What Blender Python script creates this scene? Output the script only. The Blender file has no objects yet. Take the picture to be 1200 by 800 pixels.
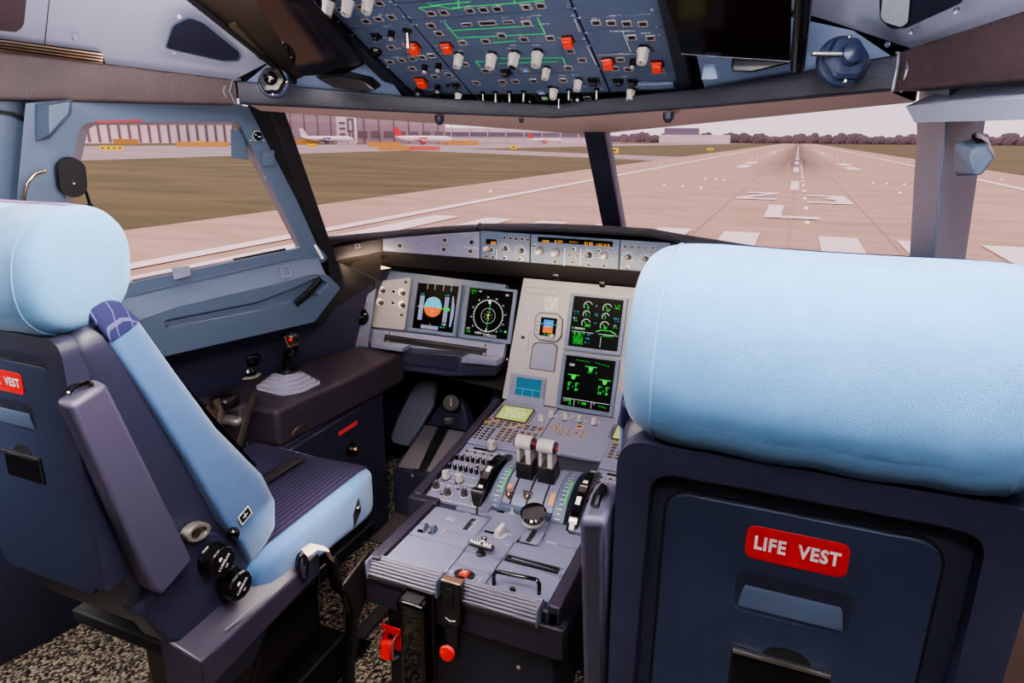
import bpy, bmesh, math, random
from math import sin, cos, pi, radians, sqrt, atan2
from mathutils import Vector as V, Matrix as M4
from mathutils.geometry import tessellate_polygon
random.seed(7)
SC = bpy.context.scene
COL = SC.collection
H = 1.30                                   # eye height of the camera above the cockpit floor
# ---------------------------------------------------------------- camera
YAW, PIT, ROL, FPX = radians(22.3092), radians(16.9161), radians(0.4594), 778.99
fw = V((-sin(YAW)*cos(PIT), cos(YAW)*cos(PIT), -sin(PIT)))
r0 = V((cos(YAW), sin(YAW), 0)); u0 = r0.cross(fw)
rt = r0*cos(ROL)+u0*sin(ROL); up = u0*cos(ROL)-r0*sin(ROL)
CP = V((0, 0, H))
cam_d = bpy.data.cameras.new('camera'); cam = bpy.data.objects.new('camera', cam_d); COL.objects.link(cam)
cam.matrix_world = M4(((rt.x, up.x, -fw.x, CP.x), (rt.y, up.y, -fw.y, CP.y), (rt.z, up.z, -fw.z, CP.z), (0, 0, 0, 1)))
cam_d.sensor_width = 36; cam_d.lens = FPX/1200*36; cam_d.clip_start = 0.02; cam_d.clip_end = 9000
SC.camera = cam
# survey helpers: a measured photo point carried onto a known plane of the room
def ray(u, v):
    return (fw*FPX + rt*(u-600) - up*(v-400)).normalized()
def ax(u, v, x): d = ray(u, v); return CP + d*(x/d.x)
def ay(u, v, y): d = ray(u, v); return CP + d*(y/d.y)
def az(u, v, z): d = ray(u, v); return CP + d*((z-H)/d.z)
def apl(u, v, p, n): d = ray(u, v); return CP + d*((p-CP).dot(n)/d.dot(n))
# ---------------------------------------------------------------- materials
def s2l(c):
    return tuple((x/12.92 if x <= .04045 else ((x+.055)/1.055)**2.4) for x in (k/255 for k in c))
MATS = {}
def mat(name, rgb, rough=.5, metal=0, bump=0, bscale=200, var=0, vscale=8, spec=.5, emit=0, sheen=0, coat=0):
    if name in MATS: return MATS[name]
    m = bpy.data.materials.new(name); m.use_nodes = True; nt = m.node_tree; N = nt.nodes; L = nt.links
    b = N['Principled BSDF']; c = s2l(rgb)+(1,)
    b.inputs['Base Color'].default_value = c; b.inputs['Roughness'].default_value = rough
    b.inputs['Metallic'].default_value = metal; b.inputs['Specular IOR Level'].default_value = spec
    if sheen: b.inputs['Sheen Weight'].default_value = sheen
    if coat: b.inputs['Coat Weight'].default_value = coat
    if emit:
        b.inputs['Emission Color'].default_value = c; b.inputs['Emission Strength'].default_value = emit
    tc = N.new('ShaderNodeTexCoord')
    if var:
        n = N.new('ShaderNodeTexNoise'); n.inputs['Scale'].default_value = vscale; n.inputs['Detail'].default_value = 5
        L.new(tc.outputs['Object'], n.inputs['Vector'])
        r = N.new('ShaderNodeValToRGB'); e = r.color_ramp.elements
        e[0].position = .3; e[1].position = .7
        e[0].color = tuple(x*(1-var) for x in c[:3])+(1,); e[1].color = tuple(min(1, x*(1+var)) for x in c[:3])+(1,)
        L.new(n.outputs['Fac'], r.inputs['Fac']); L.new(r.outputs['Color'], b.inputs['Base Color'])
    if bump:
        n = N.new('ShaderNodeTexNoise'); n.inputs['Scale'].default_value = bscale; n.inputs['Detail'].default_value = 3
        L.new(tc.outputs['Object'], n.inputs['Vector'])
        bp = N.new('ShaderNodeBump'); bp.inputs['Strength'].default_value = bump; bp.inputs['Distance'].default_value = .002
        L.new(n.outputs['Fac'], bp.inputs['Height']); L.new(bp.outputs['Normal'], b.inputs['Normal'])
    MATS[name] = m; return m
def emat(name, rgb, k):
    if name in MATS: return MATS[name]
    m = bpy.data.materials.new(name); m.use_nodes = True; nt = m.node_tree
    b = nt.nodes['Principled BSDF']; c = s2l(rgb)+(1,)
    b.inputs['Base Color'].default_value = (0.01, 0.01, 0.01, 1); b.inputs['Roughness'].default_value = .6; b.inputs['Specular IOR Level'].default_value = 0
    b.inputs['Emission Color'].default_value = c; b.inputs['Emission Strength'].default_value = k
    MATS[name] = m; return m
# ---------------------------------------------------------------- mesh builder
class MB:
    def __init__(s): s.v = []; s.f = []; s.mi = []; s.mats = []
    def slot(s, m):
        if m is None: return 0
        if m not in s.mats: s.mats.append(m)
        return s.mats.index(m)
    def add(s, vs, fs, m=None, M=None):
        k = len(s.v); i = s.slot(m)
        s.v += [(M @ V(p)) if M else V(p) for p in vs]
        for f in fs: s.f.append(tuple(k+j for j in f)); s.mi.append(i)
        return s
    def box(s, x0, x1, y0, y1, z0, z1, M=None, m=None):
        vs = [(x, y, z) for x in (x0, x1) for y in (y0, y1) for z in (z0, z1)]
        return s.add(vs, [(0,1,3,2),(4,6,7,5),(0,4,5,1),(2,3,7,6),(0,2,6,4),(1,5,7,3)], m, M)
    def loft(s, rings, m=None, M=None, closed=True, cap=True):
        n = len(rings[0]); vs = [p for r in rings for p in r]; fs = []
        for i in range(len(rings)-1):
            for j in range(n if closed else n-1):
                a = i*n+j; b = i*n+(j+1) % n; fs.append((a, b, b+n, a+n))
        if cap and closed:
            fs.append(tuple(range(n))[::-1]); fs.append(tuple((len(rings)-1)*n+j for j in range(n)))
        return s.add(vs, fs, m, M)
    def prism(s, poly, h0, h1, M=None, m=None):
        vs = [(x, y, h0) for x, y in poly]+[(x, y, h1) for x, y in poly]; n = len(poly)
        fs = [(j, (j+1) % n, n+(j+1) % n, n+j) for j in range(n)]
        tri = tessellate_polygon([[V((x, y, 0)) for x, y in poly]])
        fs += [t for t in tri]+[tuple(n+i for i in t) for t in tri]
        return s.add(vs, fs, m, M)
    def flat(s, poly, h=0, M=None, m=None):
        tri = tessellate_polygon([[V((p[0], p[1], 0)) for p in poly]])
        return s.add([(p[0], p[1], h) for p in poly], [t for t in tri], m, M)
    def ringplate(s, inner, outer, h0, h1, M=None, m=None):
        n = len(inner); vs = [(x, y, h) for h in (h0, h1) for L in (inner, outer) for x, y in L]; fs = []
        for j in range(n):
            k = (j+1) % n
            fs += [(j, k, n+k, n+j), (2*n+j, 3*n+j, 3*n+k, 2*n+k), (j, 2*n+j, 2*n+k, k), (n+j, n+k, 3*n+k, 3*n+j)]
        return s.add(vs, fs, m, M)
    def cyl(s, p0, p1, r0_, r1_=None, n=16, m=None, M=None, cap=True):
        p0 = V(p0); p1 = V(p1); r1_ = r0_ if r1_ is None else r1_
        d = (p1-p0).normalized(); a = d.orthogonal().normalized(); b = d.cross(a)
        rs = [[p+(a*cos(2*pi*k/n)+b*sin(2*pi*k/n))*r for k in range(n)] for p, r in ((p0, r0_), (p1, r1_))]
        return s.loft(rs, m, M, True, cap)
    def lathe(s, prof, M=None, n=20, m=None, flute=0, nf=8):
        rs = []
        for r, z in prof:
            rs.append([((r*(1+flute*cos(nf*2*pi*k/n)))*cos(2*pi*k/n), (r*(1+flute*cos(nf*2*pi*k/n)))*sin(2*pi*k/n), z) for k in range(n)])
        return s.loft(rs, m, M)
    def tube(s, path, r, n=10, m=None, M=None, flat_=None, cap=True):
        P = [V(p) for p in path]; rings = []; prev = None
        for i, p in enumerate(P):
            d = (P[min(i+1, len(P)-1)]-P[max(i-1, 0)]).normalized()
            if prev is None: a = d.orthogonal().normalized() if flat_ is None else (V(flat_[2])-d*V(flat_[2]).dot(d)).normalized()
            else: a = (prev-d*prev.dot(d)).normalized()
            prev = a; b = d.cross(a); rr = r[i] if isinstance(r, (list, tuple)) else r
            ra, rb = (rr, rr) if flat_ is None else (flat_[0], flat_[1])
            rings.append([p+a*cos(2*pi*k/n)*ra+b*sin(2*pi*k/n)*rb for k in range(n)])
        return s.loft(rings, m, M, True, cap)
    def pillow(s, sx, sy, sz, e=5, n=10, M=None, m=None, fn=None):
        # rounded block: cube grid pushed on to a superellipsoid
        vs = {}; out = []; fs = []
        def vid(i, j, k):
            if (i, j, k) not in vs:
                p = V((i/n*2-1, j/n*2-1, k/n*2-1)); p = V([math.copysign(abs(math.tan(c*pi/4)), c) if c else 0 for c in p])
                q = (abs(p.x)**e+abs(p.y)**e+abs(p.z)**e)**(1/e); p = p/q
                p = V((p.x*sx/2, p.y*sy/2, p.z*sz/2)); p = fn(p) if fn else p
                vs[(i, j, k)] = len(out); out.append(p)
            return vs[(i, j, k)]
        for a in range(n):
            for b in range(n):
                for c in (0, n):
                    q = [(a, b), (a+1, b), (a+1, b+1), (a, b+1)]
                    if c == 0: q = q[::-1]
                    fs.append([vid(x, y, c) for x, y in q]); fs.append([vid(c, x, y) for x, y in q]); fs.append([vid(x, c, y) for x, y in q[::-1]])
        return s.add(out, fs, m, M)
    def text(s, txt, size, M, m=None, bold=0, h=.0004, sx=1, align='CENTER'):
        c = bpy.data.curves.new('t', 'FONT'); c.body = txt; c.size = size; c.align_x = align; c.align_y = 'CENTER'; c.offset = bold; c.resolution_u = 3; c.space_character = 1.12
        o = bpy.data.objects.new('t', c); COL.objects.link(o)
        me = o.to_mesh()
        s.add([(v.co.x*sx, v.co.y, h) for v in me.vertices], [tuple(p.vertices) for p in me.polygons], m, M)
        o.to_mesh_clear(); bpy.data.objects.remove(o); bpy.data.curves.remove(c)
        return s
    def mesh(s, name, material=None, fr=None, smooth=30):
        me = bpy.data.meshes.new(name)
        inv = fr.inverted() if fr is not None else M4.Identity(4)
        me.from_pydata([inv @ v for v in s.v], [], s.f)
        ms = s.mats if s.mats else [material]
        for m in ms: me.materials.append(m)
        if s.mats: me.polygons.foreach_set('material_index', s.mi)
        b = bmesh.new(); b.from_mesh(me); bmesh.ops.recalc_face_normals(b, faces=b.faces); b.to_mesh(me); b.free()
        if smooth:
            me.polygons.foreach_set('use_smooth', [True]*len(me.polygons))
            me.set_sharp_from_angle(angle=radians(smooth))
        me.update(); return me
    def build(s, name, material=None, parent=None, smooth=30, bevel=0, seg=2, sub=0):
        c = sum(s.v, V((0, 0, 0)))/len(s.v)
        fr = M4.Translation(c)
        return link(name, s.mesh(name, material, fr, smooth), fr, parent, bevel, seg, sub)
WM = {}
def link(name, me, W, parent=None, bevel=0, seg=2, sub=0):
    o = bpy.data.objects.new(name, me); COL.objects.link(o); WM[o] = W.copy()
    if parent is not None: o.parent = parent; o.matrix_basis = WM[parent].inverted() @ W
    else: o.matrix_basis = W
    if bevel:
        md = o.modifiers.new('bevel', 'BEVEL'); md.width = bevel; md.segments = seg; md.limit_method = 'ANGLE'; md.angle_limit = radians(35)
        md.harden_normals = False
    if sub:
        md = o.modifiers.new('sub', 'SUBSURF'); md.levels = sub; md.render_levels = sub
    return o
def thing(name, loc, label, cat, group=None):
    o = link(name, None, M4.Translation(V(loc))); o.empty_display_size = .05
    return tag(o, label, cat, group)
def tag(o, label, cat, group=None, kind=None):
    o['label'] = label; o['category'] = cat
    if group: o['group'] = group
    if kind: o['kind'] = kind
    return o
def struct(o): o['kind'] = 'structure'; return o
def grp(name, parent): return link(name, None, WM[parent], parent)
# a flat working frame: x right, y up the surface, z out of it
def frame(o, x, y):
    x = V(x).normalized(); y = V(y); y = (y-x*y.dot(x)).normalized(); z = x.cross(y); o = V(o)
    return M4(((x.x, y.x, z.x, o.x), (x.y, y.y, z.y, o.y), (x.z, y.z, z.z, o.z), (0, 0, 0, 1)))
def fpx(F, u, v, h=0):
    n = F.col[2].to_3d(); p = F.to_translation()+n*h
    q = F.inverted() @ apl(u, v, p, n); return (q.x, q.y)
def T(x, y, z=0): return M4.Translation((x, y, z))
def RZ(a): return M4.Rotation(a, 4, 'Z')
def RX(a): return M4.Rotation(a, 4, 'X')
def RY(a): return M4.Rotation(a, 4, 'Y')
def rrect(x0, y0, x1, y1, r, n=4):
    out = []
    for cx, cy, a0 in ((x1-r, y1-r, 0), (x0+r, y1-r, 90), (x0+r, y0+r, 180), (x1-r, y0+r, 270)):
        for k in range(n+1):
            a = radians(a0+90*k/n); out.append((cx+r*cos(a), cy+r*sin(a)))
    return out
def rpoly(pts, r, n=3):
    # polygon with rounded corners (2D)
    out = []; m = len(pts)
    for i in range(m):
        p = V(pts[i]); a = V(pts[i-1])-p; b = V(pts[(i+1) % m])-p
        rr = r[i] if isinstance(r, (list, tuple)) else r
        k = min(rr, a.length*.45, b.length*.45); A = p+a.normalized()*k; B = p+b.normalized()*k
        for t in range(n+1):
            t /= n; q = A*(1-t)**2+p*2*t*(1-t)+B*t*t; out.append((q.x, q.y))
    return out
def instn(name, me, W, parent): return link(name, me, W, parent)
def XW(x, y, z): return V((x, y, z+H))     # eye-relative survey point to world
def lerp(a, b, t): return a+(b-a)*t
# ================================================================ materials
m_blue   = mat('airbus_blue_paint', (98,112,138), .42, bump=.15, bscale=900, var=.05, vscale=5)
m_blue2  = mat('blue_window_trim', (82,96,116), .38, bump=.12, bscale=900)
m_liner  = mat('ceiling_liner_paint', (142,146,166), .5, bump=.1, bscale=700, var=.06, vscale=3)
m_panel  = mat('panel_grey_blue', (108,110,134), .45, var=.04, vscale=20)
m_panel2 = mat('main_panel_grey', (134,130,138), .5, var=.05, vscale=12)
m_ovh    = mat('overhead_panel_blue', (78,90,114), .42, var=.04, vscale=15)
m_dark   = mat('dark_blue_plastic', (46,47,68), .34, bump=.25, bscale=1500)
m_dark2  = mat('deep_blue_plastic', (36,38,56), .42, bump=.2, bscale=1200)
m_black  = mat('black_plastic', (18,17,20), .3)
m_gloss  = mat('glossy_black', (10,9,10), .08, coat=.6)
m_matte  = mat('matte_black', (14,14,18), .75)
m_glare  = mat('glareshield_vinyl', (38,36,42), .7, bump=.4, bscale=600)
m_glare2 = mat('glareshield_underside', (40,34,36), .75, bump=.2, bscale=500)
m_leather= mat('brown_leather', (56,43,45), .55, bump=.5, bscale=350, var=.22, vscale=14)
m_leathr2= mat('dark_blue_leather', (30,32,46), .5, bump=.4, bscale=350)
m_white  = mat('white_marking', (225,220,225), .6)
m_knob   = mat('pale_grey_knob', (168,160,158), .4)
m_knobd  = mat('dark_grey_knob', (52,50,54), .45)
m_steel  = mat('brushed_steel', (190,185,182), .3, metal=1)
m_brass  = mat('warm_steel', (170,140,115), .28, metal=1)
m_red    = mat('red_plastic', (214,32,34), .4)
m_redg   = mat('red_guard', (205,58,34), .35)
m_green  = mat('green_line', (40,190,105), .5, emit=.35)
m_btn    = mat('dark_button', (24,20,24), .3)
m_btnr   = mat('button_bezel', (150,140,140), .5)
m_amber  = mat('amber_legend', (196,150,92), .5)
m_cloth  = mat('light_blue_cloth', (96,150,200), .9, bump=.5, bscale=900, var=.06, vscale=40, sheen=.4, spec=.2)
m_cloth2 = mat('blue_side_cloth', (72,106,154), .9, bump=.5, bscale=900, var=.05, vscale=30, sheen=.3, spec=.2)
m_screen = mat('screen_glass', (3,3,5), .4, spec=.06)
m_floor2 = mat('floor_metal', (78,72,72), .5, var=.15, vscale=20)
m_beige  = mat('header_lining_beige', (186,160,152), .6)
e_green  = emat('e_green', (40,220,70), 1.0)
e_white  = emat('e_white', (225,225,230), .9)
e_white2 = emat('e_tape', (150,155,190), .8)
e_sky    = emat('e_sky', (70,190,225), 1.0)
e_earth  = emat('e_earth', (232,110,40), 1.0)
e_yell   = emat('e_yellow', (220,225,90), 1.0)
e_cyan   = emat('e_cyan', (60,190,200), .9)
e_amber  = emat('e_amber', (235,160,50), 1.0)
e_mcdu   = emat('e_mcdu', (176,188,98), .9)
e_mcduw  = emat('e_mcdu_text', (236,240,225), .95)
e_drmp   = emat('e_teal', (34,98,128), .9)
e_red    = emat('e_red', (235,60,40), .9)
def pinstripe(name, base, line, sx, ax_='X', w=.07, grid=0):
    m = bpy.data.materials.new(name); m.use_nodes = True; nt = m.node_tree; N = nt.nodes; L = nt.links
    b = N['Principled BSDF']; b.inputs['Roughness'].default_value = .9; b.inputs['Specular IOR Level'].default_value = .2
    tc = N.new('ShaderNodeTexCoord'); sp = N.new('ShaderNodeSeparateXYZ'); L.new(tc.outputs['Object'], sp.inputs[0])
    def stripe(axis, k):
        mu = N.new('ShaderNodeMath'); mu.operation = 'MULTIPLY'; mu.inputs[1].default_value = k; L.new(sp.outputs[axis], mu.inputs[0])
        fr = N.new('ShaderNodeMath'); fr.operation = 'FRACT'; L.new(mu.outputs[0], fr.inputs[0])
        lt = N.new('ShaderNodeMath'); lt.operation = 'LESS_THAN'; lt.inputs[1].default_value = w; L.new(fr.outputs[0], lt.inputs[0]); return lt.outputs[0]
    f = stripe(ax_, sx)
    if grid:
        g = stripe('Y', grid); mx = N.new('ShaderNodeMath'); mx.operation = 'MAXIMUM'; L.new(f, mx.inputs[0]); L.new(g, mx.inputs[1]); f = mx.outputs[0]
    mix = N.new('ShaderNodeMix'); mix.data_type = 'RGBA'; mix.inputs[6].default_value = s2l(base)+(1,); mix.inputs[7].default_value = s2l(line)+(1,)
    L.new(f, mix.inputs[0]); L.new(mix.outputs[2], b.inputs['Base Color'])
    n = N.new('ShaderNodeTexNoise'); n.inputs['Scale'].default_value = 700; L.new(tc.outputs['Object'], n.inputs['Vector'])
    bp = N.new('ShaderNodeBump'); bp.inputs['Strength'].default_value = .4; bp.inputs['Distance'].default_value = .002
    L.new(n.outputs['Fac'], bp.inputs['Height']); L.new(bp.outputs['Normal'], b.inputs['Normal'])
    return m
m_pin = pinstripe('navy_pinstripe', (36,32,54), (92,84,116), 78)
m_pin2 = pinstripe('navy_check', (40,42,80), (90,90,130), 60, grid=40)
m_plum = pinstripe('plum_stripe', (150,120,160), (120,92,130), 50, ax_='Y', w=.4)

def carpet():
    m = bpy.data.materials.new('speckled_carpet'); m.use_nodes = True; nt = m.node_tree; N = nt.nodes; L = nt.links
    b = N['Principled BSDF']; b.inputs['Roughness'].default_value = 1; b.inputs['Specular IOR Level'].default_value = .1
    tc = N.new('ShaderNodeTexCoord'); v = N.new('ShaderNodeTexVoronoi'); v.inputs['Scale'].default_value = 170; L.new(tc.outputs['Object'], v.inputs['Vector'])
    r = N.new('ShaderNodeValToRGB'); L.new(v.outputs['Color'], r.inputs['Fac']); e = r.color_ramp.elements
    e[0].position = .2; e[0].color = s2l((34,32,34))+(1,); e[1].position = .75; e[1].color = s2l((176,162,142))+(1,)
    x = e.new(.5); x.color = s2l((92,86,82))+(1,)
    L.new(r.outputs['Color'], b.inputs['Base Color'])
    bp = N.new('ShaderNodeBump'); bp.inputs['Strength'].default_value = .8; bp.inputs['Distance'].default_value = .004
    L.new(v.outputs['Distance'], bp.inputs['Height']); L.new(bp.outputs['Normal'], b.inputs['Normal'])
    return m
m_carpet = carpet()
def glass(name, tint=(1,1,1), k=.04):
    m = bpy.data.materials.new(name); m.use_nodes = True; nt = m.node_tree; N = nt.nodes; L = nt.links
    for n in list(N):
        if n.type != 'OUTPUT_MATERIAL': N.remove(n)
    o = [n for n in N][0]; t = N.new('ShaderNodeBsdfTransparent'); t.inputs[0].default_value = tint+(1,)
    g = N.new('ShaderNodeBsdfGlossy'); g.inputs['Roughness'].default_value = .02; mx = N.new('ShaderNodeMixShader'); mx.inputs[0].default_value = k
    L.new(t.outputs[0], mx.inputs[1]); L.new(g.outputs[0], mx.inputs[2]); L.new(mx.outputs[0], o.inputs[0]); return m
m_glass = glass('window_glass', (.97,.95,.96), .02)

# ================================================================ the airfield, 5 m below the pilots' eyes
G = H-5.0
def ground_mat(name, ca, cb, sx, sy, rough=.9, extra=None):
    m = bpy.data.materials.new(name); m.use_nodes = True; nt = m.node_tree; N = nt.nodes; L = nt.links
    b = N['Principled BSDF']; b.inputs['Roughness'].default_value = rough; b.inputs['Specular IOR Level'].default_value = .1
    tc = N.new('ShaderNodeTexCoord'); mp = N.new('ShaderNodeMapping'); mp.inputs['Scale'].default_value = (sx, sy, 1); L.new(tc.outputs['Object'], mp.inputs[0])
    n = N.new('ShaderNodeTexNoise'); n.inputs['Scale'].default_value = 1; n.inputs['Detail'].default_value = 8; n.inputs['Roughness'].default_value = .65; L.new(mp.outputs[0], n.inputs['Vector'])
    r = N.new('ShaderNodeValToRGB'); e = r.color_ramp.elements; e[0].position = .35; e[1].position = .65
    e[0].color = s2l(ca)+(1,); e[1].color = s2l(cb)+(1,); L.new(n.outputs['Fac'], r.inputs['Fac'])
    c = r.outputs['Color']
    if extra: c = extra(N, L, tc, c)
    L.new(c, b.inputs['Base Color']); return m
def tyre_marks(N, L, tc, c):
    # rubber laid down along the centreline beyond the touchdown point, fading sideways
    sp = N.new('ShaderNodeSeparateXYZ'); L.new(tc.outputs['Object'], sp.inputs[0])
    def math_(op, a, b=None, c_=None):
        n = N.new('ShaderNodeMath'); n.operation = op
        for i, x in enumerate((a, b, c_)):
            if x is None: continue
            if isinstance(x, (int, float)): n.inputs[i].default_value = x
            else: L.new(x, n.inputs[i])
        return n.outputs[0]
    ab = math_('ABSOLUTE', math_('SUBTRACT', sp.outputs['X'], .2))
    mp = N.new('ShaderNodeMapping'); mp.inputs['Scale'].default_value = (1.6, .012, 1); L.new(tc.outputs['Object'], mp.inputs[0])
    nz = N.new('ShaderNodeTexNoise'); nz.inputs['Scale'].default_value = 1; nz.inputs['Detail'].default_value = 4; L.new(mp.outputs[0], nz.inputs['Vector'])
    side = N.new('ShaderNodeMapRange'); side.inputs[1].default_value = 1.0; side.inputs[2].default_value = 9; side.inputs[3].default_value = 1; side.inputs[4].default_value = 0; L.new(ab, side.inputs[0])
    st = N.new('ShaderNodeMapRange'); st.inputs[1].default_value = 92; st.inputs[2].default_value = 170; L.new(sp.outputs['Y'], st.inputs[0])
    fac = math_('MULTIPLY', math_('MULTIPLY', side.outputs[0], st.outputs[0]), math_('ADD', math_('MULTIPLY', nz.outputs['Fac'], 1.1), .1))
    mx = N.new('ShaderNodeMix'); mx.data_type = 'RGBA'; L.new(fac, mx.inputs[0]); L.new(c, mx.inputs[6]); mx.inputs[7].default_value = s2l((74,66,66))+(1,)
    return mx.outputs[2]
m_grass = ground_mat('grass_field', (88,88,60), (116,106,76), .05, .16)
m_rwy = ground_mat('runway_concrete', (172,146,126), (192,164,144), .15, .5, extra=tyre_marks)
m_taxi = ground_mat('taxiway_asphalt', (150,136,134), (172,158,154), .02, .1)
m_apron = mat('apron_concrete', (226,204,192), .9)
m_paint = mat('runway_paint', (236,222,216), .8)
m_seam = mat('runway_joint', (176,146,136), .9)
def gpoly(name, pts, z, m):
    b = MB(); b.flat(pts, 0, T(0, 0, G+z), m); return link(name, b.mesh(name, m, None, 0), M4.Identity(4))
def grect(x0, x1, y0, y1): return [(x0, y0), (x1, y0), (x1, y1), (x0, y1)]
struct(gpoly('grass_field', grect(-2500, 2500, -300, 6500), 0, m_grass))
struct(gpoly('runway', grect(-33.8, 34, -60, 1900), .03, m_rwy))
# taxiways beyond the grass, running roughly beside the runway
def gp(u, v): p = az(u, v, G); return (p.x, p.y)
struct(gpoly('taxiway', [(-140,-80), (-260,-80), (-330,120), (-330,700), (-120,1500), (-80,1500), (-148,640), (-160,290), (-140,110)], .02, m_taxi))
struct(gpoly('taxiway', [(-33.8,178), (-33.8,222), (-170,330), (-170,268)], .04, m_taxi))
struct(gpoly('apron', [(-400,-100), (-1200,-200), (-1700,700), (-900,2400), (-330,2400), (-480,560)], .05, m_apron))
mk = MB()
def rect(x0, x1, y0, y1): mk.flat(grect(x0, x1, y0, y1), 0, T(0, 0, G+.08))
for sx in (-1, 1):
    rect(sx*23.9-.55, sx*23.9+.55, 16, 1500)
for k in range(6):
    for sx in (-1, 1): rect(.1+sx*(2.45+3.75*k)-.95, .1+sx*(2.45+3.75*k)+.95, 14, 40)
for i in range(45): rect(-.25, .65, 84+i*42 if i else 78, 84+i*42+22 if i else 96)
for i, y in enumerate((140, 165, 320, 345, 480)):
    for sx in (-1, 1): rect(sx*10-1.1+.2, sx*10+1.1+.2, y, y+16)
# designator 2 3 over L
def strokes(polys):
    for q in polys: mk.flat(q, 0, T(0, 0, G+.09))
strokes([[(-4.4,71.2), (-1.2,71.2), (-1.2,73), (-4.0,73)], [(-1.2,71.2), (-2.2,71.2), (-4.7,65.4), (-3.7,65.4)], [(-4.7,63.8), (-1.2,63.8), (-1.2,65.4), (-4.7,65.4)]])
strokes([[(1.3,69.6), (4.6,69.6), (4.6,71.4), (1.3,71.4)], [(1.3,62), (4.8,62), (4.8,63.6), (1.3,63.6)], [(3.6,63.6), (4.8,63.6), (4.6,69.6), (3.4,69.6), (2.6,66.9), (3.5,66.3)]])
strokes([[(-1.6,48.6), (-.5,48.6), (-.5,58.6), (-1.6,58.6)], [(-.5,48.6), (1.9,48.6), (1.9,50.2), (-.5,50.2)]])
struct(mk.build('runway_markings', m_paint, smooth=0))
sj = MB()
for x in (-4.9, .15, 5.1): sj.flat(grect(x-.05, x+.05, 20, 400), 0, T(0, 0, G+.06))
struct(sj.build('runway_joints', m_seam, smooth=0))
# runway lights
m_lamp = emat('runway_lamp', (255,240,225), 1.5)
lb = MB(); lb.lathe([(0,.0),(.16,0),(.12,.12),(0,.16)], n=8); me_l = lb.mesh('runway_light', m_lamp)
def rlight(x, y):
    o = link('runway_light', me_l, T(x, y, G+.1)); tag(o, 'small white lamp set in the pale runway surface', 'runway light', 'runway lights')
for i in range(14):
    for x in (-12, -10.5, -9, 9, 10.5, 12): 
        if 3 < i: rlight(x, 60+i*30)
for x, y in ((-11,94),(-9.6,94),(-8.4,93),(-13.5,78),(-11.3,77),(-9.2,76),(9.2,96),(10.6,95),(12.4,94),(14,80),(12,79),(10,78)): rlight(x, y)
for i in range(12): rlight(1.1, 46+i*10); rlight(-27, 60+i*45); rlight(27, 70+i*45)
# yellow taxiway signs
m_sign = emat('sign_yellow', (245,190,60), 1.0); m_signb = mat('sign_black', (60,50,30), .6)
def sign(u, v, w, h, label, cells=1):
    p = az(u, v, G); d = (p-CP).normalized(); d.z = 0; x = V((-d.y, d.x, 0)).normalized()*-1
    t = thing('taxiway_sign', p, label, 'taxiway sign')
    F = frame(p, (-x) if x.dot(rt) < 0 else x, (0, 0, 1))
    MB().box(-w/2, w/2, .3, h+.3, -.12, .12, F).build('sign_board', m_sign, t)
    b = MB()
    for k in range(cells): b.box(-w/2+(k+.3)*w/cells, -w/2+(k+.7)*w/cells, .3+h*.35, .3+h*.65, .12, .16, F)
    b.build('sign_marking', m_signb, t)
    MB().box(-w/2+.2, -w/2+.35, 0, .3, -.05, .05, F).box(w/2-.35, w/2-.2, 0, .3, -.05, .05, F).build('post', m_signb, t)
sign(131, 177, 7, 1.5, 'long yellow taxiway sign left of the side window, at the edge of the grass', 4)
sign(366, 173, 5, 1.6, 'yellow taxiway sign close to the left windshield post', 3)
sign(235, 170, 5, 2.2, 'small yellow sign in front of the white hangar', 1)
sign(720, 180, 3, 1.8, 'yellow square sign on the grass right of the centre post', 1)
sign(602, 175, 3.4, 1.8, 'yellow square sign on the grass left of the centre post', 1)
sign(832, 177, 3, 1.2, 'small yellow sign beside the runway edge in the distance', 1)
m_orange = mat('orange_board', (214,160,84), .7)
for u, v, w, lab in ((148,169,7,'flat orange marking board by the taxiway under the white hangar'), (238,172,16,'wide orange marking board below the small yellow sign'), (357,169,9,'long orange board in front of the parked small jet'), (450,172,12,'orange board beside the taxiway nearest the red band'), (538,170,14,'longest orange board, beside the taxiway behind the red band'), (461,176,11,'orange board touching the red band')):
    p = az(u, v, G); d = (p-CP); d.z = 0; x = V((d.y, -d.x, 0)).normalized()
    F = frame(p, x, (0, 0, 1)); k = (p-CP).length/400
    o = MB().box(-w*k*.8, w*k*.8, 0, 2.6*k, -.3, .3, F).build('marking_board', m_orange); tag(o, lab, 'marking board')
m_redb = mat('red_band', (222,110,100), .8)
p = az(493, 176, G); d = (p-CP); d.z = 0; F = frame(p, V((d.y, -d.x, 0)), (0, 0, 1)); k = d.length/400
tag(MB().box(-11*k, 11*k, 0, 2.2*k, -.3, .3, F).build('marking_board', m_redb), 'pale red board beside the taxiway', 'marking board')
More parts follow.
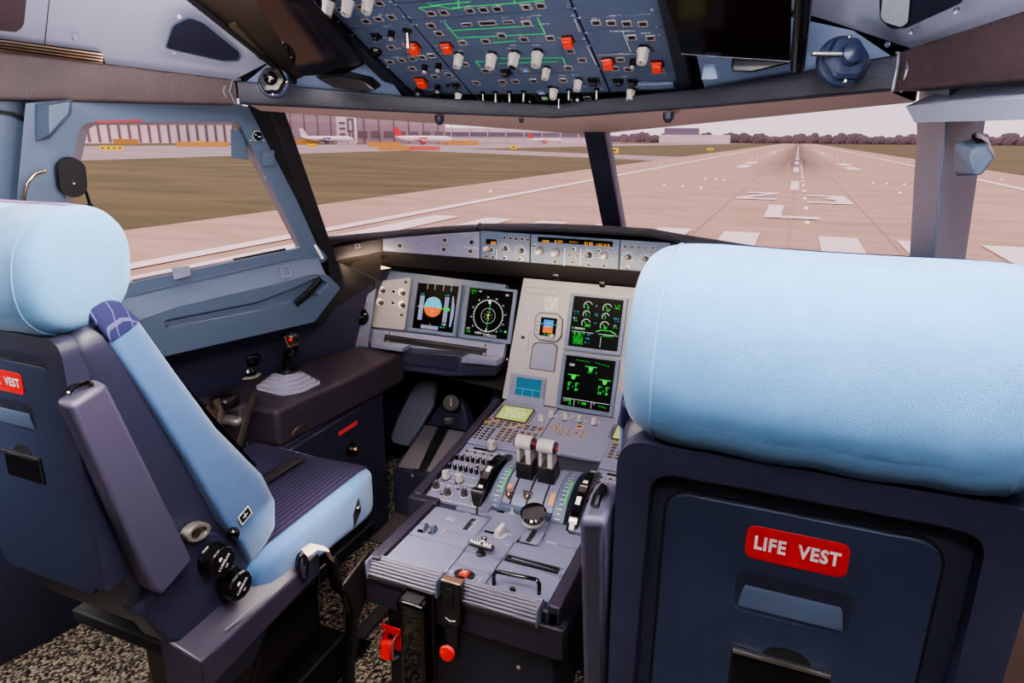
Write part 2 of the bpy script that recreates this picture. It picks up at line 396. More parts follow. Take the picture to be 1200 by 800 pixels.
# hangars and terminal
m_hang = mat('hangar_grey', (168,150,156), .8, var=.05, vscale=.05); m_hangd = mat('hangar_joint', (120,106,114), .8); m_hwhite = mat('hangar_white', (226,212,214), .8)
def far_frame(u, v, dist):
    d = ray(u, v); d.z = 0; d.normalize(); p = V((0, 0, G))+d*dist; return frame(p, V((d.y, -d.x, 0)), (0, 0, 1))
def hangar(u0, u1, top, dist, m, label, lines=12, arches=0):
    uc = (u0+u1)/2; F = far_frame(uc, 160, dist)
    x0 = fpx(F, u0, 160)[0]; x1 = fpx(F, u1, 160)[0]; h = fpx(F, uc, top)[1]
    t = thing('hangar', F.to_translation(), label, 'hangar')
    MB().box(x0, x1, 0, h, -60, 0, F).build('wall', m, t)
    for k in range(lines):
        x = x0+(x1-x0)*(k+.5)/lines; w = (x1-x0)*.006
        MB().box(x-w, x+w, 0, h*.98, 0, .4, F).build('door_joint', m_hangd, t)
    MB().box(x0-1, x1+1, h, h+2.5, -61, 1, F).build('roof', m_hangd, t)
    return t, F, x0, x1, h
hangar(60, 310, 138, 620, m_hwhite, 'long white hangar with vertical dark ribs seen through the side window', 22)
t, F, x0, x1, h = hangar(318, 396, 131, 640, m_hang, 'grey hangar behind the parked small jet', 5)
t, F, x0, x1, h = hangar(418, 522, 133, 640, m_hang, 'grey hangar with a row of dark windows, right of the white stair tower', 6)
for k in range(7):
    a = x0+(x1-x0)*(k+.12)/7; MB().box(a, a+(x1-x0)*.1, h*.22, h*.42, 0, .6, F).build('window', m_hangd, t)
# white tower with black symbols
F = far_frame(406, 160, 590); x0 = fpx(F, 395, 160)[0]; x1 = fpx(F, 417, 160)[0]; h = fpx(F, 406, 136)[1]
t = thing('stair_tower', F.to_translation(), 'white tower with dark lettering between the two grey hangars', 'tower')
MB().box(x0, x1, 0, h, -8, 1, F).build('wall', m_hwhite, t)
b = MB(); w = x1-x0
for k in range(4): b.box(x0+w*.15, x0+w*.45, h*(.12+k*.2), h*(.2+k*.2), 1, 1.6, F)
b.ringplate([(x0+w*.66,h*.5),(x0+w*.82,h*.5),(x0+w*.82,h*.85),(x0+w*.66,h*.85)], [(x0+w*.56,h*.42),(x0+w*.92,h*.42),(x0+w*.92,h*.93),(x0+w*.56,h*.93)], 1, 1.6, F)
b.box(x0+w*.62, x0+w*.72, h*.15, h*.4, 1, 1.6, F); b.box(x0+w*.8, x0+w*.9, h*.15, h*.4, 1, 1.6, F)
b.build('wall_symbols', m_hangd, t)
# terminal pier
m_term = mat('terminal_glass', (120,112,128), .4)
F = far_frame(600, 160, 900); x0 = fpx(F, 520, 160)[0]; x1 = fpx(F, 690, 160)[0]; h = fpx(F, 600, 150)[1]
t = thing('terminal_pier', F.to_translation(), 'long low white terminal pier with a dark window band', 'terminal')
MB().box(x0, x1, 0, h, -40, 0, F).build('wall', m_hwhite, t); MB().box(x0, x1, h*.45, h*.72, 0, 1, F).build('window_band', m_term, t)
for k in range(8): MB().box(x0+(x1-x0)*(k+.4)/8, x0+(x1-x0)*(k+.45)/8, 0, h*1.3, 1, 2, F).build('column', m_hwhite, t)
F = far_frame(850, 160, 1400); x0 = fpx(F, 778, 160)[0]; x1 = fpx(F, 818, 160)[0]; h = fpx(F, 800, 150)[1]
t = thing('terminal_building', F.to_translation(), 'low grey block on the horizon right of the centre post', 'building')
MB().box(x0, x1, 0, h, -60, 0, F).build('wall', m_term, t); MB().box(x0-8, x1+60, 0, h*.55, 0, 12, F).build('annex', m_hwhite, t)
# treeline: individual clumps along the horizon
m_tree = mat('far_trees', (112,100,104), .95, var=.2, vscale=.05)
tb = MB(); tb.pillow(1, 1, 1, e=2.2, n=5, fn=lambda p: p*(1+.15*math.sin(p.x*23+p.z*17)*math.cos(p.y*19)))
tb.cyl((0,0,-.7),(0,0,-.3),.05,.04,6); me_t = tb.mesh('tree', m_tree)
for i in range(120):
    u = 700+i*5.2 if i < 100 else 60+i*2
    if i >= 100: continue
    dist = 1800+(i % 3)*70; F = far_frame(u, 160, dist); hh = random.uniform(20, 34)
    W = F @ M4.Diagonal((random.uniform(20, 24), hh, 16, 1)) @ T(0, .3, 0) @ RX(-pi/2)
    o = link('tree', me_t, W); tag(o, 'grey-brown tree in the hazy line along the horizon', 'tree', 'trees along the horizon')
# parked aircraft
m_ac = mat('aircraft_white', (238,228,230), .5); m_acb = mat('aircraft_dark_blue', (70,70,110), .5); m_acr = mat('aircraft_red', (214,70,70), .5)
def airliner(u, v, dist, length, label, stripe, tail, flip=1):
    F = far_frame(u, v, dist) @ M4.Diagonal((flip, 1, 1, 1)); L_ = length; r = L_*.052
    t = thing('airliner', F.to_translation(), label, 'airplane')
    prof = [(0,-.5),(.35,-.485),(.75,-.45),(1,-.38),(1,.2),(.8,.33),(.45,.44),(.12,.5)]
    b = MB(); rings = []
    for q, x in prof:
        off = r*(1-q)*(.7 if x > 0 else -.25); rings.append([(x*L_, r*2+off+q*r*sin(2*pi*k/14)+0, q*r*cos(2*pi*k/14)) for k in range(14)])
    b.loft(rings, None, F); b.build('fuselage', m_ac, t)
    MB().prism([(L_*.36,r*2.8),(L_*.45,r*5.6),(L_*.52,r*5.6),(L_*.5,r*2.8)], -r*.08, r*.08, F).build('tail_fin', tail, t)
    MB().add([(-.02*L_,r*1.4,r*.5),(.12*L_,r*1.4,r*.5),(.2*L_,r*2,r*7),(.15*L_,r*2,r*7)], [(0,1,2,3)], None, F).add([(-.02*L_,r*1.4,-r*.5),(.12*L_,r*1.4,-r*.5),(.2*L_,r*2,-r*7),(.15*L_,r*2,-r*7)], [(0,1,2,3)], None, F).build('wings', m_ac, t)
    MB().add([(.42*L_,r*2.4,0),(.49*L_,r*2.4,0),(.52*L_,r*2.6,r*3),(.48*L_,r*2.6,r*3)], [(0,1,2,3)], None, F).build('tailplane', m_ac, t)
    for z in (-2.6, 2.6): MB().cyl((-.03*L_,r*.95,z*r),(.07*L_,r*.95,z*r), r*.42, r*.36, 10, M=F).build('engine', stripe, t)
    MB().box(-.05*L_, .1*L_, r*1.9, r*2.4, r*.9, r*1.03, F).build('stripe', stripe, t)
    for x, z in ((-.38, 0), (.04, .7), (.04, -.7)): MB().cyl((x*L_, 0, z*r), (x*L_, r*1.3, z*r), r*.12, n=6, M=F).cyl((x*L_, r*.25, z*r-.3), (x*L_, r*.25, z*r+.3), r*.25, n=8, M=F).build('landing_gear', m_hangd, t)
airliner(384, 160, 560, 40, 'small white jet with a dark blue belly patch parked before the grey hangar', m_acb, m_ac, -1)
airliner(497, 160, 560, 46, 'white jet with a red tail fin parked beside the hangars', m_acr, m_acr, -1)
airliner(640, 160, 800, 40, 'distant white jet with a red tail at the terminal pier', m_acr, m_acr, -1)
# ================================================================ cockpit shell
CX = -.52                                       # aircraft centreline
WP = XW(-1.33, 1.65, -.35); WA = V((-.22, -1, 0)); WB = V((.2, 0, 1)); WN = WB.cross(WA).normalized()
if WN.x < 0: WN = -WN                           # points into the cockpit
def wl(u, v, off=0): return apl(u, v, WP+WN*off, WN)
def mir(p): return V((2*CX-p.x, p.y, p.z))
def quadmesh(name, rings, m, parent=None, closed=False, cap=False, smooth=30, bevel=0):
    b = MB(); b.loft(rings, None, None, closed, cap); return b.build(name, m, parent, smooth, bevel)
def solid(name, pts, n, th, m, parent=None, bevel=.003, smooth=30):
    # thick plate: planar polygon pts pushed back along -n
    n = V(n).normalized(); F = frame(pts[0], (V(pts[1])-V(pts[0])), n.cross(V(pts[1])-V(pts[0])))
    q = [F.inverted() @ V(p) for p in pts]
    b = MB(); b.prism([(p.x, p.y) for p in q], -th, 0, F); return b.build(name, m, parent, smooth, bevel)
# floor, rear wall, ceiling -------------------------------------------------
struct(MB().box(-1.95, .95, -1.0, 2.35, -.04, 0).build('floor', m_carpet, smooth=0))
struct(MB().box(-1.95, .95, -1.06, -1.0, 0, 2.2).build('wall_rear', m_matte, smooth=0))
def wpt(y, z, mirror=False, off=0):             # point of the side wall at a given y and eye-relative z
    x = -1.33+.22*(y-1.65)+.2*(z+.35)+off
    p = XW(x, y, z); return mir(p) if mirror else p
for mr, nm in ((0, 'wall_left'), (1, 'wall_right')):
    b = MB(); m_lo = m_dark if not mr else mat('side_lining_warm_lit', (150,122,116), .7, var=.1, vscale=6)  # right lower wall: warm light put into its brown colour
    top, sill = .10, -.36
    rows = [(-1.0, -1.0)]
    # lower wall below the sill
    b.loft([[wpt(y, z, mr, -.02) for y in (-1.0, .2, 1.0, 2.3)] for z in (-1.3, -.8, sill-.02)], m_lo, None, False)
    # wall behind the side window
    b.loft([[wpt(y, z, mr, 0) for z in (sill-.02, -.1, top)] for y in (-1.0, 0, .945)], m_blue2, None, False)
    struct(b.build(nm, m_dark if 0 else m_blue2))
# sloping ceiling lining on both sides and the roof
for mr, nm in ((0, 'ceiling_side'), (1, 'ceiling_side')):
    f = (lambda p: mir(p)) if mr else (lambda p: p)
    A = [f(XW(*p)) for p in ((-1.25,1.27,.115), (-1.43,.86,.15), (-1.52,.3,.17), (-1.72,-1.0,.17))]
    B = [f(XW(*p)) for p in ((-1.06,1.30,.19), (-1.20,.86,.34), (-1.26,.3,.44), (-1.3,-1.0,.46))]
    C = [f(XW(*p)) for p in ((-.90,1.24,.235), (-.95,.86,.42), (-.95,.3,.62), (-.95,-1.0,.78))]
    struct(quadmesh('ceiling_lining', [A, B, C], m_liner, smooth=60))
struct(MB().loft([[XW(-.96, y, z), XW(-.08, y, z)] for y, z in ((1.32,.20), (1.26,.24), (1.0,.37), (.7,.52), (.3,.64), (-1.0,.8))], None, None, False).build('ceiling', m_liner))
struct(MB().box(-1.95, .95, -1.05, -.95, H+.1, H+.82).build('wall_rear_upper', m_matte, smooth=0))
# outer skin over everything
for mr in (0, 1):
    f = (lambda p: mir(p)) if mr else (lambda p: p)
    pr_ = [(-1.0,-1.80,-1.60),(.4,-1.62,-1.4),(.9,-1.50,-1.2),(1.30,-1.30,-1.0)]
    struct(quadmesh('roof_skin', [[f(XW(a, y, .085)) for y, a, c in pr_], [f(XW(c, y, .62)) for y, a, c in pr_], [f(XW(-.52, y, .95)) for y, a, c in pr_]], m_dark))
struct(quadmesh('roof_skin', [[XW(-1.32,1.30,.07)]+[XW(p.x, p.y, .105) for p in (XW(-1.212,1.34,0), XW(-.866,1.57,0), XW(-.52,1.80,0), XW(-.174,1.57,0), XW(.172,1.34,0))]+[XW(.28,1.30,.07)], [XW(x, 1.15, .6) for x in (-1.3,-1.1,-.8,-.52,-.2,.05,.3)]], m_dark))
# front header lining between beam and glass, ledge behind liner
TL, TC, TR = XW(-1.212,1.34,.061), XW(-.52,1.80,.013), XW(.172,1.34,.064)
BL, BC, BR = XW(-1.31,1.66,-.36), XW(-.52,2.13,-.30), XW(.27,1.66,-.36)
beamB = [XW(-1.19,1.25,.072), XW(-.86,1.40,.058), XW(-.52,1.49,.046), XW(-.18,1.40,.062), XW(.125,1.25,.078)]
beamT = [XW(-1.19,1.25,.122), XW(-.86,1.40,.094), XW(-.52,1.49,.076), XW(-.18,1.40,.098), XW(.125,1.25,.130)]
glassT = [TL, lerp(TL, TC, .5), TC, lerp(TC, TR, .5), TR]
struct(quadmesh('trim_1', [[p+V((0,.03,0)) for p in beamB], [p+V((0,0,.0)) for p in glassT]], m_beige))
struct(quadmesh('trim_2', [[p+V((0,.03,.0)) for p in beamT], [p+V((0,.0,.10)) for p in glassT], [p+V((0,.0,.002)) for p in glassT]], m_matte))
# lining between the header beam and the overhead / visor area
for q_ in (([p+V((0,.02,-.005)) for p in (beamT[0], lerp(beamT[0], beamT[1], .5), beamT[1])], [XW(-1.10,1.28,.17), XW(-.99,1.27,.20), XW(-.872,1.26,.215)]), ([p+V((0,.02,-.005)) for p in (beamT[3], lerp(beamT[3], beamT[4], .5), beamT[4])], [XW(-.205,1.26,.215), XW(-.06,1.27,.20), XW(.06,1.28,.17)])):
    struct(quadmesh('trim_3', list(q_), m_blue, smooth=50))
# ---------------------------------------------------------------- padded beams
def beam(name, bot, top_, inward, m, label):
    rings = []
    for b_, t_, n_ in zip(bot, top_, inward):
        n_ = V(n_).normalized(); h = (t_-b_); th = .05
        pr = rpoly([(0, 0), (0, 1), (1, 1), (1, 0)], .10, 3)
        rings.append([b_+h*(q[1])-n_*th*q[0]+n_*.004*math.sin(math.pi*q[1])*(1-q[0]) for q in pr])
    return struct(MB().loft(rings).build(name, m, smooth=50))
beam('trim_4', beamB, beamT, [(.5,-1,0), (.3,-1,0), (0,-1,0), (-.3,-1,0), (-.5,-1,0)], m_leathr2, '')
sb = [XW(-1.192,1.245,.070), XW(-1.385,.865,.062), XW(-1.50,.3,.06), XW(-1.70,-1,.06)]
st = [XW(-1.192,1.245,.124), XW(-1.385,.865,.150), XW(-1.50,.3,.165), XW(-1.70,-1,.165)]
beam('trim_5', sb, st, [(.9,-.4,0)]*4, m_leather, '')
sb2 = [XW(.128,1.245,.076), XW(.238,1.0,.070), XW(.46,.3,.06), XW(.66,-1,.06)]
st2 = [XW(.128,1.245,.134), XW(.238,1.0,.152), XW(.46,.3,.17), XW(.66,-1,.17)]
beam('trim_6', sb2, st2, [(-.9,-.4,0)]*4, m_leather, '')
for p, q in ((beamB[-1], beamT[-1]), (beamB[0], beamT[0])):   # pale joint clips where the beams meet
    sx = 1 if p.x > CX else -1
    b = MB()
    for k in (0, .013):
        o = V((sx*k, -k*.4-.014, 0)); b.tube([p+o+V((0,.02,-.002)), p+o, lerp(p,q,.5)+o+V((0,-.012,0)), q+o, q+o+V((0,.025,.003))], .0025, 6)
    struct(b.build('trim_7', mat('joint_clip', (120,120,135), .3, metal=.5)))
# ---------------------------------------------------------------- windshield glass and posts
def pane(name, pts, th=.006):
    pts = [V(p) for p in pts]; n = (pts[1]-pts[0]).cross(pts[2]-pts[0])
    return struct(solid(name, pts, n, th, m_glass, bevel=0, smooth=0))
pane('window_1', [BL, BC, TC, TL]); pane('window_2', [BC, BR, TR, TC])
# centre post: px edges 680-722 at the top, 707-735 at the foot
b = MB()
t0 = ax(682, 158, CX-.0); 
def post(name, top, bot, m, parent=None, bevel=.004): return struct(MB().loft([bot, top]).build(name, m, parent, bevel=bevel))
yT, yB = 1.74, 2.08
ptop = [ay(683,152,yT), ay(708,154,yT), ay(715,154,yT+.06), ay(714,154,yT+.14), ay(695,154,yT+.14)]
pbot = [ay(707,272,yB), ay(729,274,yB), ay(735,274,yB+.05), ay(733,274,yB+.12), ay(716,272,yB+.12)]
post('window_post', ptop, pbot, m_dark2)
post('window_post', [ay(706.5,154,yT+.002), ay(715,154,yT+.05), ay(712,154,yT+.05), ay(705,154,yT+.006)], [ay(728,274,yB+.002), ay(736,274,yB+.05), ay(733,274,yB+.05), ay(727,274,yB+.006)], m_blue)
# left windshield post: black sealed edge
post('window_post', [TL+V((-.045,.0,.02)), TL+V((.012,.012,.02)), TL+V((.026,.05,.02)), TL+V((-.05,.05,.02))], [BL+V((-.03,.0,-.05)), BL+V((.014,.012,-.05)), BL+V((.026,.05,-.05)), BL+V((-.03,.05,-.05))], m_matte)
# right windshield post: deep, blue inner face, warm lit reveal towards the side window
pt = [XW(.172,1.345,.10), XW(.186,1.17,.10), XW(.262,1.285,.10)]
pb = [XW(.272,1.68,-.40), XW(.285,1.49,-.40), XW(.350,1.58,-.40)]
o = post('window_post', pt, pb, m_blue2, bevel=.004)
# ---------------------------------------------------------------- left sliding window
pane_px = rpoly([(104,146.5), (273,146.5), (347,290), (62,347)], [12, 4, 3, 8], 4)
w3 = [wl(u, v, 0) for u, v in pane_px]
F = frame(w3[0], -WA, WB); zz = (F.inverted() @ WP).z
b = MB(); q = [F.inverted() @ p for p in w3]; b.flat([(p.x, p.y) for p in q], 0, F)
win = struct(b.build('window_3', m_glass, smooth=0))
in_px = rpoly([(94,143), (280,143), (353,290), (54,352)], [16, 5, 3, 8], 4)
out_px = [(85,118)]*0
# outer loop matched point for point with the inner loop (4 corners x 5 points)
oc = [[(30,121),(40,120),(52,119),(68,118),(85,117)], [(240,119),(262,121),(280,123),(292,125),(300,128)], [(372,288),(378,294),(384,301),(383,304),(380,307)], [(60,398),(30,400),(8,395),(8,370),(10,340)]]
out_px = [p for c in oc for p in c]
ins = [wl(u, v, .055) for u, v in in_px]; outs = [wl(u, v, .055) for u, v in out_px]
b = MB(); b.loft([ [wl(u,v,.0) for u,v in out_px], outs, ins, w3 ], None, None, True, False)
wf = struct(b.build('window_frame', m_blue2, win, smooth=40))
# folded bracket at the rear top corner
b = MB(); b.loft([[wl(42,122,.06), wl(85,116,.075), wl(84,134,.075), wl(58,163,.06), wl(42,166,.06)], [wl(58,124,.10), wl(82,119,.10), wl(80,133,.10), wl(60,155,.10), wl(58,158,.10)]])
struct(b.build('window_bracket', m_blue2, win, bevel=.004))
# blue stop plate hanging at the front top corner
b = MB(); b.loft([[wl(270,151,.02), wl(284,153,.02), wl(292,187,.02), wl(271,185,.02)], [wl(270,151,.03), wl(284,153,.03), wl(292,187,.03), wl(271,185,.03)]])
struct(b.build('window_stop', m_blue2, win, bevel=.002))
# red notice strip above the window
b = MB(); b.add([wl(112,141.5,.056), wl(166,140,.056), wl(166,142.5,.056), wl(112,144,.056)], [(0,1,2,3)])
b.build('notice_strip', mat('dull_red', (150,50,62), .5), win)
# black tube rail, steel rod and clip along the sill
b = MB(); b.tube([wl(155,329,.03), wl(273,305.5,.03)], .0045, 8); b.build('guide_rod', m_steel, win)
b = MB(); b.tube([wl(273,305.5,.03), wl(334,293,.03)], .006, 8); b.build('guide_channel', m_matte, win)
b = MB(); b.loft([[wl(201,314,.045), wl(222,311,.045), wl(224,323,.06), wl(204,328,.06)], [wl(201,314,.05), wl(222,311,.05), wl(224,323,.066), wl(204,328,.066)]])
b.build('rod_clip', m_panel, win, bevel=.001)
b = MB(); b.add([wl(158,334,.02), wl(345,293,.02), wl(350,301,.058), wl(160,344,.058)], [(0,1,2,3)]); b.build('guide_plate', m_panel, win)
b = MB()
for u, v in ((186,337),(241,325),(293,314)): b.lathe([(0,.003),(.004,.002),(.005,0)], frame(wl(u, v, .05), -WA, WB+WN*0), 10)
b.build('rivets', m_white, win)
# sill ledge and trim panel under the side window
E0 = [(60,410), (131,386), (210,359), (322,333), (367,321), (382,322)]
I0 = [(40,372), (131,351), (210,333), (322,308), (352,302), (372,300)]
struct(quadmesh('window_sill', [[wl(u, v, .05) for u, v in I0], [wl(u, v, .10) for u, v in E0]], m_blue2, win, smooth=20))
tp = rpoly([(60,410), (131,386), (210,359), (322,333), (367,321), (384,322), (399,337), (369,377), (195,417), (100,440)], 2, 2)
F = frame(WP+WN*.10, -WA, WB)
tpl = [fpx(F, u, v) for u, v in tp]
rec = rpoly([(193,375), (300,354), (343,338), (371,325), (385,332), (376,345), (322,361), (193,385)], 3, 2)
recl = [fpx(F, u, v) for u, v in rec]
def holed(b, outer, hole, h, M, m=None):
    tri = tessellate_polygon([[V((x, y, 0)) for x, y in outer], [V((x, y, 0)) for x, y in hole]])
    b.add([(x, y, h) for x, y in outer+hole], [t for t in tri], m, M)
b = MB(); holed(b, tpl, recl, 0, F)
cx_ = sum(p[0] for p in recl)/len(recl); cy_ = sum(p[1] for p in recl)/len(recl)
b.loft([[(x, y, 0) for x, y in recl], [(x*.98+cx_*.02, y*.94+cy_*.06, -.012) for x, y in recl]], None, F, True, False)
b.flat([(x*.98+cx_*.02, y*.94+cy_*.06) for x, y in recl], -.012, F)
b.loft([[(x, y, 0) for x, y in tpl], [(x, y, -.07) for x, y in tpl]], None, F, True, False)
struct(b.build('window_trim', m_blue2, win, smooth=25))
b = MB(); hp = [wl(u, v, .105) for u, v in ((376,327), (346,356))]; b.tube([hp[0], lerp(*hp, .5)+WN*.006, hp[1]], .011, 10, flat_=(.007, .012, WN)); b.build('handle', m_black, win)
b = MB(); b.tube([wl(326,358,.09), wl(322,361,.098), wl(193,385,.098)], .0015, 6); b.build('recess_edge', m_panel, win)
b = MB(); b.tube([wl(369,287,.07), wl(378,303,.085)], .004, 8); b.build('pull_tab', m_white, win)
b = MB(); F2 = frame(wl(334,318,.085), -WA, WB+WN*-.6)
b.ringplate([(-.012,-.012),(.012,-.012),(.012,.012),(-.012,.012)], [(-.016,-.016),(.016,-.016),(.016,.016),(-.016,.016)], 0, .003, F2); b.build('latch_plate', m_panel, win)
b = MB(); b.cyl(wl(149,366,.06), wl(149,366,.066), .025, .02, 18); b.build('finger_cup', mat('cup_grey', (90,100,118), .5), win)
# air and light knob on the window post, with its small plate
F2 = frame(wl(301,159,.06), -WA, WB)
t = thing('map_light', F2.to_translation(), 'small round black swivel lamp with white marks on the left window post', 'lamp')
MB().lathe([(0,0),(.011,0),(.011,.006),(.008,.010),(0,.010)], F2, 20).build('lamp_body', m_gloss, t)
b = MB(); b.box(-.004,.004,-.001,.001,.0102,.011,F2).ringplate([(.0118*cos(a*pi/8),.0118*sin(a*pi/8)) for a in range(16)], [(.0128*cos(a*pi/8),.0128*sin(a*pi/8)) for a in range(16)], 0, .001, F2)
b.box(.016,.022,-.012,-.0105,0,.001,F2).box(-.02,-.014,-.012,-.0105,0,.001,F2).build('lamp_marking', m_white, t)
F2 = frame(wl(314,185,.06), -WA, WB+WA*-.5)
b = MB(); b.prism(rrect(-.018,-.02,.018,.02,.003), 0, .002, F2); o = b.build('window_plate', m_blue2, win)
b = MB()
for dx, dy in ((-.007,.008),(.007,.008),(-.01,-.05)): b.lathe([(0,.003),(.003,.0025),(.004,0)], F2 @ T(dx, dy, .002), 10)
b.build('rivets', m_blue, win)
# ---------------------------------------------------------------- right side window
R = [mir(p) for p in w3]
b = MB(); Fm = frame(R[0], V((.22,-1,0)), V((-.2,0,1))); q = [Fm.inverted() @ p for p in R]
# slightly longer pane, its forward edge behind the right post
b.add([XW(.262,1.285,.045), XW(.345,1.56,-.36), XW(.50,.80,-.36), XW(.41,.80,.045)], [(0,1,2,3)])
win4 = struct(b.build('window_4', m_glass, smooth=0))
# its header: pale lip and dark underside
b = MB(); b.loft([[XW(.150,1.27,.055), XW(.21,1.10,.052), XW(.36,.75,.05)], [XW(.165,1.26,.030), XW(.225,1.09,.028), XW(.375,.74,.026)]], None, None, False)
b.loft([[XW(.165,1.26,.030), XW(.225,1.09,.028), XW(.375,.74,.026)], [XW(.25,1.30,.034), XW(.31,1.13,.034), XW(.46,.8,.034)]], None, None, False)
b.loft([[XW(.150,1.27,.055), XW(.21,1.10,.052), XW(.36,.75,.05)], [XW(.20,1.27,.08), XW(.26,1.10,.08), XW(.41,.75,.08)]], None, None, False)
struct(b.build('window_frame', m_liner, win4, smooth=40))
b = MB(); b.loft([[XW(.30,1.60,-.37), XW(.46,.8,-.37), XW(.5,.5,-.37)], [XW(.2,1.60,-.42), XW(.36,.8,-.42), XW(.4,.5,-.42)], [XW(.24,1.60,-.6), XW(.40,.8,-.6), XW(.44,.5,-.6)]], None, None, False)
struct(b.build('window_sill', m_blue2, win4))
# fittings on the right post
A_ = lerp(pt[0], pb[0], .25); B_ = lerp(pt[1], pb[1], .25)
yv = (pb[0]-pt[0]); xv = (pt[1]-pt[0]); Fp = frame(lerp(pt[0], pt[1], .5), -xv if (-xv).dot(rt) > 0 else xv, -yv)
if Fp.col[2].to_3d().dot(fw) > 0: Fp = frame(lerp(pt[0], pt[1], .5), xv, -yv)
pl = [fpx(Fp, u, v) for u, v in ((1071,140),(1091,154),(1091,224),(1073,209))]
b = MB(); b.prism(rpoly(pl, .006), .004, .012, Fp); o = b.build('post_plate', m_blue2); struct(o)
c = fpx(Fp, 1078, 166)
t = thing('map_light', Fp @ V((c[0], c[1], 0)), 'round black ribbed swivel lamp on the right window post', 'lamp')
b = MB(); b.lathe([(0,0),(.013,0),(.013,.010),(.010,.016),(.004,.018),(0,.018)], Fp @ T(c[0], c[1], .012), 24, flute=.05, nf=10); b.build('lamp_body', m_gloss, t)
b = MB(); b.box(-.002,.012,-.022,-.0195,0,.001, Fp @ T(c[0]+.01, c[1], .0125)).ringplate([(.014*cos(a*pi/10),.014*sin(a*pi/10)) for a in range(-6,5)], [(.0155*cos(a*pi/10),.0155*sin(a*pi/10)) for a in range(-6,5)], 0, .001, Fp @ T(c[0], c[1], .0125)); b.build('lamp_marking', m_white, t)
for u, v in ((1075,198),(1084,206),(1080,251)):
    q = fpx(Fp, u, v); o = MB().lathe([(0,.003),(.004,.002),(.005,0)], Fp @ T(q[0], q[1], .012 if v < 230 else .005), 12).build('post_screw', m_blue, None); struct(o)
# faceted blue box on the right post
c0 = ay(1143, 172, 1.16)
t = thing('speaker_box', c0, 'faceted blue plastic box with a black top on the right window post', 'box')
def bx_ring(pxs, y): return [ay(u, v, y) for u, v in pxs]
b = MB(); b.loft([bx_ring([(1118,172),(1122,168),(1140,162),(1158,160),(1163,185),(1150,205),(1122,206),(1118,203)], 1.24), bx_ring([(1119,170),(1123,166),(1141,166),(1156,164),(1167,184),(1150,205),(1122,206),(1119,203)], 1.19), bx_ring([(1137,186),(1139,176),(1146,171),(1156,170),(1166,184),(1152,203),(1148,205),(1143,205)], 1.14)], None, None, True, True)
b.build('housing', m_blue2, t, bevel=.003)
b = MB(); b.loft([bx_ring([(1137,160),(1141,155),(1150,157),(1158,163),(1163,176),(1146,170)], 1.215), bx_ring([(1137,164),(1141,161),(1150,163),(1158,168),(1162,178),(1146,173)], 1.165)]); b.build('cap', m_black, t, bevel=.003)
# ================================================================ reusable controls (local frame: z out of the panel)
ME = {}
def mk_me(key, fn, material=None, smooth=35):
    b = MB(); fn(b); ME[key] = b.mesh(key, material, None, smooth); return ME[key]
def knob_prof(r, h, skirt=1.35):
    return [(0,0),(r*skirt,0),(r*skirt,h*.14),(r*1.02,h*.22),(r,h*.3),(r*.9,h*.92),(r*.8,h),(0,h)]
mk_me('knob_pale', lambda b: (b.lathe([(0,0),(.0085,0),(.0085,.002),(0,.002)], None, 20, m_knobd), b.lathe(knob_prof(.0062,.013,1.1), T(0,0,.002), 24, m_knob, .06, 8), b.box(-.0006,.0006,.001,.0062,.0148,.0155,None,m_knobd)))
mk_me('knob_dark', lambda b: (b.lathe([(0,0),(.0095,0),(.0095,.0015),(0,.0015)], None, 20, m_knob), b.lathe(knob_prof(.0062,.014,1.25), T(0,0,.0015), 24, m_knobd, .06, 8), b.box(-.0006,.0006,.001,.0062,.0152,.016,None,m_white)))
mk_me('knob_big', lambda b: (b.lathe([(0,0),(.0105,0),(.010,.006),(0,.006)], None, 20, m_black), b.lathe([(0,0),(.0118,0),(.0122,.003),(.0108,.005),(.0095,.024),(.008,.026),(0,.026)], T(0,0,.006), 32, m_knob, .05, 6), b.box(-.0009,.0009,.002,.0105,.0315,.0325,None,m_knobd)))
mk_me('knob_small', lambda b: (b.lathe([(0,0),(.0032,0),(.0032,.006),(0,.006)], None, 14, m_black), b.lathe([(.0,.006),(.0022,.006),(.0022,.0075),(0,.0075)], None, 12, m_knob)))
mk_me('knob_round', lambda b: (b.lathe([(0,0),(.006,0),(.006,.001),(0,.001)], None, 18, m_white), b.lathe([(0,.001),(.0045,.001),(.0042,.006),(.002,.007),(0,.007)], None, 18, m_gloss)))
mk_me('selector', lambda b: (b.lathe([(0,0),(.010,0),(.010,.0015),(0,.0015)], None, 22, m_knob), b.lathe([(0,.0015),(.0075,.0015),(.007,.006),(0,.006)], None, 20, m_knob), b.pillow(.005,.016,.010,6,4,T(0,0,.010),m_knob)))
mk_me('button', lambda b: (b.ringplate([(-.0055,-.0048),(.0055,-.0048),(.0055,.0048),(-.0055,.0048)], [(-.0072,-.0064),(.0072,-.0064),(.0072,.0064),(-.0072,.0064)], 0, .0018, None, m_btnr), b.box(-.0055,.0055,-.0048,.0048,0,.0012,None,m_btn)))
mk_me('button_blue', lambda b: (b.ringplate([(-.0055,-.0048),(.0055,-.0048),(.0055,.0048),(-.0055,.0048)], [(-.0072,-.0064),(.0072,-.0064),(.0072,.0064),(-.0072,.0064)], 0, .0018, None, m_btnr), b.box(-.0055,.0055,-.0048,.0048,0,.0012,None,m_btn), b.box(-.004,.004,-.003,.001,.0012,.0016,None,emat('e_blue',(90,140,255),1.2))))
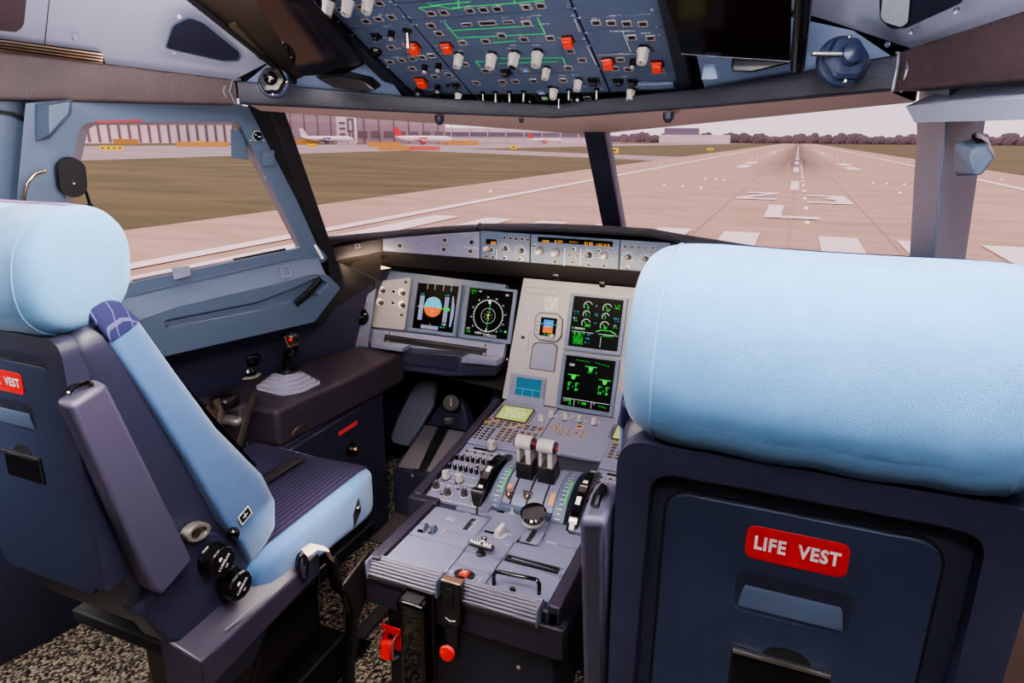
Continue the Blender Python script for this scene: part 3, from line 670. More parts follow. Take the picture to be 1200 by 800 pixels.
mk_me('button_green', lambda b: (b.ringplate([(-.0055,-.0048),(.0055,-.0048),(.0055,.0048),(-.0055,.0048)], [(-.0072,-.0064),(.0072,-.0064),(.0072,.0064),(-.0072,.0064)], 0, .0018, None, m_btnr), b.box(-.0055,.0055,-.0048,.0048,0,.0012,None,m_btn), b.box(-.004,.004,-.002,.002,.0012,.0016,None,e_green)))
mk_me('button_wide', lambda b: (b.ringplate([(-.0125,-.004),(.0125,-.004),(.0125,.004),(-.0125,.004)], [(-.0142,-.0056),(.0142,-.0056),(.0142,.0056),(-.0142,.0056)], 0, .0018, None, m_btnr), b.box(-.0125,.0125,-.004,.004,0,.0008,None,m_btn)))
mk_me('button_dot', lambda b: (b.lathe([(0,0),(.0045,0),(.0045,.003),(0,.003)], None, 12, m_btn)))
mk_me('key', lambda b: (b.box(-.0048,.0048,-.0034,.0034,0,.0022,None,m_btn), b.ringplate([(-.0026,-.0014),(.0026,-.0014),(.0026,.0014),(-.0026,.0014)], [(-.0034,-.0021),(.0034,-.0021),(.0034,.0021),(-.0034,.0021)], .0022,.0025,None,m_amber)))
mk_me('key_amber', lambda b: (b.box(-.0056,.0056,-.0036,.0036,0,.0022,None,m_amber), b.box(-.004,.004,-.0022,.0022,.0022,.0026,None,m_btn)))
mk_me('key_round', lambda b: (b.lathe([(0,0),(.0040,0),(.0040,.0025),(0,.0025)], None, 12, m_btn), b.box(-.0012,.0012,-.0012,.0012,.0025,.0028,None,m_white)))
mk_me('line_key', lambda b: (b.box(-.0034,.0034,-.0026,.0026,0,.002,None,m_btn), b.box(-.002,.002,-.0005,.0005,.002,.0023,None,m_white)))
mk_me('toggle', lambda b: (b.lathe([(0,0),(.0062,0),(.0062,.0015),(.0035,.003),(0,.003)], None, 14, m_black), b.lathe([(0,0),(.0016,0),(.0024,.015),(.0030,.019),(.0016,.021),(0,.021)], RX(radians(-28)), 12, m_steel)))
mk_me('toggle_ball', lambda b: (b.lathe([(0,0),(.0062,0),(.0062,.0015),(.0035,.003),(0,.003)], None, 14, m_black), b.lathe([(0,0),(.0018,0),(.0022,.010),(.0062,.014),(.0062,.018),(.003,.020),(0,.020)], RX(radians(28)), 12, m_steel)))
mk_me('guard_red', lambda b: (b.prism([(-.012,-.012),(.012,-.012),(.012,.010),(-.012,.010)], 0, .003, None, m_btn), b.loft([[(-.010,-.010,.003),(.010,-.010,.003),(.010,.008,.003),(-.010,.008,.003)],[(-.010,-.012,.016),(.010,-.012,.016),(.009,.004,.012),(-.009,.004,.012)]], m_redg), b.cyl((-.011,.009,.006),(.011,.009,.006),.0035,None,10,m_redg)))
mk_me('black_guard', lambda b: (b.prism([(-.012,-.010),(.012,-.010),(.012,.010),(-.012,.010)], 0, .004, None, m_btn), b.pillow(.016,.014,.012,4,4,T(0,0,.008),m_black)))
mk_me('round_guard', lambda b: (b.lathe([(0,0),(.016,0),(.016,.006),(.012,.012),(0,.013)], None, 20, m_gloss)))
mk_me('screw', lambda b: (b.lathe([(0,.0022),(.0022,.0020),(.0034,.001),(.0036,0)], None, 10, m_panel), b.box(-.0025,.0025,-.0004,.0004,.0020,.0024,None,m_knobd)))
mk_me('cap_black', lambda b: (b.lathe([(0,0),(.0052,0),(.0055,.010),(.0045,.014),(0,.0145)], None, 14, m_gloss), b.box(-.0008,.0008,-.004,.004,.0146,.015,None,m_white)))
LBL = {}
NAMES = dict(knob_pale='knob', knob_dark='knob', knob_big='rotary_knob', knob_small='small_knob', knob_round='round_knob', selector='selector_knob', button='push_button', button_blue='push_button', button_green='push_button', button_wide='display_window', button_dot='round_button', key='key', key_amber='key', key_round='round_key', line_key='line_key', toggle='toggle_switch', toggle_ball='toggle_switch', guard_red='guard_cover', black_guard='black_cover', round_guard='round_cover', screw='screw', cap_black='volume_knob')
PLAB = dict(button_blue='push button with a lit blue caption', button_green='push button with a lit green caption', guard_red='red guard cover', key_amber='key with an amber face', toggle_ball='toggle switch with a flared tip')
def put(key, F, a, b, parent, rot=0, sc=1, h=0):
    W = F @ T(a, b, h) @ RZ(rot) @ M4.Scale(sc, 4)
    o = link(NAMES[key], ME[key], W, parent)
    if key in PLAB: o['label'] = PLAB[key]
    return o
def putpx(key, F, u, v, parent, rot=0, sc=1, h=0):
    a, b = fpx(F, u, v); return put(key, F, a, b, parent, rot, sc, h)
class Draw:
    # flat figures on a surface, x right y up, unit = k metres from the frame origin
    def __init__(s, F, k=1, h=.0006): s.F = F; s.k = k; s.h = h; s.b = MB()
    def poly(s, pts, m): s.b.flat([(x*s.k, y*s.k) for x, y in pts], s.h, s.F, m); return s
    def rect(s, x0, y0, x1, y1, m): return s.poly([(x0,y0),(x1,y0),(x1,y1),(x0,y1)], m)
    def line(s, x0, y0, x1, y1, w, m):
        d = V((x1-x0, y1-y0)); n = V((-d.y, d.x)).normalized()*w/2
        return s.poly([(x0-n.x,y0-n.y),(x1-n.x,y1-n.y),(x1+n.x,y1+n.y),(x0+n.x,y0+n.y)], m)
    def arc(s, cx, cy, r, a0, a1, w, m, n=24):
        vs = []; 
        for i in range(n+1):
            a = radians(a0+(a1-a0)*i/n)
            vs += [((cx+(r-w/2)*cos(a))*s.k, (cy+(r-w/2)*sin(a))*s.k, s.h), ((cx+(r+w/2)*cos(a))*s.k, (cy+(r+w/2)*sin(a))*s.k, s.h)]
        s.b.add(vs, [(2*i,2*i+1,2*i+3,2*i+2) for i in range(n)], m, s.F); return s
    def disc(s, cx, cy, r, a0, a1, m, n=24):
        return s.poly([(cx+r*cos(radians(a0+(a1-a0)*i/n)), cy+r*sin(radians(a0+(a1-a0)*i/n))) for i in range(n+1)], m)
    def words(s, x0, y, x1, hgt, m, seed=0, gap=.35):
        # rows of tiny illegible characters
        R = random.Random(seed+int(x0*977+y*131)); x = x0
        while x < x1:
            w = hgt*R.choice((.45,.55,.6)); k = R.random()
            if x+w > x1: break
            if k > .12:
                s.rect(x, y, x+hgt*.16, y+hgt, m)
                if k > .3: s.rect(x, y+hgt*.84, x+w, y+hgt, m)
                if k > .5: s.rect(x, y+hgt*.42, x+w, y+hgt*.56, m)
                if k > .6: s.rect(x, y, x+w, y+hgt*.15, m)
                if k > .75: s.rect(x+w-hgt*.16, y, x+w, y+hgt, m)
            x += w+hgt*.2
        return s
    def done(s, name, parent): return s.b.build(name, None, parent, smooth=0) if s.b.v else None
def plate(F, poly, h0, h1, name, m, parent, bevel=.0015):
    return MB().prism(poly, h0, h1, F).build(name, m, parent, bevel=bevel)
def pxs(F, pts): return [fpx(F, u, v) for u, v in pts]

# ================================================================ glareshield
gl = thing('glareshield', XW(-.52, 1.9, -.42), 'long black glareshield under the windshield with the autopilot panel in its face', 'glareshield')
yF = 1.886
GF = frame(XW(-.52, yF, -.316), (1,0,0), (0,0,1))
def gy(u, v, y): return ay(u, v, y)
face = [XW(-1.335,1.70,-.335), XW(-1.185,1.80,-.303), XW(-.883,yF,-.274), XW(-.157,yF,-.274), XW(.145,1.80,-.303), XW(.295,1.70,-.335)]
fbot = [XW(-1.335,1.70,-.375), XW(-1.185,1.80,-.345), XW(-.883,yF,-.361), XW(-.157,yF,-.361), XW(.145,1.80,-.345), XW(.295,1.70,-.375)]
back_u = [XW(-1.335,1.86,-.43), XW(-1.27,1.96,-.425), XW(-.883,2.02,-.437), XW(-.157,2.02,-.437), XW(.23,1.96,-.425), XW(.295,1.86,-.43)]
cover_b = [XW(-1.33,1.68,-.34), XW(-1.25,1.80,-.31), XW(-.883,2.05,-.30), XW(-.52,2.16,-.30), XW(-.157,2.05,-.30), XW(.21,1.80,-.31), XW(.29,1.68,-.34)]
MB().loft([face, fbot], None, None, False).build('face_backing', m_glare, gl)
MB().loft([[p+V((0,.004,0)) for p in fbot], back_u], None, None, False).build('underside', m_glare2, gl)
MB().loft([[p+V((0,.01,.012)) for p in face], [XW(-1.34,1.74,-.335), XW(-1.25,1.90,-.30), XW(-.883,2.06,-.30), XW(-.157,2.06,-.30), XW(.21,1.90,-.30), XW(.30,1.74,-.335)], [XW(-1.36,1.76,-.36), XW(-1.27,2.0,-.33), XW(-.883,2.2,-.33), XW(-.157,2.2,-.33), XW(.23,2.0,-.33), XW(.32,1.76,-.36)]], None, None, False).build('top_cover', m_glare, gl)
roll = [gy(384,281,1.70), gy(450,275,1.80), gy(520,269,1.862), gy(562,266.5,1.895), gy(640,266.5,1.895), gy(700,269,1.895), gy(762,273,1.895)]
roll2 = [gy(800,280,1.86), XW(.145,1.80,-.290), XW(.30,1.70,-.325)]
MB().tube(roll[:4], .011, 10).build('lip', m_glare, gl)
MB().tube(roll[3:]+roll2, .013, 10).build('lip', m_glare, gl)
MB().tube([roll[3]+V((-.002,0,0)), roll[3]+V((.004,0,0))], .015, 10).build('lip_joint', m_black, gl)
# left blue face with annunciators
sgn = 1
def seg_frame(p, q): return frame(p, q-p, (0,0,1))
LF = seg_frame(lerp(face[1], fbot[1], .5)+V((.0,-.004,0)), lerp(face[2], fbot[2], .5)+V((0,-.004,0)))
lp = MB(); n_ = V((LF.col[2].to_3d()))*.004
lp.loft([[face[1]+n_-V((0,0,.002)), face[2]+n_-V((.004,0,.002)), fbot[2]+n_+V((-.004,0,.001)), fbot[1]+n_+V((0,0,.001))], [face[1]-n_, face[2]-n_, fbot[2]-n_, fbot[1]-n_]])
lpo = lp.build('warning_panel', m_panel, gl, bevel=.002)
for u, v in ((469,287.5),(521.5,281),(520.5,292),(551.5,294)):
    putpx('button', LF, u, v, lpo, sc=1.15, h=.004)
putpx('round_guard', LF, 553, 283.5, lpo, sc=.38, h=.004)
for u, v in ((454,286),(490,286),(531,293)): putpx('button_dot', LF, u, v, lpo, sc=.4, h=.004)
d = Draw(LF, 1, .0062); a, b_ = fpx(LF, 544.5, 289); a2, b2 = fpx(LF, 560.5, 290); d.line(a, b_, a2, b2, .0012, m_white); d.done('panel_marking', lpo)
DF = seg_frame(lerp(face[0], fbot[0], .5)+V((0,-.003,0)), lerp(face[1], fbot[1], .5)+V((0,-.003,0)))
putpx('button', DF, 419, 288, gl, sc=1.0, h=.002)
MB().tube([lerp(face[1],fbot[1],t)+V((-.004,-.006,0)) for t in (0,1)], .003, 6).build('face_joint', m_knobd, gl)
# right mirror of the blue face (mostly behind the headrest)
RF = [mir(p) for p in (face[1], face[2], fbot[2], fbot[1])]
MB().loft([[p+V((0,-.004,0)) for p in RF], [p+V((0,.004,0)) for p in RF]]).build('warning_panel', m_panel, gl, bevel=.002)
# centre face: three flat units
def gpx(u, v): return fpx(GF, u, v)
def gunit(u0, u1, nm):
    a0 = gpx(u0, 285)[0]; a1 = gpx(u1, 290)[0]
    return plate(GF, [(a0+.001,-.043),(a1-.001,-.043),(a1-.001,.043),(a0+.001,.043)], -.004, .006, nm, m_ovh, gl), a0, a1
efl, a0, a1 = gunit(563.5, 622, 'display_control_panel'); fcu, b0, b1 = gunit(622.5, 727, 'autopilot_panel'); efr, c0_, c1_ = gunit(727.5, 786, 'display_control_panel')
h6 = .006
S = 4.8                                         # survey crop scale
def gc(x, y): return (540+x/S, 255+y/S)
def gput(key, x, y, par, sc=1, rot=0): u, v = gc(x, y); a, b = fpx(GF, u, v, h6); return put(key, GF, a, b, par, rot, sc, h6)
for x, y in ((245,112),(280,115),(312,118),(345,120),(378,123),(145,217),(182,222)): gput('button', x, y, efl, .82)
gput('knob_pale', 147, 172, efl, 1.15); gput('knob_dark', 172, 182, efl, .95)
gput('knob_dark', 250, 172, efl, 1.15); gput('knob_dark', 342, 185, efl, 1.15)
gput('knob_round', 250, 224, efl); gput('knob_round', 337, 231, efl)
for x, y in ((923,162),(962,165),(1000,168),(1040,170),(1082,170)): gput('button', x, y, efr, .82)
gput('knob_dark', 942, 222, efr, 1.15); gput('knob_dark', 1040, 232, efr, 1.15); gput('knob_round', 938, 282, efr); gput('knob_round', 1036, 290, efr)
for x, y in ((418,158),(638,175),(778,185)): gput('knob_round', x, y, fcu, .9)
gput('knob_pale', 445, 188, fcu, 1.5); gput('knob_pale', 535, 197, fcu, 1.5); gput('knob_dark', 722, 210, fcu, 1.25); gput('knob_pale', 810, 213, fcu, 1.5)
for x, y in ((530,248),(612,210),(655,213),(628,250),(720,265),(806,270)): gput('button', x, y, fcu, .95)
def gwin(x0, y0, x1, y1, par, nm='amber_window'):
    a, b = fpx(GF, *gc(x0, y0)); a2, b2 = fpx(GF, *gc(x1, y1)); bb = (b+b2)/2; hh = .0075
    plate(GF, [(a,bb-hh),(a2,bb-hh),(a2,bb+hh),(a,bb+hh)], h6, h6+.0005, nm, m_screen, par, 0); return a, a2, bb
def gwords(par, items, m, nm='panel_marking'):
    d = Draw(GF, 1, h6+.0012)
    for x, y, w, h in items:
        a, b = fpx(GF, *gc(x, y)); d.words(a, b, a+w, h, m)
    d.done(nm, par)
gwin(438, 118, 858, 148, fcu); gwin(147, 130, 205, 136, efl)
gwords(fcu, [(455,136,.03,.007),(532,138,.028,.007),(612,138,.03,.004),(700,152,.03,.009),(765,158,.045,.008)], e_amber, 'amber_digits')
gwords(efl, [(175,148,.018,.009)], e_amber, 'amber_digits')
def ticks(par, items):
    d = Draw(GF, 1, h6+.0008)
    for x, y, r in items:
        a, b = fpx(GF, *gc(x, y))
        for k in range(9):
            t = radians(200-k*27.5); d.line(a+r*cos(t), b+r*sin(t), a+(r+.005)*cos(t), b+(r+.005)*sin(t), .0012, m_white)
    return d
d = ticks(efl, [(250,172,.0135),(342,185,.0135)])
for x, y in ((250,224),(337,231)):
    a, b = fpx(GF, *gc(x, y)); d.line(a-.013,b,a-.008,b,.001,m_white); d.line(a+.008,b,a+.013,b,.001,m_white)
a, b = fpx(GF, *gc(208,175)); a2, b2 = fpx(GF, *gc(202,232)); d.line(a,b,a,b2,.0014,m_white); d.done('panel_marking', efl)
d = ticks(efr, [(942,222,.0135),(1040,232,.0135)]); d.done('panel_marking', efr)
d = ticks(fcu, [(722,210,.014),(810,213,.014)])
for x0, y0, x1, y1 in ((592,168,582,270),(684,172,672,270)):
    a, b = fpx(GF, *gc(x0, y0)); a2, b2 = fpx(GF, *gc(x1, y1)); d.line((a+a2)/2,b,(a+a2)/2,b2,.0013,m_white)
d.done('panel_marking', fcu)
# little lamps and vents below the glareshield face
for u, v, w in ((409,296,.012),(443,297,.012),(652,324,.014),(706,333,.012)):
    p = ay(u, v, 1.93); MB().pillow(w*1.6, .016, .02, 4, 4, T(*p)).build('lamp_housing', m_black, gl)
p = ay(446, 313, 1.90); b = MB(); b.add([ay(438,309,1.87), ay(458,314,1.90), ay(443,316,1.90)], [(0,1,2)]); b.build('flood_lamp', emat('flood_lens', (255,214,150), 3), gl)

# ================================================================ main instrument panel
TILT = radians(19.0346)
PFr = frame(XW(-1.1674, 1.9856, -.4822), (1,0,0), (0, sin(TILT), cos(TILT)))
mp = thing('instrument_panel', XW(-.52, 1.9, -.85), 'main instrument panel with glowing flight displays below the glareshield', 'instrument panel')
def P(x, y): return fpx(PFr, 370+x/2.857, 250+y/2.857)
# backing plates: captain side, centre, first officer side
backp = [(-.20,-.262),(-.18,.05),(.39,.056),(.39,-.28)]
lo = pxs(PFr, [(436,392),(434,404),(590,422),(592,404)])
plate(PFr, [P(185,385), P(180,432), P(628,486), P(636,435)], -.02, .004, 'lower_strip', m_panel, mp, .003)
plate(PFr, [(P(205,225)[0],.036), P(635,238), (P(640,300)[0]+.01,-.24), (P(190,380)[0],-.24)], -.03, -.002, 'backing_plate', m_ovh, mp)
cpoly = [(P(685,240)[0],.056), (.80,.056), (.80,-.40), (P(620,625)[0], -.40)]
plate(PFr, [(.385,.05), (.80,.05), (.80,-.352), (.365,-.352)], -.03, .0, 'centre_plate', m_panel2, mp)
plate(PFr, [(.80,.05), (1.46,.036), (1.48,-.24), (.80,-.26)], -.03, -.002, 'backing_plate', m_ovh, mp)
# switch panel at the far left
sp = plate(PFr, rpoly([P(222,228), P(325,215), P(302,392), P(192,380), P(205,245)], .012, 4), 0, .012, 'switch_panel', m_panel2, mp, .004)
def pput(key, x, y, par, sc=1, rot=0, h=.012): a, b = fpx(PFr, 370+x/2.857, 250+y/2.857, h); return put(key, PFr, a, b, par, rot, sc, h)
pput('button', 302, 230, sp, 1); pput('button', 288, 340, sp, 1)
for x, y in ((228,260),(295,268),(222,300),(295,308)): pput('knob_dark', x, y, sp, 1.1)
for x, y in ((264,262),(262,300)): pput('knob_round', x, y, sp, 1.2)
d = Draw(PFr, 1, .0128)
for i,(x, y) in enumerate(((228,260),(295,268),(222,300),(295,308))):
    a, b = P(x, y); d.disc(a-.004, b+.003, .0135, 0, 360, m_white)
d.done('panel_marking', sp)
def display(x0, y0, parent, size=.159, name='display_unit', bez=.013):
    F = PFr @ T(x0, y0-size, 0); s_ = size
    fr = MB(); i = [(0,0),(s_,0),(s_,s_),(0,s_)]; o = [(-bez,-bez),(s_+bez,-bez),(s_+bez,s_+bez*.6),(-bez,s_+bez*.6)]
    fr.ringplate(i, o, 0, .010, F); f = fr.build(name, m_ovh, parent, bevel=.0015)
    MB().box(0, s_, 0, s_, .001, .003, F).build('screen', m_screen, f, smooth=0)
    for a, b in ((-bez*.5,-bez*.55),(s_+bez*.5,-bez*.55)): put('screw', F, a, b, f, 0, 1, .010)
    return f, F @ T(0, 0, .003)
# primary flight display
f, F = display(0, 0, mp); d = Draw(F, .159, .0005)
cx, cy, r = .43, .50, .215
d.disc(cx, cy, r, 0, 180, e_sky).disc(cx, cy, r, 180, 360, e_earth)
d.rect(.09, .20, .20, .73, e_white2).rect(.70, .20, .80, .75, e_white2).rect(.20, .02, .62, .10, e_white2)
d.poly([(.88,.12),(.92,.12),(.95,.35),(.95,.55),(.90,.78),(.87,.78)], e_white2)
d.h = .0009
for x in (.24, .42, .63, .82): d.line(x, .88, x, 1.0, .008, e_white)
d.line(.36, .5, .28, .5, .012, e_yell).line(.50, .5, .58, .5, .012, e_yell).line(.05,.49,.24,.49,.01,e_white).line(.62,.49,.72,.49,.02,e_green)
d.rect(.70,.45,.84,.52,e_green).words(.71,.47,.82,.03,m_screen)
for k in range(-3, 4):
    if k: w = .05 if k % 2 else .08; d.line(cx-w/2, cy+k*.045, cx+w/2, cy+k*.045, .006, e_white)
d.arc(cx, cy, r*1.02, 40, 140, .008, e_white).words(.10,.75,.20,.03,e_cyan).words(.70,.77,.80,.03,e_cyan).words(.7,.14,.82,.035,e_white).words(.66,.08,.8,.03,e_cyan)
for k in range(9): d.line(.20,.24+k*.055,.17,.24+k*.055,.006,m_screen)
for k in range(9): d.words(.71,.22+k*.058,.79,.022,m_screen,k)
for k in range(7): d.line(.24+k*.058,.10,.24+k*.058,.07,.006,m_screen)
d.line(.42,.10,.42,.14,.01,e_yell); d.done('display_symbols', f)
# navigation display
f, F = display(.2009, 0, mp); d = Draw(F, .159, .0005)
cx, cy = .49, .45
d.arc(cx, cy, .33, 0, 360, .011, e_white, 40).arc(cx, cy, .16, 0, 360, .006, e_white, 30)
for k in range(36):
    t = radians(k*10); d.line(cx+.335*cos(t), cy+.335*sin(t), cx+.36*cos(t), cy+.36*sin(t), .006, e_white)
for k in range(12):
    t = radians(k*30+8); d.words(cx+.395*cos(t)-.02, cy+.395*sin(t)-.015, cx+.395*cos(t)+.025, .03, e_white, k)
d.h = .0009; d.line(cx, cy-.33, cx+.02, cy+.33, .010, e_green).poly([(cx-.03,.78),(cx+.03,.78),(cx+.03,.72),(cx,.69),(cx-.03,.72)], e_white)
d.line(cx, cy-.05, cx, cy+.05, .014, e_yell).line(cx-.045, cy+.015, cx+.045, cy+.015, .014, e_yell).line(cx-.02, cy-.04, cx+.02, cy-.04, .01, e_yell)
for k in range(8):
    t = radians(k*45+20); d.disc(cx+.085*cos(t), cy+.085*sin(t), .008, 0, 360, e_white, 8)
d.poly([(cx-.03,.12),(cx,.20),(cx+.02,.12)], e_white).words(.03,.93,.20,.035,e_green).words(.03,.88,.14,.03,e_green).words(.22,.93,.3,.03,e_white).words(.80,.90,.93,.04,e_white)
d.words(.04,.12,.14,.04,e_white).words(.04,.06,.14,.035,e_green).words(.24,.05,.40,.04,e_white).line(.40,.07,.74,.05,.008,e_white).line(.44,.03,.74,.02,.008,e_white).words(.80,.15,.88,.035,e_cyan).rect(.9,.14,.95,.18,e_green)
d.done('display_symbols', f)
# upper ECAM
f, F = display(.5675, .0067, mp); d = Draw(F, .159, .0005)
def gauge(x, y, r, lit=1):
    d.arc(x, y, r, 20, 215, .012, e_white); d.line(x, y, x+r*.9*cos(2.4), y+r*.9*sin(2.4), .012, e_green)
    d.words(x-.01, y-r*.75, x+r*1.1, r*.62, e_green, int(x*100))
for x, y, r in ((.30,.83,.085),(.69,.82,.085),(.29,.66,.07),(.68,.65,.07),(.30,.48,.085),(.68,.47,.085)): gauge(x, y, r)
for x, y, m in ((.46,.83,e_white),(.46,.67,e_cyan),(.46,.64,e_cyan),(.46,.49,e_cyan)): d.words(x, y, x+.07, .028, m)
d.words(.84,.87,.95,.035,e_green).words(.84,.82,.95,.035,e_green).words(.03,.68,.14,.03,e_cyan).words(.05,.63,.14,.028,e_cyan).words(.84,.62,.95,.03,e_cyan).words(.88,.57,.96,.028,e_cyan).words(.03,.55,.12,.028,e_white).words(.05,.50,.14,.03,e_green).words(.84,.48,.93,.03,e_white).words(.86,.44,.95,.03,e_green)
d.words(.03,.35,.3,.035,e_white).words(.05,.345,.3,.03,e_green)
d.line(.03,.30,.48,.30,.008,e_white).line(.58,.30,.97,.30,.008,e_white).line(.64,.26,.64,.04,.008,e_white)
d.line(.52,.34,.62,.38,.02,e_green).line(.62,.38,.82,.38,.012,e_green).line(.82,.38,.93,.33,.02,e_green)
for k in range(6): d.words(.07+(k % 2)*.02,.25-k*.04,.30,.032,e_green,k)
for k in range(3): d.words(.32,.25-k*.08,.44,.03,e_cyan,k)
d.words(.68,.26,.90,.035,e_green); d.done('display_symbols', f)
# lower ECAM: wheel page
f, F = display(.5675, -.1825, mp); d = Draw(F, .159, .0005)
d.words(.05,.80,.20,.045,e_white)
for k in range(5): d.line(.20+k*.06,.93-.002*k,.235+k*.06,.93-.002*k,.008,e_green)
for k in range(5): d.line(.60+k*.06,.92-.008*k,.635+k*.06,.918-.008*k,.008,e_green)
def bay(x, y):
    d.poly([(x-.12,y+.02),(x-.05,y+.02),(x-.03,y-.06),(x+.03,y-.06),(x+.05,y+.02),(x+.12,y+.02),(x+.12,y+.035),(x-.12,y+.035)], e_green)
bay(.52,.80); bay(.19,.60); bay(.83,.58)
for x, y in ((.44,.70),(.60,.70)): d.words(x, y, x+.08, .04, e_green)
d.words(.52,.70,.57,.03,e_cyan)
for x0 in (.10, .72):
    for dx in (0, .15):
        d.words(x0+dx, .40, x0+dx+.07, .06, e_green); d.words(x0+dx, .32, x0+dx+.07, .05, e_green, 4); d.arc(x0+dx+.03, .44, .04, 20, 160, .01, e_green, 8)
    d.words(x0+.10,.37,x0+.14,.04,e_cyan)
d.line(.03,.15,.97,.15,.008,e_white).line(.27,.15,.27,.02,.008,e_white).line(.62,.15,.62,.02,.008,e_white)
d.words(.05,.09,.13,.04,e_white).words(.14,.09,.23,.05,e_green).words(.14,.03,.23,.04,e_green).words(.36,.07,.56,.045,e_green).words(.66,.10,.72,.03,e_white).line(.76,.1,.92,.07,.008,e_green)
d.done('display_symbols', f)
# F/O displays, mirrored positions
for x0 in (2*(CX+1.1674)-.159, 2*(CX+1.1674)-.159-.2009):
    f, F = display(x0, 0, mp); Draw(F, .159).disc(.45,.5,.2,0,180,e_sky).disc(.45,.5,.2,180,360,e_earth).done('display_symbols', f)
# standby instrument
si = plate(PFr, rpoly([P(752,335), P(812,340), P(826,360), P(822,412), P(806,428), P(752,422), P(735,405), P(740,350)], .003), 0, .008, 'standby_instrument', m_panel2, mp, .002)
MB().prism(rpoly([P(750,331), P(814,336), P(830,358), P(826,414), P(808,432), P(750,426), P(731,407), P(736,348)], .003), 0, .003, PFr).build('instrument_rim', m_knobd, si)
sc_ = [P(757,347), P(812,352), P(806,415), P(750,408)]
x0, y0 = sc_[3]; w = sc_[1][0]-x0; hh = sc_[0][1]-y0
MB().box(x0, x0+w, y0, y0+hh, .008, .0086, PFr).build('screen', m_screen, si)
d = Draw(PFr @ T(x0, y0, .0086), 1, .0004); d.rect(w*.2,hh*.5,w*.8,hh*.88,emat('e_blue2',(60,140,220),1)).rect(w*.2,hh*.18,w*.8,hh*.5,e_earth)
d.h=.0008; d.line(w*.3,hh*.5,w*.7,hh*.5,.0015,e_yell).words(w*.05,hh*.6,w*.18,.005,e_cyan).words(w*.82,hh*.6,w*.98,.005,e_green).words(w*.3,hh*.05,w*.75,.005,e_green).line(w*.35,hh*.7,w*.65,hh*.7,.001,e_white); d.done('display_symbols', si)
putpx('knob_pale', PFr, 648, 394, si, sc=1.0, h=.008)
for k in range(4): pput('button_dot', 742-k*0.5, 362+k*14, si, .5, 0, .008)
# small auto brake style plate with a square button
sb_ = plate(PFr, rpoly([P(678,392), P(716,396), P(710,462), P(686,462), P(668,448)], .003), 0, .003, 'button_plate', m_panel2, mp, .001); pput('button', 694, 415, sb_, 1.15, 0, .003)
# recess plate
MB().prism(rpoly([P(738,430), P(800,434), P(812,446), P(800,532), P(714,520), P(726,440)], .006), 0, .0016, PFr).build('recess_rim', m_knobd, mp)
MB().prism(rpoly([P(741,434), P(797,438), P(807,449), P(797,528), P(718,517), P(729,444)], .005), .0016, .0022, PFr).build('recess_cover', m_panel, mp)
d = Draw(PFr, 1, .0012)
a, b = P(702, 250); a2, b2 = P(815, 272)
for q0, q1 in (((702,246),(815,252)),((815,252),(812,276)),((812,276),(702,266)),((702,266),(702,246))): d.line(*P(*q0), *P(*q1), .0012, m_knobd)
for k in range(6):
    a, b = P(768, 284+k*8); d.words(a, b, a+.045, .005, m_white, k)
d.done('panel_marking', mp)
# radio style small screens with keys down both sides
def small_screen(x0, y0, x1, y1, sx0, sy0, sx1, sy1, right=True):
    fr = plate(PFr, [P(x0, y0), (P(x1, y0)[0], P(x0,y0)[1]), (P(x1, y0)[0], P(x0,y1)[1]), (P(x0,y0)[0], P(x0,y1)[1])], 0, .006, 'radio_panel', m_panel, mp, .0015)
    A = P(sx0, sy0); B = P(sx1, sy1); 
    MB().box(A[0], B[0], B[1], A[1], .006, .0068, PFr).build('screen', e_drmp, fr, smooth=0)
    d = Draw(PFr @ T(A[0], B[1], .0068), 1, .0003); w = B[0]-A[0]; h = A[1]-B[1]
    d.line(0, h*.38, w, h*.38, .0012, e_cyan).line(w*.3, 0, w*.3, h*.38, .0012, e_cyan).line(w*.7, 0, w*.7, h*.38, .0012, e_cyan); d.done('display_symbols', fr)
    for k in range(5):
        y = B[1]+h*(.1+k*.2)
        put('line_key', PFr, A[0]-.010, y, fr, 0, 1, .006)
        put('line_key', PFr, B[0]+.010, y, fr, 0, 1, .006)
    return fr
small_screen(655, 534, 778, 630, 676, 546, 752, 618)
small_screen(1008, 592, 1130, 690, 1040, 602, 1110, 668)
for u, v in ((613,479),(639,488)): pass
# landing gear area right of the displays
gq = plate(PFr, [(.765,.02),(.86,.02),(.86,-.33),(.765,-.33)], 0, .003, 'gear_panel', m_panel2, mp)
for x, y in ((1078,297),(1075,345)): pput('button', x, y, gq, .9, 0, .003)
pput('knob_pale', 1056, 400, gq, 1.6, 0, .003)
MB().prism([(.77,-.17),(.80,-.17),(.80,-.28),(.77,-.28)], .003, .006, PFr).build('gear_marking', mat('dark_green', (14,92,70), .5), gq)
# captain's table slot, footrest tabs and storage under the panel
b = MB(); holed_ = [P(235,405), P(575,452), P(570,476), P(230,428)]
b.prism(holed_, .004, .0055, PFr); o = b.build('table_slot', m_matte, mp)
b = MB(); b.tube([PFr @ V((*P(240,412), .008)), PFr @ V((*P(570,460), .008))], .003, 8); b.build('slot_rail', m_knobd, mp)
for x, y in ((245,400),(566,441),(245,428),(566,470)): pput('knob_small', x, y, mp, 1.3, 0, .004)
pput('knob_small', 644, 488, mp, 1.3, 0, 0)
def tab(p, nm):
    q = [ay(370+x/2.857, 250+y/2.857, 1.83) for x, y in p]
    dn = V((0,.03,-.028)); b = MB(); b.loft([q, [v+V((0,.05,-.004)) for v in q]]); return b.build(nm, m_panel, mp, bevel=.002)
tab([(184,434),(292,448),(290,464),(184,450)], 'footrest_tab'); tab([(490,480),(606,492),(604,512),(487,499)], 'footrest_tab')
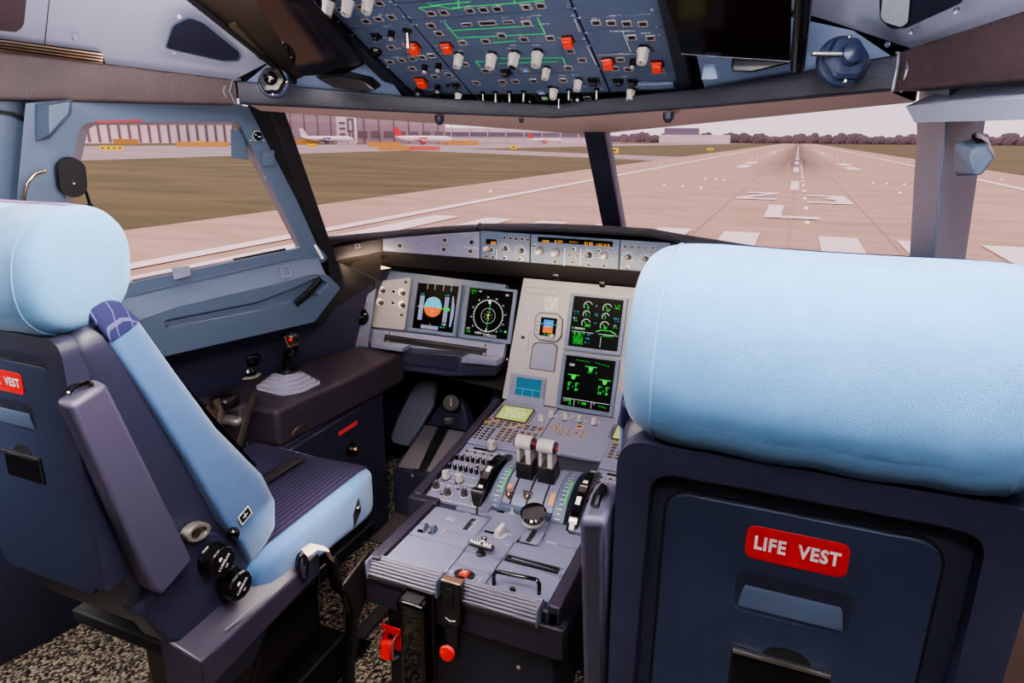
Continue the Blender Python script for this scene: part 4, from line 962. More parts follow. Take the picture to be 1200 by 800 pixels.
b = MB(); q = [ay(370+x/2.857, 250+y/2.857, 1.86) for x, y in ((184,452),(488,480),(490,500),(605,515),(600,545),(430,545),(200,515))]
b.loft([q, [v+V((0,.1,0)) for v in q]]); b.build('storage_box', m_dark, mp, bevel=.004)
b = MB(); q = [ay(370+x/2.857, 250+y/2.857, 1.855) for x, y in ((302,462),(478,476),(472,525),(300,506))]
b.loft([q, [v+V((0,.02,0)) for v in q]]); b.build('storage_door', m_dark2, mp, bevel=.002)
# dark cheek between glareshield, window trim and panel, and the pale speaker panel
b = MB(); ck = [wl(383,300,.06), ay(440,330,1.93), ay(438,340,1.93), ay(391,378,1.90), wl(369,378,.09), wl(399,337,.10), wl(386,322,.10)]
b.add(ck, [tuple(range(len(ck)))]); struct(b.build('trim_8', m_glare))
b = MB(); ck = [ay(384,300,1.72), ay(447,296,1.81), ay(446,331,1.97), ay(438,338,1.95), wl(383,302,.055)]
b.add(ck, [tuple(range(len(ck)))]); struct(b.build('trim_8', m_glare2))
ySP = 1.885; SF = frame(XW(-1.36, ySP, -.65), (1,0,0), (0,.15,1))
spk = plate(SF, pxs(SF, [(439.5,338),(391,377),(376,392),(370,410),(427.5,426)]), -.01, .0, 'speaker_panel', m_panel, mp, .002)
cc = fpx(SF, 405.5, 400.5)
MB().prism([(cc[0]+.036*cos(radians(22.5+45*k)), cc[1]+.046*sin(radians(22.5+45*k))) for k in range(8)], 0, .003, SF).build('speaker_grille', mat('speaker_mesh', (52,50,58), .8, bump=.8, bscale=500), spk)
cc = fpx(SF, 424, 371); MB().lathe([(0,0),(.030,0),(.030,.004),(.022,.012),(0,.012)], SF @ T(cc[0], cc[1], 0), 24).build('air_outlet', m_gloss, spk)
MB().box(-.018,.018,-.003,.003,.012,.016, SF @ T(cc[0], cc[1], 0)).build('outlet_vane', m_knobd, spk)
putpx('knob_round', SF, 383, 396, spk, h=0); putpx('knob_round', SF, 429, 351, spk, h=0, sc=.8)
# footwell bulkhead
MB().loft([[XW(-1.50,1.80,-.345), XW(-1.30,2.0,-.335), XW(-.883,2.2,-.335), XW(-.157,2.2,-.335), XW(.26,2.0,-.335), XW(.46,1.80,-.345)], [XW(-1.50,1.95,-.6), XW(-1.30,2.15,-.6), XW(-.883,2.29,-.6), XW(-.157,2.29,-.6), XW(.26,2.15,-.6), XW(.46,1.95,-.6)]], None, None, False).build('bulkhead', m_matte, gl)
struct(MB().box(-1.9, .9, 2.28, 2.32, 0, .78).build('wall_front', m_matte))
struct(MB().add([XW(-1.33,1.90,-.76), XW(-.80,1.90,-.80), XW(-.80,2.28,-.55), XW(-1.40,2.28,-.5)], [(0,1,2,3)]).build('trim_9', m_matte))
# ================================================================ overhead panel
OF = frame(XW(-.54, 1.465, .095), (1,0,0), (0,-1,.43))
ov = thing('overhead_panel', XW(-.54, 1.2, .22), 'sloping blue overhead panel crowded with switches, pale knobs and green flow lines', 'control panel')
def O1(x, y): return fpx(OF, 360+x/4.615, y/4.615)        # survey crops
def O2(x, y): return fpx(OF, 580+x/4.615, y/4.615)
def O3(x, y): return fpx(OF, 530+x/6.01, y/6.01)
def O4(x, y): return fpx(OF, 400+x/7.475, y/7.475)
MB().prism([(-.325,-.012),(.325,-.012),(.325,1.0),(-.325,1.0)], -.03, -.004, OF).build('backing', m_matte, ov)
MB().box(-.345,-.315,-.02,1.0,-.02,.012,OF).build('side_rail', m_leathr2, ov, bevel=.006, seg=3)
MB().box(.306,.337,-.02,1.0,-.02,.014,OF).build('side_rail', m_leathr2, ov, bevel=.006, seg=3)
cols = [(-.310,-.1645), (-.1625,.1590), (.1610,.305)]
rows = [[0, None], [0], [0]]
def bof(f, x, y): return f(x, y)[1]
cuts = [[.004, bof(O1, 560, 395), bof(O1, 500, 300), bof(O4, 300, 370), bof(O4, 300, 240), bof(O4, 200, 90), .62],
        [.004, bof(O3, 450, 522), bof(O3, 450, 312), bof(O3, 450, 92), bof(O3, 450, -40), .62],
        [.004, bof(O2, 800, 400), bof(O2, 700, 285), bof(O2, 700, 157), bof(O2, 700, 82), .62]]
plates = []
for (a0, a1), cs in zip(cols, cuts):
    for q0, q1 in zip(cs[:-1], cs[1:]):
        p = plate(OF, [(a0+.0008,q0+.0008),(a1-.0008,q0+.0008),(a1-.0008,q1-.0008),(a0+.0008,q1-.0008)], -.004, 0, 'control_panel', m_ovh, ov, .001)
        plates.append((a0, a1, q0, q1, p))
def oplate(a, b):
    for a0, a1, q0, q1, p in plates:
        if a0 <= a <= a1 and q0 <= b <= q1: return p
    return min(plates, key=lambda t: abs((t[0]+t[1])/2-a)+abs((t[2]+t[3])/2-b))[4]
def opt(key, f, x, y, sc=1, rot=0):
    a, b = f(x, y); return put(key, OF, a, b, oplate(a, b), rot, sc, 0)
for x, y in ((182,50),(290,35),(390,15),(318,112),(386,100),(455,90),(455,253),(448,332),(510,323),(570,315),(622,307),(673,298),(568,368),(692,412),(767,402),(670,70),(738,65),(880,55),(953,50),(1028,45),(1190,35),(670,135),(712,178),(840,228),(1190,122),(965,220),(1052,190)): opt('button', O1, x, y, 1.15)
for x, y in ((165,35),(248,28),(170,125),(158,210),(300,203),(408,273),(472,322),(398,365),(42,440),(112,438),(210,435),(370,432),(547,120),(630,122),(713,125),(800,127),(740,200),(842,203),(680,320),(648,368),(722,372),(895,382),(500,528)): opt('button', O2, x, y, 1.15)
opt('button_blue', O2, 165, 377, 1.15); opt('button_blue', O2, 250, 498, 1.15); opt('button_green', O2, 270, 530, 1.0)
opt('button', O1, 540, 245, 1.15); opt('button', O1, 855, 345, 1.0); opt('button', O1, 965, 380, 1.2); opt('button', O1, 1058, 440, 1.15); opt('button', O1, 915, 445, 1.15)
for x, y in ((862,130),(1088,117)): opt('button_wide', O1, x, y, .75)
opt('button_wide', O1, 975, 122, 1.2)
for x, y in ((458,172),(638,355),(712,347),(603,478),(708,463),(712,508)): opt('knob_small', O1, x, y, 2.2)
opt('knob_small', O2, 748, 325, 2.2)
for x, y in ((120,0),(225,-8),(335,-22),(1000,288),(1122,282)): opt('knob_big', O1, x, y, 1.0)
for x, y in ((822,290),): opt('knob_big', O1, x, y, .92)
opt('knob_big', O1, 820, 500, .75)
for x, y in ((107,282),(233,275),(805,255)): opt('knob_big', O2, x, y, 1.0)
for x, y in ((280,365),(322,475),(452,428),(738,480)): opt('knob_big', O2, x, y, .78)
opt('black_guard', O1, 375, 190, .8); opt('round_guard', O1, 375, 272, .75); opt('black_guard', O1, 805, 457, .8); opt('black_guard', O1, 760, 458, .4)
opt('black_guard', O2, 62, 385, .9); opt('black_guard', O2, 535, 432, .95); opt('black_guard', O2, 668, 435, .85); opt('black_guard', O2, 745, 438, .85)
opt('guard_red', O1, 575, 240, 1.05); opt('guard_red', O1, 618, 428, 1.0); opt('guard_red', O1, 755, 240, .9); opt('guard_red', O2, 395, 207, .9); opt('guard_red', O2, 613, 325, .95); opt('guard_red', O2, 878, 340, .95)
opt('toggle', O1, 540, 165, 1.6, pi)
for x, y in ((950,500),(1018,497),(1093,497),(1170,495)): opt('toggle', O1, x, y, 1.05, pi)
for x, y in ((998,540),(1062,540),(1137,540)): opt('toggle_ball', O1, x, y, 1.0, pi)
for x, y in ((188,540),(345,530),(415,530),(400,485),(550,480),(300,470)): opt('toggle', O2, x, y, 1.05, pi)
for x, y in ((560,530),(455,520)): opt('toggle_ball', O2, x, y, .9, pi)
a, b = O2(875, 450); MB().box(a-.036,a+.036,b-.011,b+.011,0,.008,OF).build('cover_plate', m_blue, oplate(a, b), bevel=.002)
for f, x, y in ((O1,450,10),(O1,480,25),(O1,525,92),(O1,550,92),(O1,568,132),(O1,592,135),(O1,168,115),(O1,243,187),(O1,435,362),(O1,697,250),(O1,727,290),(O2,395,25),(O2,398,40),(O2,433,45),(O2,422,85),(O2,458,97),(O2,850,55),(O2,880,147),(O2,495,178),(O2,483,210),(O2,893,190),(O2,975,468),(O2,640,535),(O2,510,245),(O2,565,370)): opt('screw', f, x, y, 1.0)
# flow lines, outlines and legends
d = Draw(OF, 1, .0008)
def gl_(f, pts, w=.0026, m=m_green):
    for p, q in zip(pts[:-1], pts[1:]): d.line(*f(*p), *f(*q), w, m)
gl_(O3, [(0,213),(290,195),(580,180)]); gl_(O3, [(40,265),(655,235),(600,122)]); gl_(O3, [(0,222),(40,268)]); gl_(O3, [(285,298),(450,285)])
gl_(O3, [(330,408),(780,405),(800,458)]); gl_(O3, [(230,430),(165,430),(200,470)]); gl_(O3, [(330,445),(560,438),(740,432)]); gl_(O3, [(0,52),(430,20),(650,0)]); gl_(O3, [(440,25),(440,0)]); gl_(O3,[(740,262),(790,262)])
gl_(O4, [(745,100),(680,65),(850,48),(960,75),(1050,65)]); gl_(O4, [(760,20),(795,45),(1130,12)]); gl_(O4, [(905,195),(1020,330),(1196,318)]); gl_(O4, [(960,265),(1196,250)]); gl_(O4, [(1025,0),(1030,75)])
W = m_panel
for pts in (((100,570),(190,700)),((320,540),(480,540),(620,715)),((100,535),(960,505))): gl_(O3, pts, .0012, W)
for pts in (((240,355),(450,350),(520,340)),((470,640),(800,600)),((180,390),(380,350)),((530,740),(640,730))): gl_(O4, pts, .0012, W)
gl_(O2, ((690,165),(735,280)), .0012, m_white); gl_(O2, ((620,165),(760,165)), .0012, m_white); gl_(O2, ((560,295),(760,290)), .0012, m_white); gl_(O2, ((430,100),(460,170)), .0016, m_white); gl_(O2, ((500,250),(550,350)), .0016, m_white)
R = random.Random(3)
for f, x, y, n in [(O1,325,85,4),(O1,400,80,3),(O1,440,142,6),(O1,430,205,8),(O1,560,280,5),(O1,480,310,5),(O1,640,378,8),(O1,740,380,5),(O1,680,485,6),(O1,800,430,4),(O1,990,280,6),(O1,1110,262,6),(O1,830,275,4),(O1,735,115,5),(O1,770,155,5),(O1,880,35,4),(O1,1040,30,4),(O1,940,465,3),(O1,1060,465,6),(O1,380,225,4),(O1,500,262,3),(O2,100,245,5),(O2,225,245,5),(O2,170,95,6),(O2,230,85,6),(O2,270,130,6),(O2,150,190,3),(O2,650,85,8),(O2,690,170,10),(O2,820,180,6),(O2,700,288,6),(O2,790,310,5),(O2,540,100,3),(O2,640,350,3),(O2,440,405,5),(O2,370,408,6),(O2,490,470,3),(O2,700,415,4),(O2,760,470,4),(O2,580,480,4),(O2,60,95,4),(O2,30,180,3),(O2,800,375,3)]:
    a, b = f(x, y); w = n*.0032; d.words(a-w/2, b, a+w/2, .0034, m_white, int(x+y))
d.done('panel_marking', ov)
# ================================================================ sun visors, stowed under the roof
m_visor = mat('visor_smoked', (18,9,8), .07, spec=.2); m_visor2 = mat('visor_olive', (34,30,26), .45, spec=.15); m_mount = mat('mount_navy', (36,46,70), .42)
VF = frame(XW(-.94, 1.27, .13), (1,0,0), (0,-1,.43))
def vp(u, v): return fpx(VF, u, v)
t = thing('sun_visor', XW(-.95, 1.15, .18), 'smoked dark sun visor folded up against the roof left of the overhead panel', 'sun visor')
MB().prism(rpoly([vp(300,-40), vp(302,0), vp(354,86), vp(404,84), vp(428,72), vp(368,0), vp(350,-40)], .008), 0, .006, VF).build('visor_pane', m_visor, t, bevel=.001)
MB().prism(rpoly([vp(205,-25), vp(225,0), vp(290,50), vp(345,92), vp(356,88), vp(304,0), vp(300,-30)], .006), -.006, .004, VF).build('visor_frame', m_visor2, t, bevel=.002)
MB().tube([VF @ V((*vp(205,-22), .008)), VF @ V((*vp(346,92), .008))], .007, 10).build('edge_rail', m_black, t)
b = MB(); b.prism(rpoly([vp(268,25), vp(276,23), vp(312,62), vp(306,66)], .003), .004, .009, VF); b.build('grip', mat('visor_grip', (44,42,26), .5), t)
t = thing('sun_visor', XW(-.1, 1.15, .18), 'dark glossy sun visor folded up right of the overhead panel, reflecting the pedestal', 'sun visor')
MB().prism(rpoly([vp(776,-30), vp(781,0), vp(800,60), vp(926,68), vp(928,0), vp(930,-30)], .004), 0, .005, VF).build('visor_pane', m_visor, t, bevel=.001)
MB().tube([VF @ V((*vp(942,-30), .002)), VF @ V((*vp(942,0), .002)), VF @ V((*vp(935,76), .002))], .012, 16).build('roller', m_gloss, t)
MB().tube([VF @ V((*vp(799,60), .004)), VF @ V((*vp(926,69), .004))], .0016, 6).build('edge_rail', m_steel, t)
def ball(u, v, y, label, s, arm):
    c = ay(u, v, y); t = thing('visor_mount', c, label, 'ball joint')
    nrm = (CP-c).normalized(); x = V((1,0,0)); F = frame(c, x, (0,.3,1))
    F = frame(c, rt, up)
    MB().lathe([(0,-.012),(.036,-.012),(.036,-.004),(.033,0),(0,0)], F @ M4.Scale(s,4), 32).build('base_ring', m_mount, t)
    MB().lathe([(0,0),(.029,0),(.030,.006),(.026,.012),(.016,.014),(0,.014)], F @ M4.Scale(s,4), 48, None, .06, 6).build('star_knob', m_mount if arm else m_black, t)
    MB().lathe([(0,.012),(.015,.012),(.0155,.017),(.013,.024),(.006,.029),(0,.030)], F @ M4.Scale(s,4), 24).build('ball', m_mount if arm else m_gloss, t)
    for k in range(3):
        a = radians(80+k*-85); MB().lathe([(0,.006),(.003,.005),(.0045,0)], F @ M4.Scale(s,4) @ T(.031*cos(a), .031*sin(a), 0), 12).build('screw', m_steel, t)
    if arm: MB().tube([F @ V((-.052*s,.004,.012)), F @ V((-.012*s,0,.020))], .0035, 10).build('arm', m_steel, t)
    return t
ball(990, 70, 1.235, 'dark ball joint with a metal arm holding the right sun visor, at the roof corner', 1.1, True)
ball(320, 95, 1.215, 'black ball joint of the left sun visor above the left windshield corner', .95, False)
# recessed black reading-light wells ahead of the visors
def well(pxl, y0, label, m=m_black):
    q = [ay(u, v, y0) for u, v in pxl]; t = MB(); t.loft([q, [p+V((0,.03,.012)) for p in q]]); o = t.build('light_well', m, bevel=.004); tag(o, label, 'lamp'); return o
well([(368,90),(400,88),(428,95),(440,106),(428,109),(392,104),(378,97)], 1.262, 'black moulded lamp housing on the header between the left visor and the overhead panel')
well([(858,66),(885,58),(925,62),(927,75),(880,86),(856,84)], 1.285, 'black lamp housing behind the lower edge of the right sun visor')
t = MB(); q = [ay(u, v, 1.262) for u, v in ((824,80),(837,80),(842,93),(821,94))]; t.loft([q, [p+V((0,.02,.01)) for p in q]]); tag(t.build('fixing_bracket', m_blue, bevel=.002), 'small pale blue bracket beside the lower right end of the overhead panel', 'bracket')
# hooks under the header beam
for u, v, y, s, lab in ((515,142,1.46,1.0,'small blue cone hook under the header left of the centre post'), (783,139,1.44,1.0,'small blue hook under the header right of the centre post'), (611,142,1.5,.5,'tiny black stud under the header near the centre post')):
    c = ay(u, v, y); tag(MB().lathe([(0,.012),(.012,.012),(.011,0),(.005,-.008),(0,-.009)], T(*c) @ M4.Scale(s,4), 16).build('header_hook', m_dark2), lab, 'hook')
# ---------------------------------------------------------------- openings in the side lining
def lin_l(u, v, off=.004):                     # left lining surface, lower strip between A and B lines
    p = XW(-1.25,1.27,.115); n = (XW(-1.43,.86,.15)-p).cross(XW(-1.06,1.30,.19)-p).normalized()
    if n.dot(CP-p) < 0: n = -n
    return apl(u, v, p+n*off, n), n
def lin_poly(pxl, name, m, off=.004, th=.0):
    q = [lin_l(u, v, off)[0] for u, v in pxl]; b = MB(); b.add(q, [tuple(range(len(q)))]); return b
pq = rpoly([(195,55),(203,30),(222,21),(238,27),(281,62),(279,70),(262,71),(199,57)], 5, 3)
b = lin_poly(pq, 'p', m_matte, .005); q0 = [lin_l(u, v, .006)[0] for u, v in pq]
cxy = (sum(p[0] for p in pq)/len(pq), sum(p[1] for p in pq)/len(pq))
t = thing('wall_pocket', lin_l(235,48)[0], 'triangular dark pocket recess in the left roof lining', 'pocket')
MB().add(q0, [tuple(range(len(q0)))]).build('recess', m_dark2, t)
q1 = [lin_l(cxy[0]+(u-cxy[0])*1.05, cxy[1]+(v-cxy[1])*1.09, .0055)[0] for u, v in pq]
MB().loft([q0, q1], None, None, True, False).build('rim', m_blue2, t)
t = thing('air_vent', lin_l(60,58)[0], 'long slotted vent strip above the left leather beam', 'vent')
for k in range(4):
    v0 = 47.5+k*3.6; MB().add([lin_l(-30, v0-5, .006)[0], lin_l(120, v0+15.5, .006)[0], lin_l(121, v0+17.4, .009)[0], lin_l(-30, v0-3, .009)[0]], [(0,1,2,3)]).build('slat', m_brass, t)
MB().add([lin_l(-30, 41, .004)[0], lin_l(118, 61, .004)[0], lin_l(124, 75, .004)[0], lin_l(-30, 58, .004)[0]], [(0,1,2,3)]).build('backing', m_matte, t)
q = rpoly([(-30,-20),(33,-20),(28,30),(20,38),(-30,33)], 5, 3); q0 = [lin_l(u, v, .006)[0] for u, v in q]
t = MB(); t.add(q0, [tuple(range(len(q0)))]); tag(t.build('wall_pocket', mat('pocket_brown', (72,60,64), .5)), 'brown recessed opening at the top left corner of the roof lining', 'pocket')
for u, v in ((88,45),(210,20),(204,62)): tag(MB().lathe([(0,.003),(.004,.002),(.005,0)], frame(lin_l(u, v, .003)[0], lin_l(u+5, v, .003)[0]-lin_l(u, v, .003)[0], (0,0,1)), 12).build('lining_screw', m_panel), 'small screw head in the pale left roof lining', 'screw', 'screws in the left roof lining')
b = MB(); b.add([lin_l(59,-20,.005)[0], lin_l(60.5,-20,.005)[0], lin_l(53,52,.005)[0], lin_l(51.5,52,.005)[0]], [(0,1,2,3)]); struct(b.build('lining_seam', m_knobd))
def lin_r(u, v, off=.004):
    p = mir(XW(-1.25,1.27,.115)); n = (mir(XW(-1.43,.86,.15))-p).cross(mir(XW(-1.06,1.30,.19))-p).normalized()
    if n.dot(CP-p) < 0: n = -n
    return apl(u, v, p+n*off, n)
t = thing('wall_pocket', lin_r(1075,10), 'dark moulded pocket in the right roof lining with a bright fabric patch', 'pocket')
MB().add([lin_r(u, v, .006) for u, v in rpoly([(1030,-25),(1031,22),(1044,34),(1062,33),(1128,3),(1130,-30)], 4, 3)], [tuple(range(24))]).build('recess', m_dark2, t)
MB().add([lin_r(u, v, .009) for u, v in rpoly([(1036,-20),(1032,20),(1037,26),(1056,32),(1064,26),(1068,-20)], 3, 3)], [tuple(range(24))]).build('patch', mat('bright_patch', (190,195,205), .8, bump=.8, bscale=300), t)
for u, v in ((918,33),(1040,52),(1067,38),(1121,13)): tag(MB().lathe([(0,.003),(.004,.002),(.005,0)], frame(lin_r(u, v, .003), lin_r(u+5, v, .003)-lin_r(u, v, .003), (0,0,1)), 12).build('lining_screw', m_panel), 'small screw head in the blue right roof lining', 'screw', 'screws in the right roof lining')
# centre post lamps
for u, m, l in ((703, e_red, 'tiny red lamp on the dark centre post'), (708.5, e_cyan, 'tiny pale lamp on the dark centre post')):
    c = ay(u, 208, 1.885); tag(MB().lathe([(0,.002),(.003,.001),(.0035,0)], frame(c, (1,0,0), (0,.3,1)), 10).build('indicator_lamp', m), l, 'lamp')
# headset pad hanging on the left rear post
hp_ = wl(69, 200, .02); HF = frame(hp_, -WA, WB)
t = thing('headset', hp_, 'black oval headset pad with looped cable hanging on the blue rear window post', 'headset')
e0 = fpx(HF, 82, 190); 
a, b_ = fpx(HF, 60, 200); a2, _ = fpx(HF, 78, 200); wpad = abs(a2-a)*.95+.0; top_ = fpx(HF, 71, 178)[1]; bot_ = fpx(HF, 67, 223)[1]
hw = abs(fpx(HF, 85, 200)[0]-fpx(HF, 53, 200)[0])/2
MB().prism(rrect(-hw, bot_, hw, top_, hw*.95, 6), 0, .016, HF @ T(0,0,.045)).build('pad', m_matte, t, bevel=.003)
for side, pts in ((0, [(54,200),(42,203),(32,214),(28,232),(30,240),(35,256),(36,268)]), (1, [(83,205),(93,213),(101,225),(105,238),(107,250),(106,262)])):
    MB().tube([wl(u, v, .075) for u, v in pts], .0032, 8).build('cable', m_brass if side == 0 else m_black, t)
    q = pts[-3:]; MB().tube([wl(u, v, .075) for u, v in q], .006, 10).build('plug', m_black, t)
MB().lathe([(0,.003),(.003,.002),(.004,0)], HF @ T(0,-.012,.062), 10).build('screw', m_steel, t)
# rear wall door seam and arched slot behind the headrest
b = MB(); arcp = [(-20,128),(0,129),(15,131),(30,137),(41,147)]
b.loft([[wl(u, v, .006) for u, v in arcp], [wl(u-1, v+4+i*.3, .006) for i, (u, v) in enumerate(arcp)]], None, None, False)
struct(b.build('trim_10', m_matte)); b = MB(); b.add([wl(41,165,.005), wl(42.5,165,.005), wl(20,255,.005), wl(18,255,.005)], [(0,1,2,3)]); struct(b.build('trim_10', m_matte))
# ================================================================ centre pedestal
ZR = -.91
RFm = frame(XW(-.555, 1.087, ZR), (1,0,0), (0,1,0))                # flat rear deck
FF = frame(XW(-.52, 1.35, ZR), (1,0,0), (0,.518,.0895))           # forward deck, rising to the instrument panel
pd = thing('centre_pedestal', XW(-.54, 1.4, -1.3), 'grey centre pedestal between the seats with thrust levers, radios and keypads', 'control pedestal')
def R1(x, y): return fpx(RFm, 480+x/5.44, 550+y/5.44)
def R2(x, y): return fpx(RFm, 400+x/3.75, 600+y/3.75)
def F1(x, y): return fpx(FF, 480+x/6.667, 465+y/6.667)
def F2_(x, y): return fpx(FF, 590+x/8, 465+y/8)
# carcass
m_rail = mat('rail_dark', (40,37,52), .42, bump=.2, bscale=1000)
L0, R0 = -.785, -.335; LF0, RF0 = -.835, -.225
b = MB(); out = [XW(L0,1.075,ZR), XW(R0,1.075,ZR), XW(R0,1.345,ZR), XW(RF0,1.37,ZR+.003), XW(RF0,1.868,-.822), XW(LF0+.03,1.868,-.822), XW(LF0,1.37,ZR+.003), XW(L0,1.33,ZR)]
b.loft([[p+V((0,0,-.006)) for p in out], [p+V((0,0,-.105)) for p in out]]); b.build('carcass', m_dark2, pd, bevel=.004)
low = [XW(-.765,1.105,-1.0), XW(R0-.01,1.085,-1.0), XW(R0-.03,1.345,-1.0), XW(RF0-.03,1.38,-1.0), XW(RF0-.03,1.86,-.93), XW(LF0+.08,1.86,-.93), XW(LF0+.05,1.38,-1.0), XW(-.765,1.33,-1.0)]
b = MB(); b.loft([low, [V((p.x, p.y, 0.002)) for p in low]]); b.build('base', m_dark2, pd, bevel=.003)
# side rails of the rear deck
MB().box(-.232,-.203,-.012,.262,-.05,.010,RFm).build('side_rail', m_rail, pd, bevel=.005, seg=3)
MB().box(.196,.223,-.012,.262,-.05,.010,RFm).build('side_rail', m_rail, pd, bevel=.005, seg=3)
MB().loft([[XW(LF0-.006,1.355,ZR+.012), XW(LF0+.022,1.355,ZR+.012), XW(LF0+.022,1.355,ZR-.05), XW(LF0-.006,1.355,ZR-.05)], [XW(-.822,1.862,-.812), XW(-.797,1.862,-.812), XW(-.797,1.862,-.87), XW(-.822,1.862,-.87)]]).build('side_rail', m_rail, pd, bevel=.005, seg=3)
MB().box(-.84,-.755,1.332,1.36,H+ZR-.05,H+ZR+.011).build('rail_corner', m_rail, pd, bevel=.005, seg=3)
# ribbed rear trim in two lengths
def ribs(a0, a1):
    b = MB(); n = 7
    for k in range(n):
        t = k/(n-1); y = .000-.030*t; z = .006-.028*t**1.25
        b.cyl((a0, y, z), (a1, y, z), .0034, None, 10, M=RFm)
    b.build('ribbed_trim', mat('rib_pale', (108,105,122), .45), pd, smooth=60)
    MB().prism([(a0, .004), (a1, .004), (a1, -.030), (a0, -.030)], -.034, -.022, RFm).build('trim_base', m_matte, pd)
    MB().loft([[(x, y, z) for y, z in ((.006,.004),(-.032,-.026),(-.032,-.034),(.006,-.034))] for x in (a0, a1)], None, RFm).build('trim_base', m_knobd, pd)
    MB().box(a0-.006, a0, -.034, .006, -.036, .010, RFm).build('trim_end', m_panel, pd, bevel=.003); MB().box(a1, a1+.006, -.034, .006, -.036, .010, RFm).build('trim_end', m_panel, pd, bevel=.003)
ribs(-.222, -.052); ribs(.008, .178)
MB().box(-.236,.236,-.022,.012,-.11,-.034,RFm).build('rear_fascia', m_rail, pd, bevel=.004)
# rear deck unit plates
def rp(pts, nm='control_panel', h=.003, m=m_panel): return plate(RFm, pts, -.004, h, nm, m, pd, .001)
xl, x1, x2, xr = -.200, -.046, .048, .194
y_a, y_b, y_c, y_d = .004, R1(200, 500)[1]*0+.115, .165, .245
def brc(a0, a1, b0, b1, nm='control_panel'):
    p = rp([(a0+.001,b0+.001),(a1-.001,b0+.001),(a1-.001,b1-.001),(a0+.001,b1-.001)], nm)
    for a, b in ((a0+.006,b0+.006),(a1-.006,b0+.006),(a0+.006,b1-.006),(a1-.006,b1-.006)): put('screw', RFm, a, b, p, .5, .75, .003)
    return p
pA = brc(xl, x1, .004, .105, 'blank_panel'); pB = brc(xl, x1, .105, .155); pC = brc(xl, x1, .155, .245, 'speed_brake_panel')
pD = brc(x1, x2, .004, .045); pE = brc(x1, x2, .045, .100, 'brake_panel'); pF = brc(x1, x2, .100, .175, 'rudder_trim_panel')
pG = brc(x2, xr, .004, .095, 'printer_panel'); pH = brc(x2, xr, .095, .125, 'slot_panel'); pI = brc(x2, xr, .125, .205, 'flap_panel'); pJ = brc(x2+.05, xr, .205, .262, 'keypad_panel')
pK = brc(x1, x2+.05, .175, .292, 'engine_panel'); MB().box(-.15,.15,.258,.33,-.01,.0,RFm).build('deck_filler', m_panel, pd)
def rput(key, x, y, par, sc=1, rot=0): a, b = R1(x, y); return put(key, RFm, a, b, par, rot, sc, .003)
# engine master switches (metal necked levers), selector
for x, y in ((635,235),(752,250)):
    a, b = R1(x, y); sw = MB().lathe([(0,0),(.011,0),(.011,.004),(.006,.008),(.0045,.022),(.007,.026),(.0085,.031),(.007,.036),(.004,.039),(.004,.044),(0,.044)], RFm @ T(a, b, .003), 18).build('engine_switch', m_brass, pK)
    MB().box(-.012,.012,-.004,.004,.046,.050, RFm @ T(a, b, 0)).box(-.012,-.008,-.004,.004,.030,.05, RFm @ T(a, b, 0)).build('lift_gate', m_steel, sw)
rput('selector', 655, 280, pK, 1.0, .3); a, b = R1(585, 270); MB().box(a-.009,a+.009,b-.009,b+.009,.003,.004,RFm).build('display_window', m_screen, pK)
rput('selector', 1065, 250, pJ, 1.1); 
for k in range(9):
    x = 1052+(k % 3)*39-(k//3)*14; y = 327+(k//3)*26+(k % 3)*9; rput('key_round', x, y, pJ, 1.0)
rput('toggle', 1000, 300, pJ, .8); 
# rudder trim knob and window
a, b = R1(580, 425); k_ = MB(); k_.lathe([(0,0),(.017,0),(.017,.003),(0,.003)], RFm @ T(a, b, .003), 26); k_.loft([[(-.008,-.014,.006),(.008,-.014,.006),(.006,.012,.006),(-.006,.012,.006)], [(-.0075,-.013,.020),(.0075,-.013,.020),(.005,.010,.032),(-.005,.010,.032)]], None, RFm @ T(a, b, 0) @ RZ(-.35)); k_.build('trim_knob', m_knob, pF, bevel=.0015)
a, b = R1(510, 408); MB().box(a-.013,a+.011,b-.003,b+.004,.003,.004,RFm).build('display_window', m_screen, pF); rput('key_round', 475, 452, pF, 1.8)
# parking brake handle, with lettering
a, b = R1(455, 545); Hn = RFm @ T(a, b, .003) @ RZ(-.03)
hd = MB().lathe([(0,0),(.012,0),(.012,.003),(.007,.006),(.006,.014),(0,.014)], Hn, 20).pillow(.064,.014,.014,7,6,Hn @ T(0,.002,.022) @ RX(.5)).build('park_brake_handle', m_black, pE)
MB().text('PARK BRK', .0115, Hn @ T(0,.002,.022) @ RX(.5) @ T(0,0,.0068), m_white, .0004, .0004, .95).build('handle_lettering', None, hd, smooth=0)
MB().prism([(-.005,.009),(.005,.009),(0,.015)], .026, .0285, Hn).build('handle_pointer', m_white, hd)
# red lit button in a black oval bezel
a, b = R1(350, 680); MB().prism([(a+.024*cos(t*pi/12), b+.017*sin(t*pi/12)) for t in range(24)], .003, .006, RFm).build('oval_bezel', m_black, pD)
bt = MB(); bt.box(a-.010,a+.010,b-.010,b+.009,.006,.010,RFm); bo = bt.build('lit_button', emat('e_redbtn', (225,66,48), .8), pD, bevel=.001); bo['label'] = 'glowing red square button'
d = Draw(RFm, 1, .0106)
for k in range(3): d.words(a-.008, b+.003-k*.005, a+.008, .003, m_white, k)
d.done('button_marking', bo)
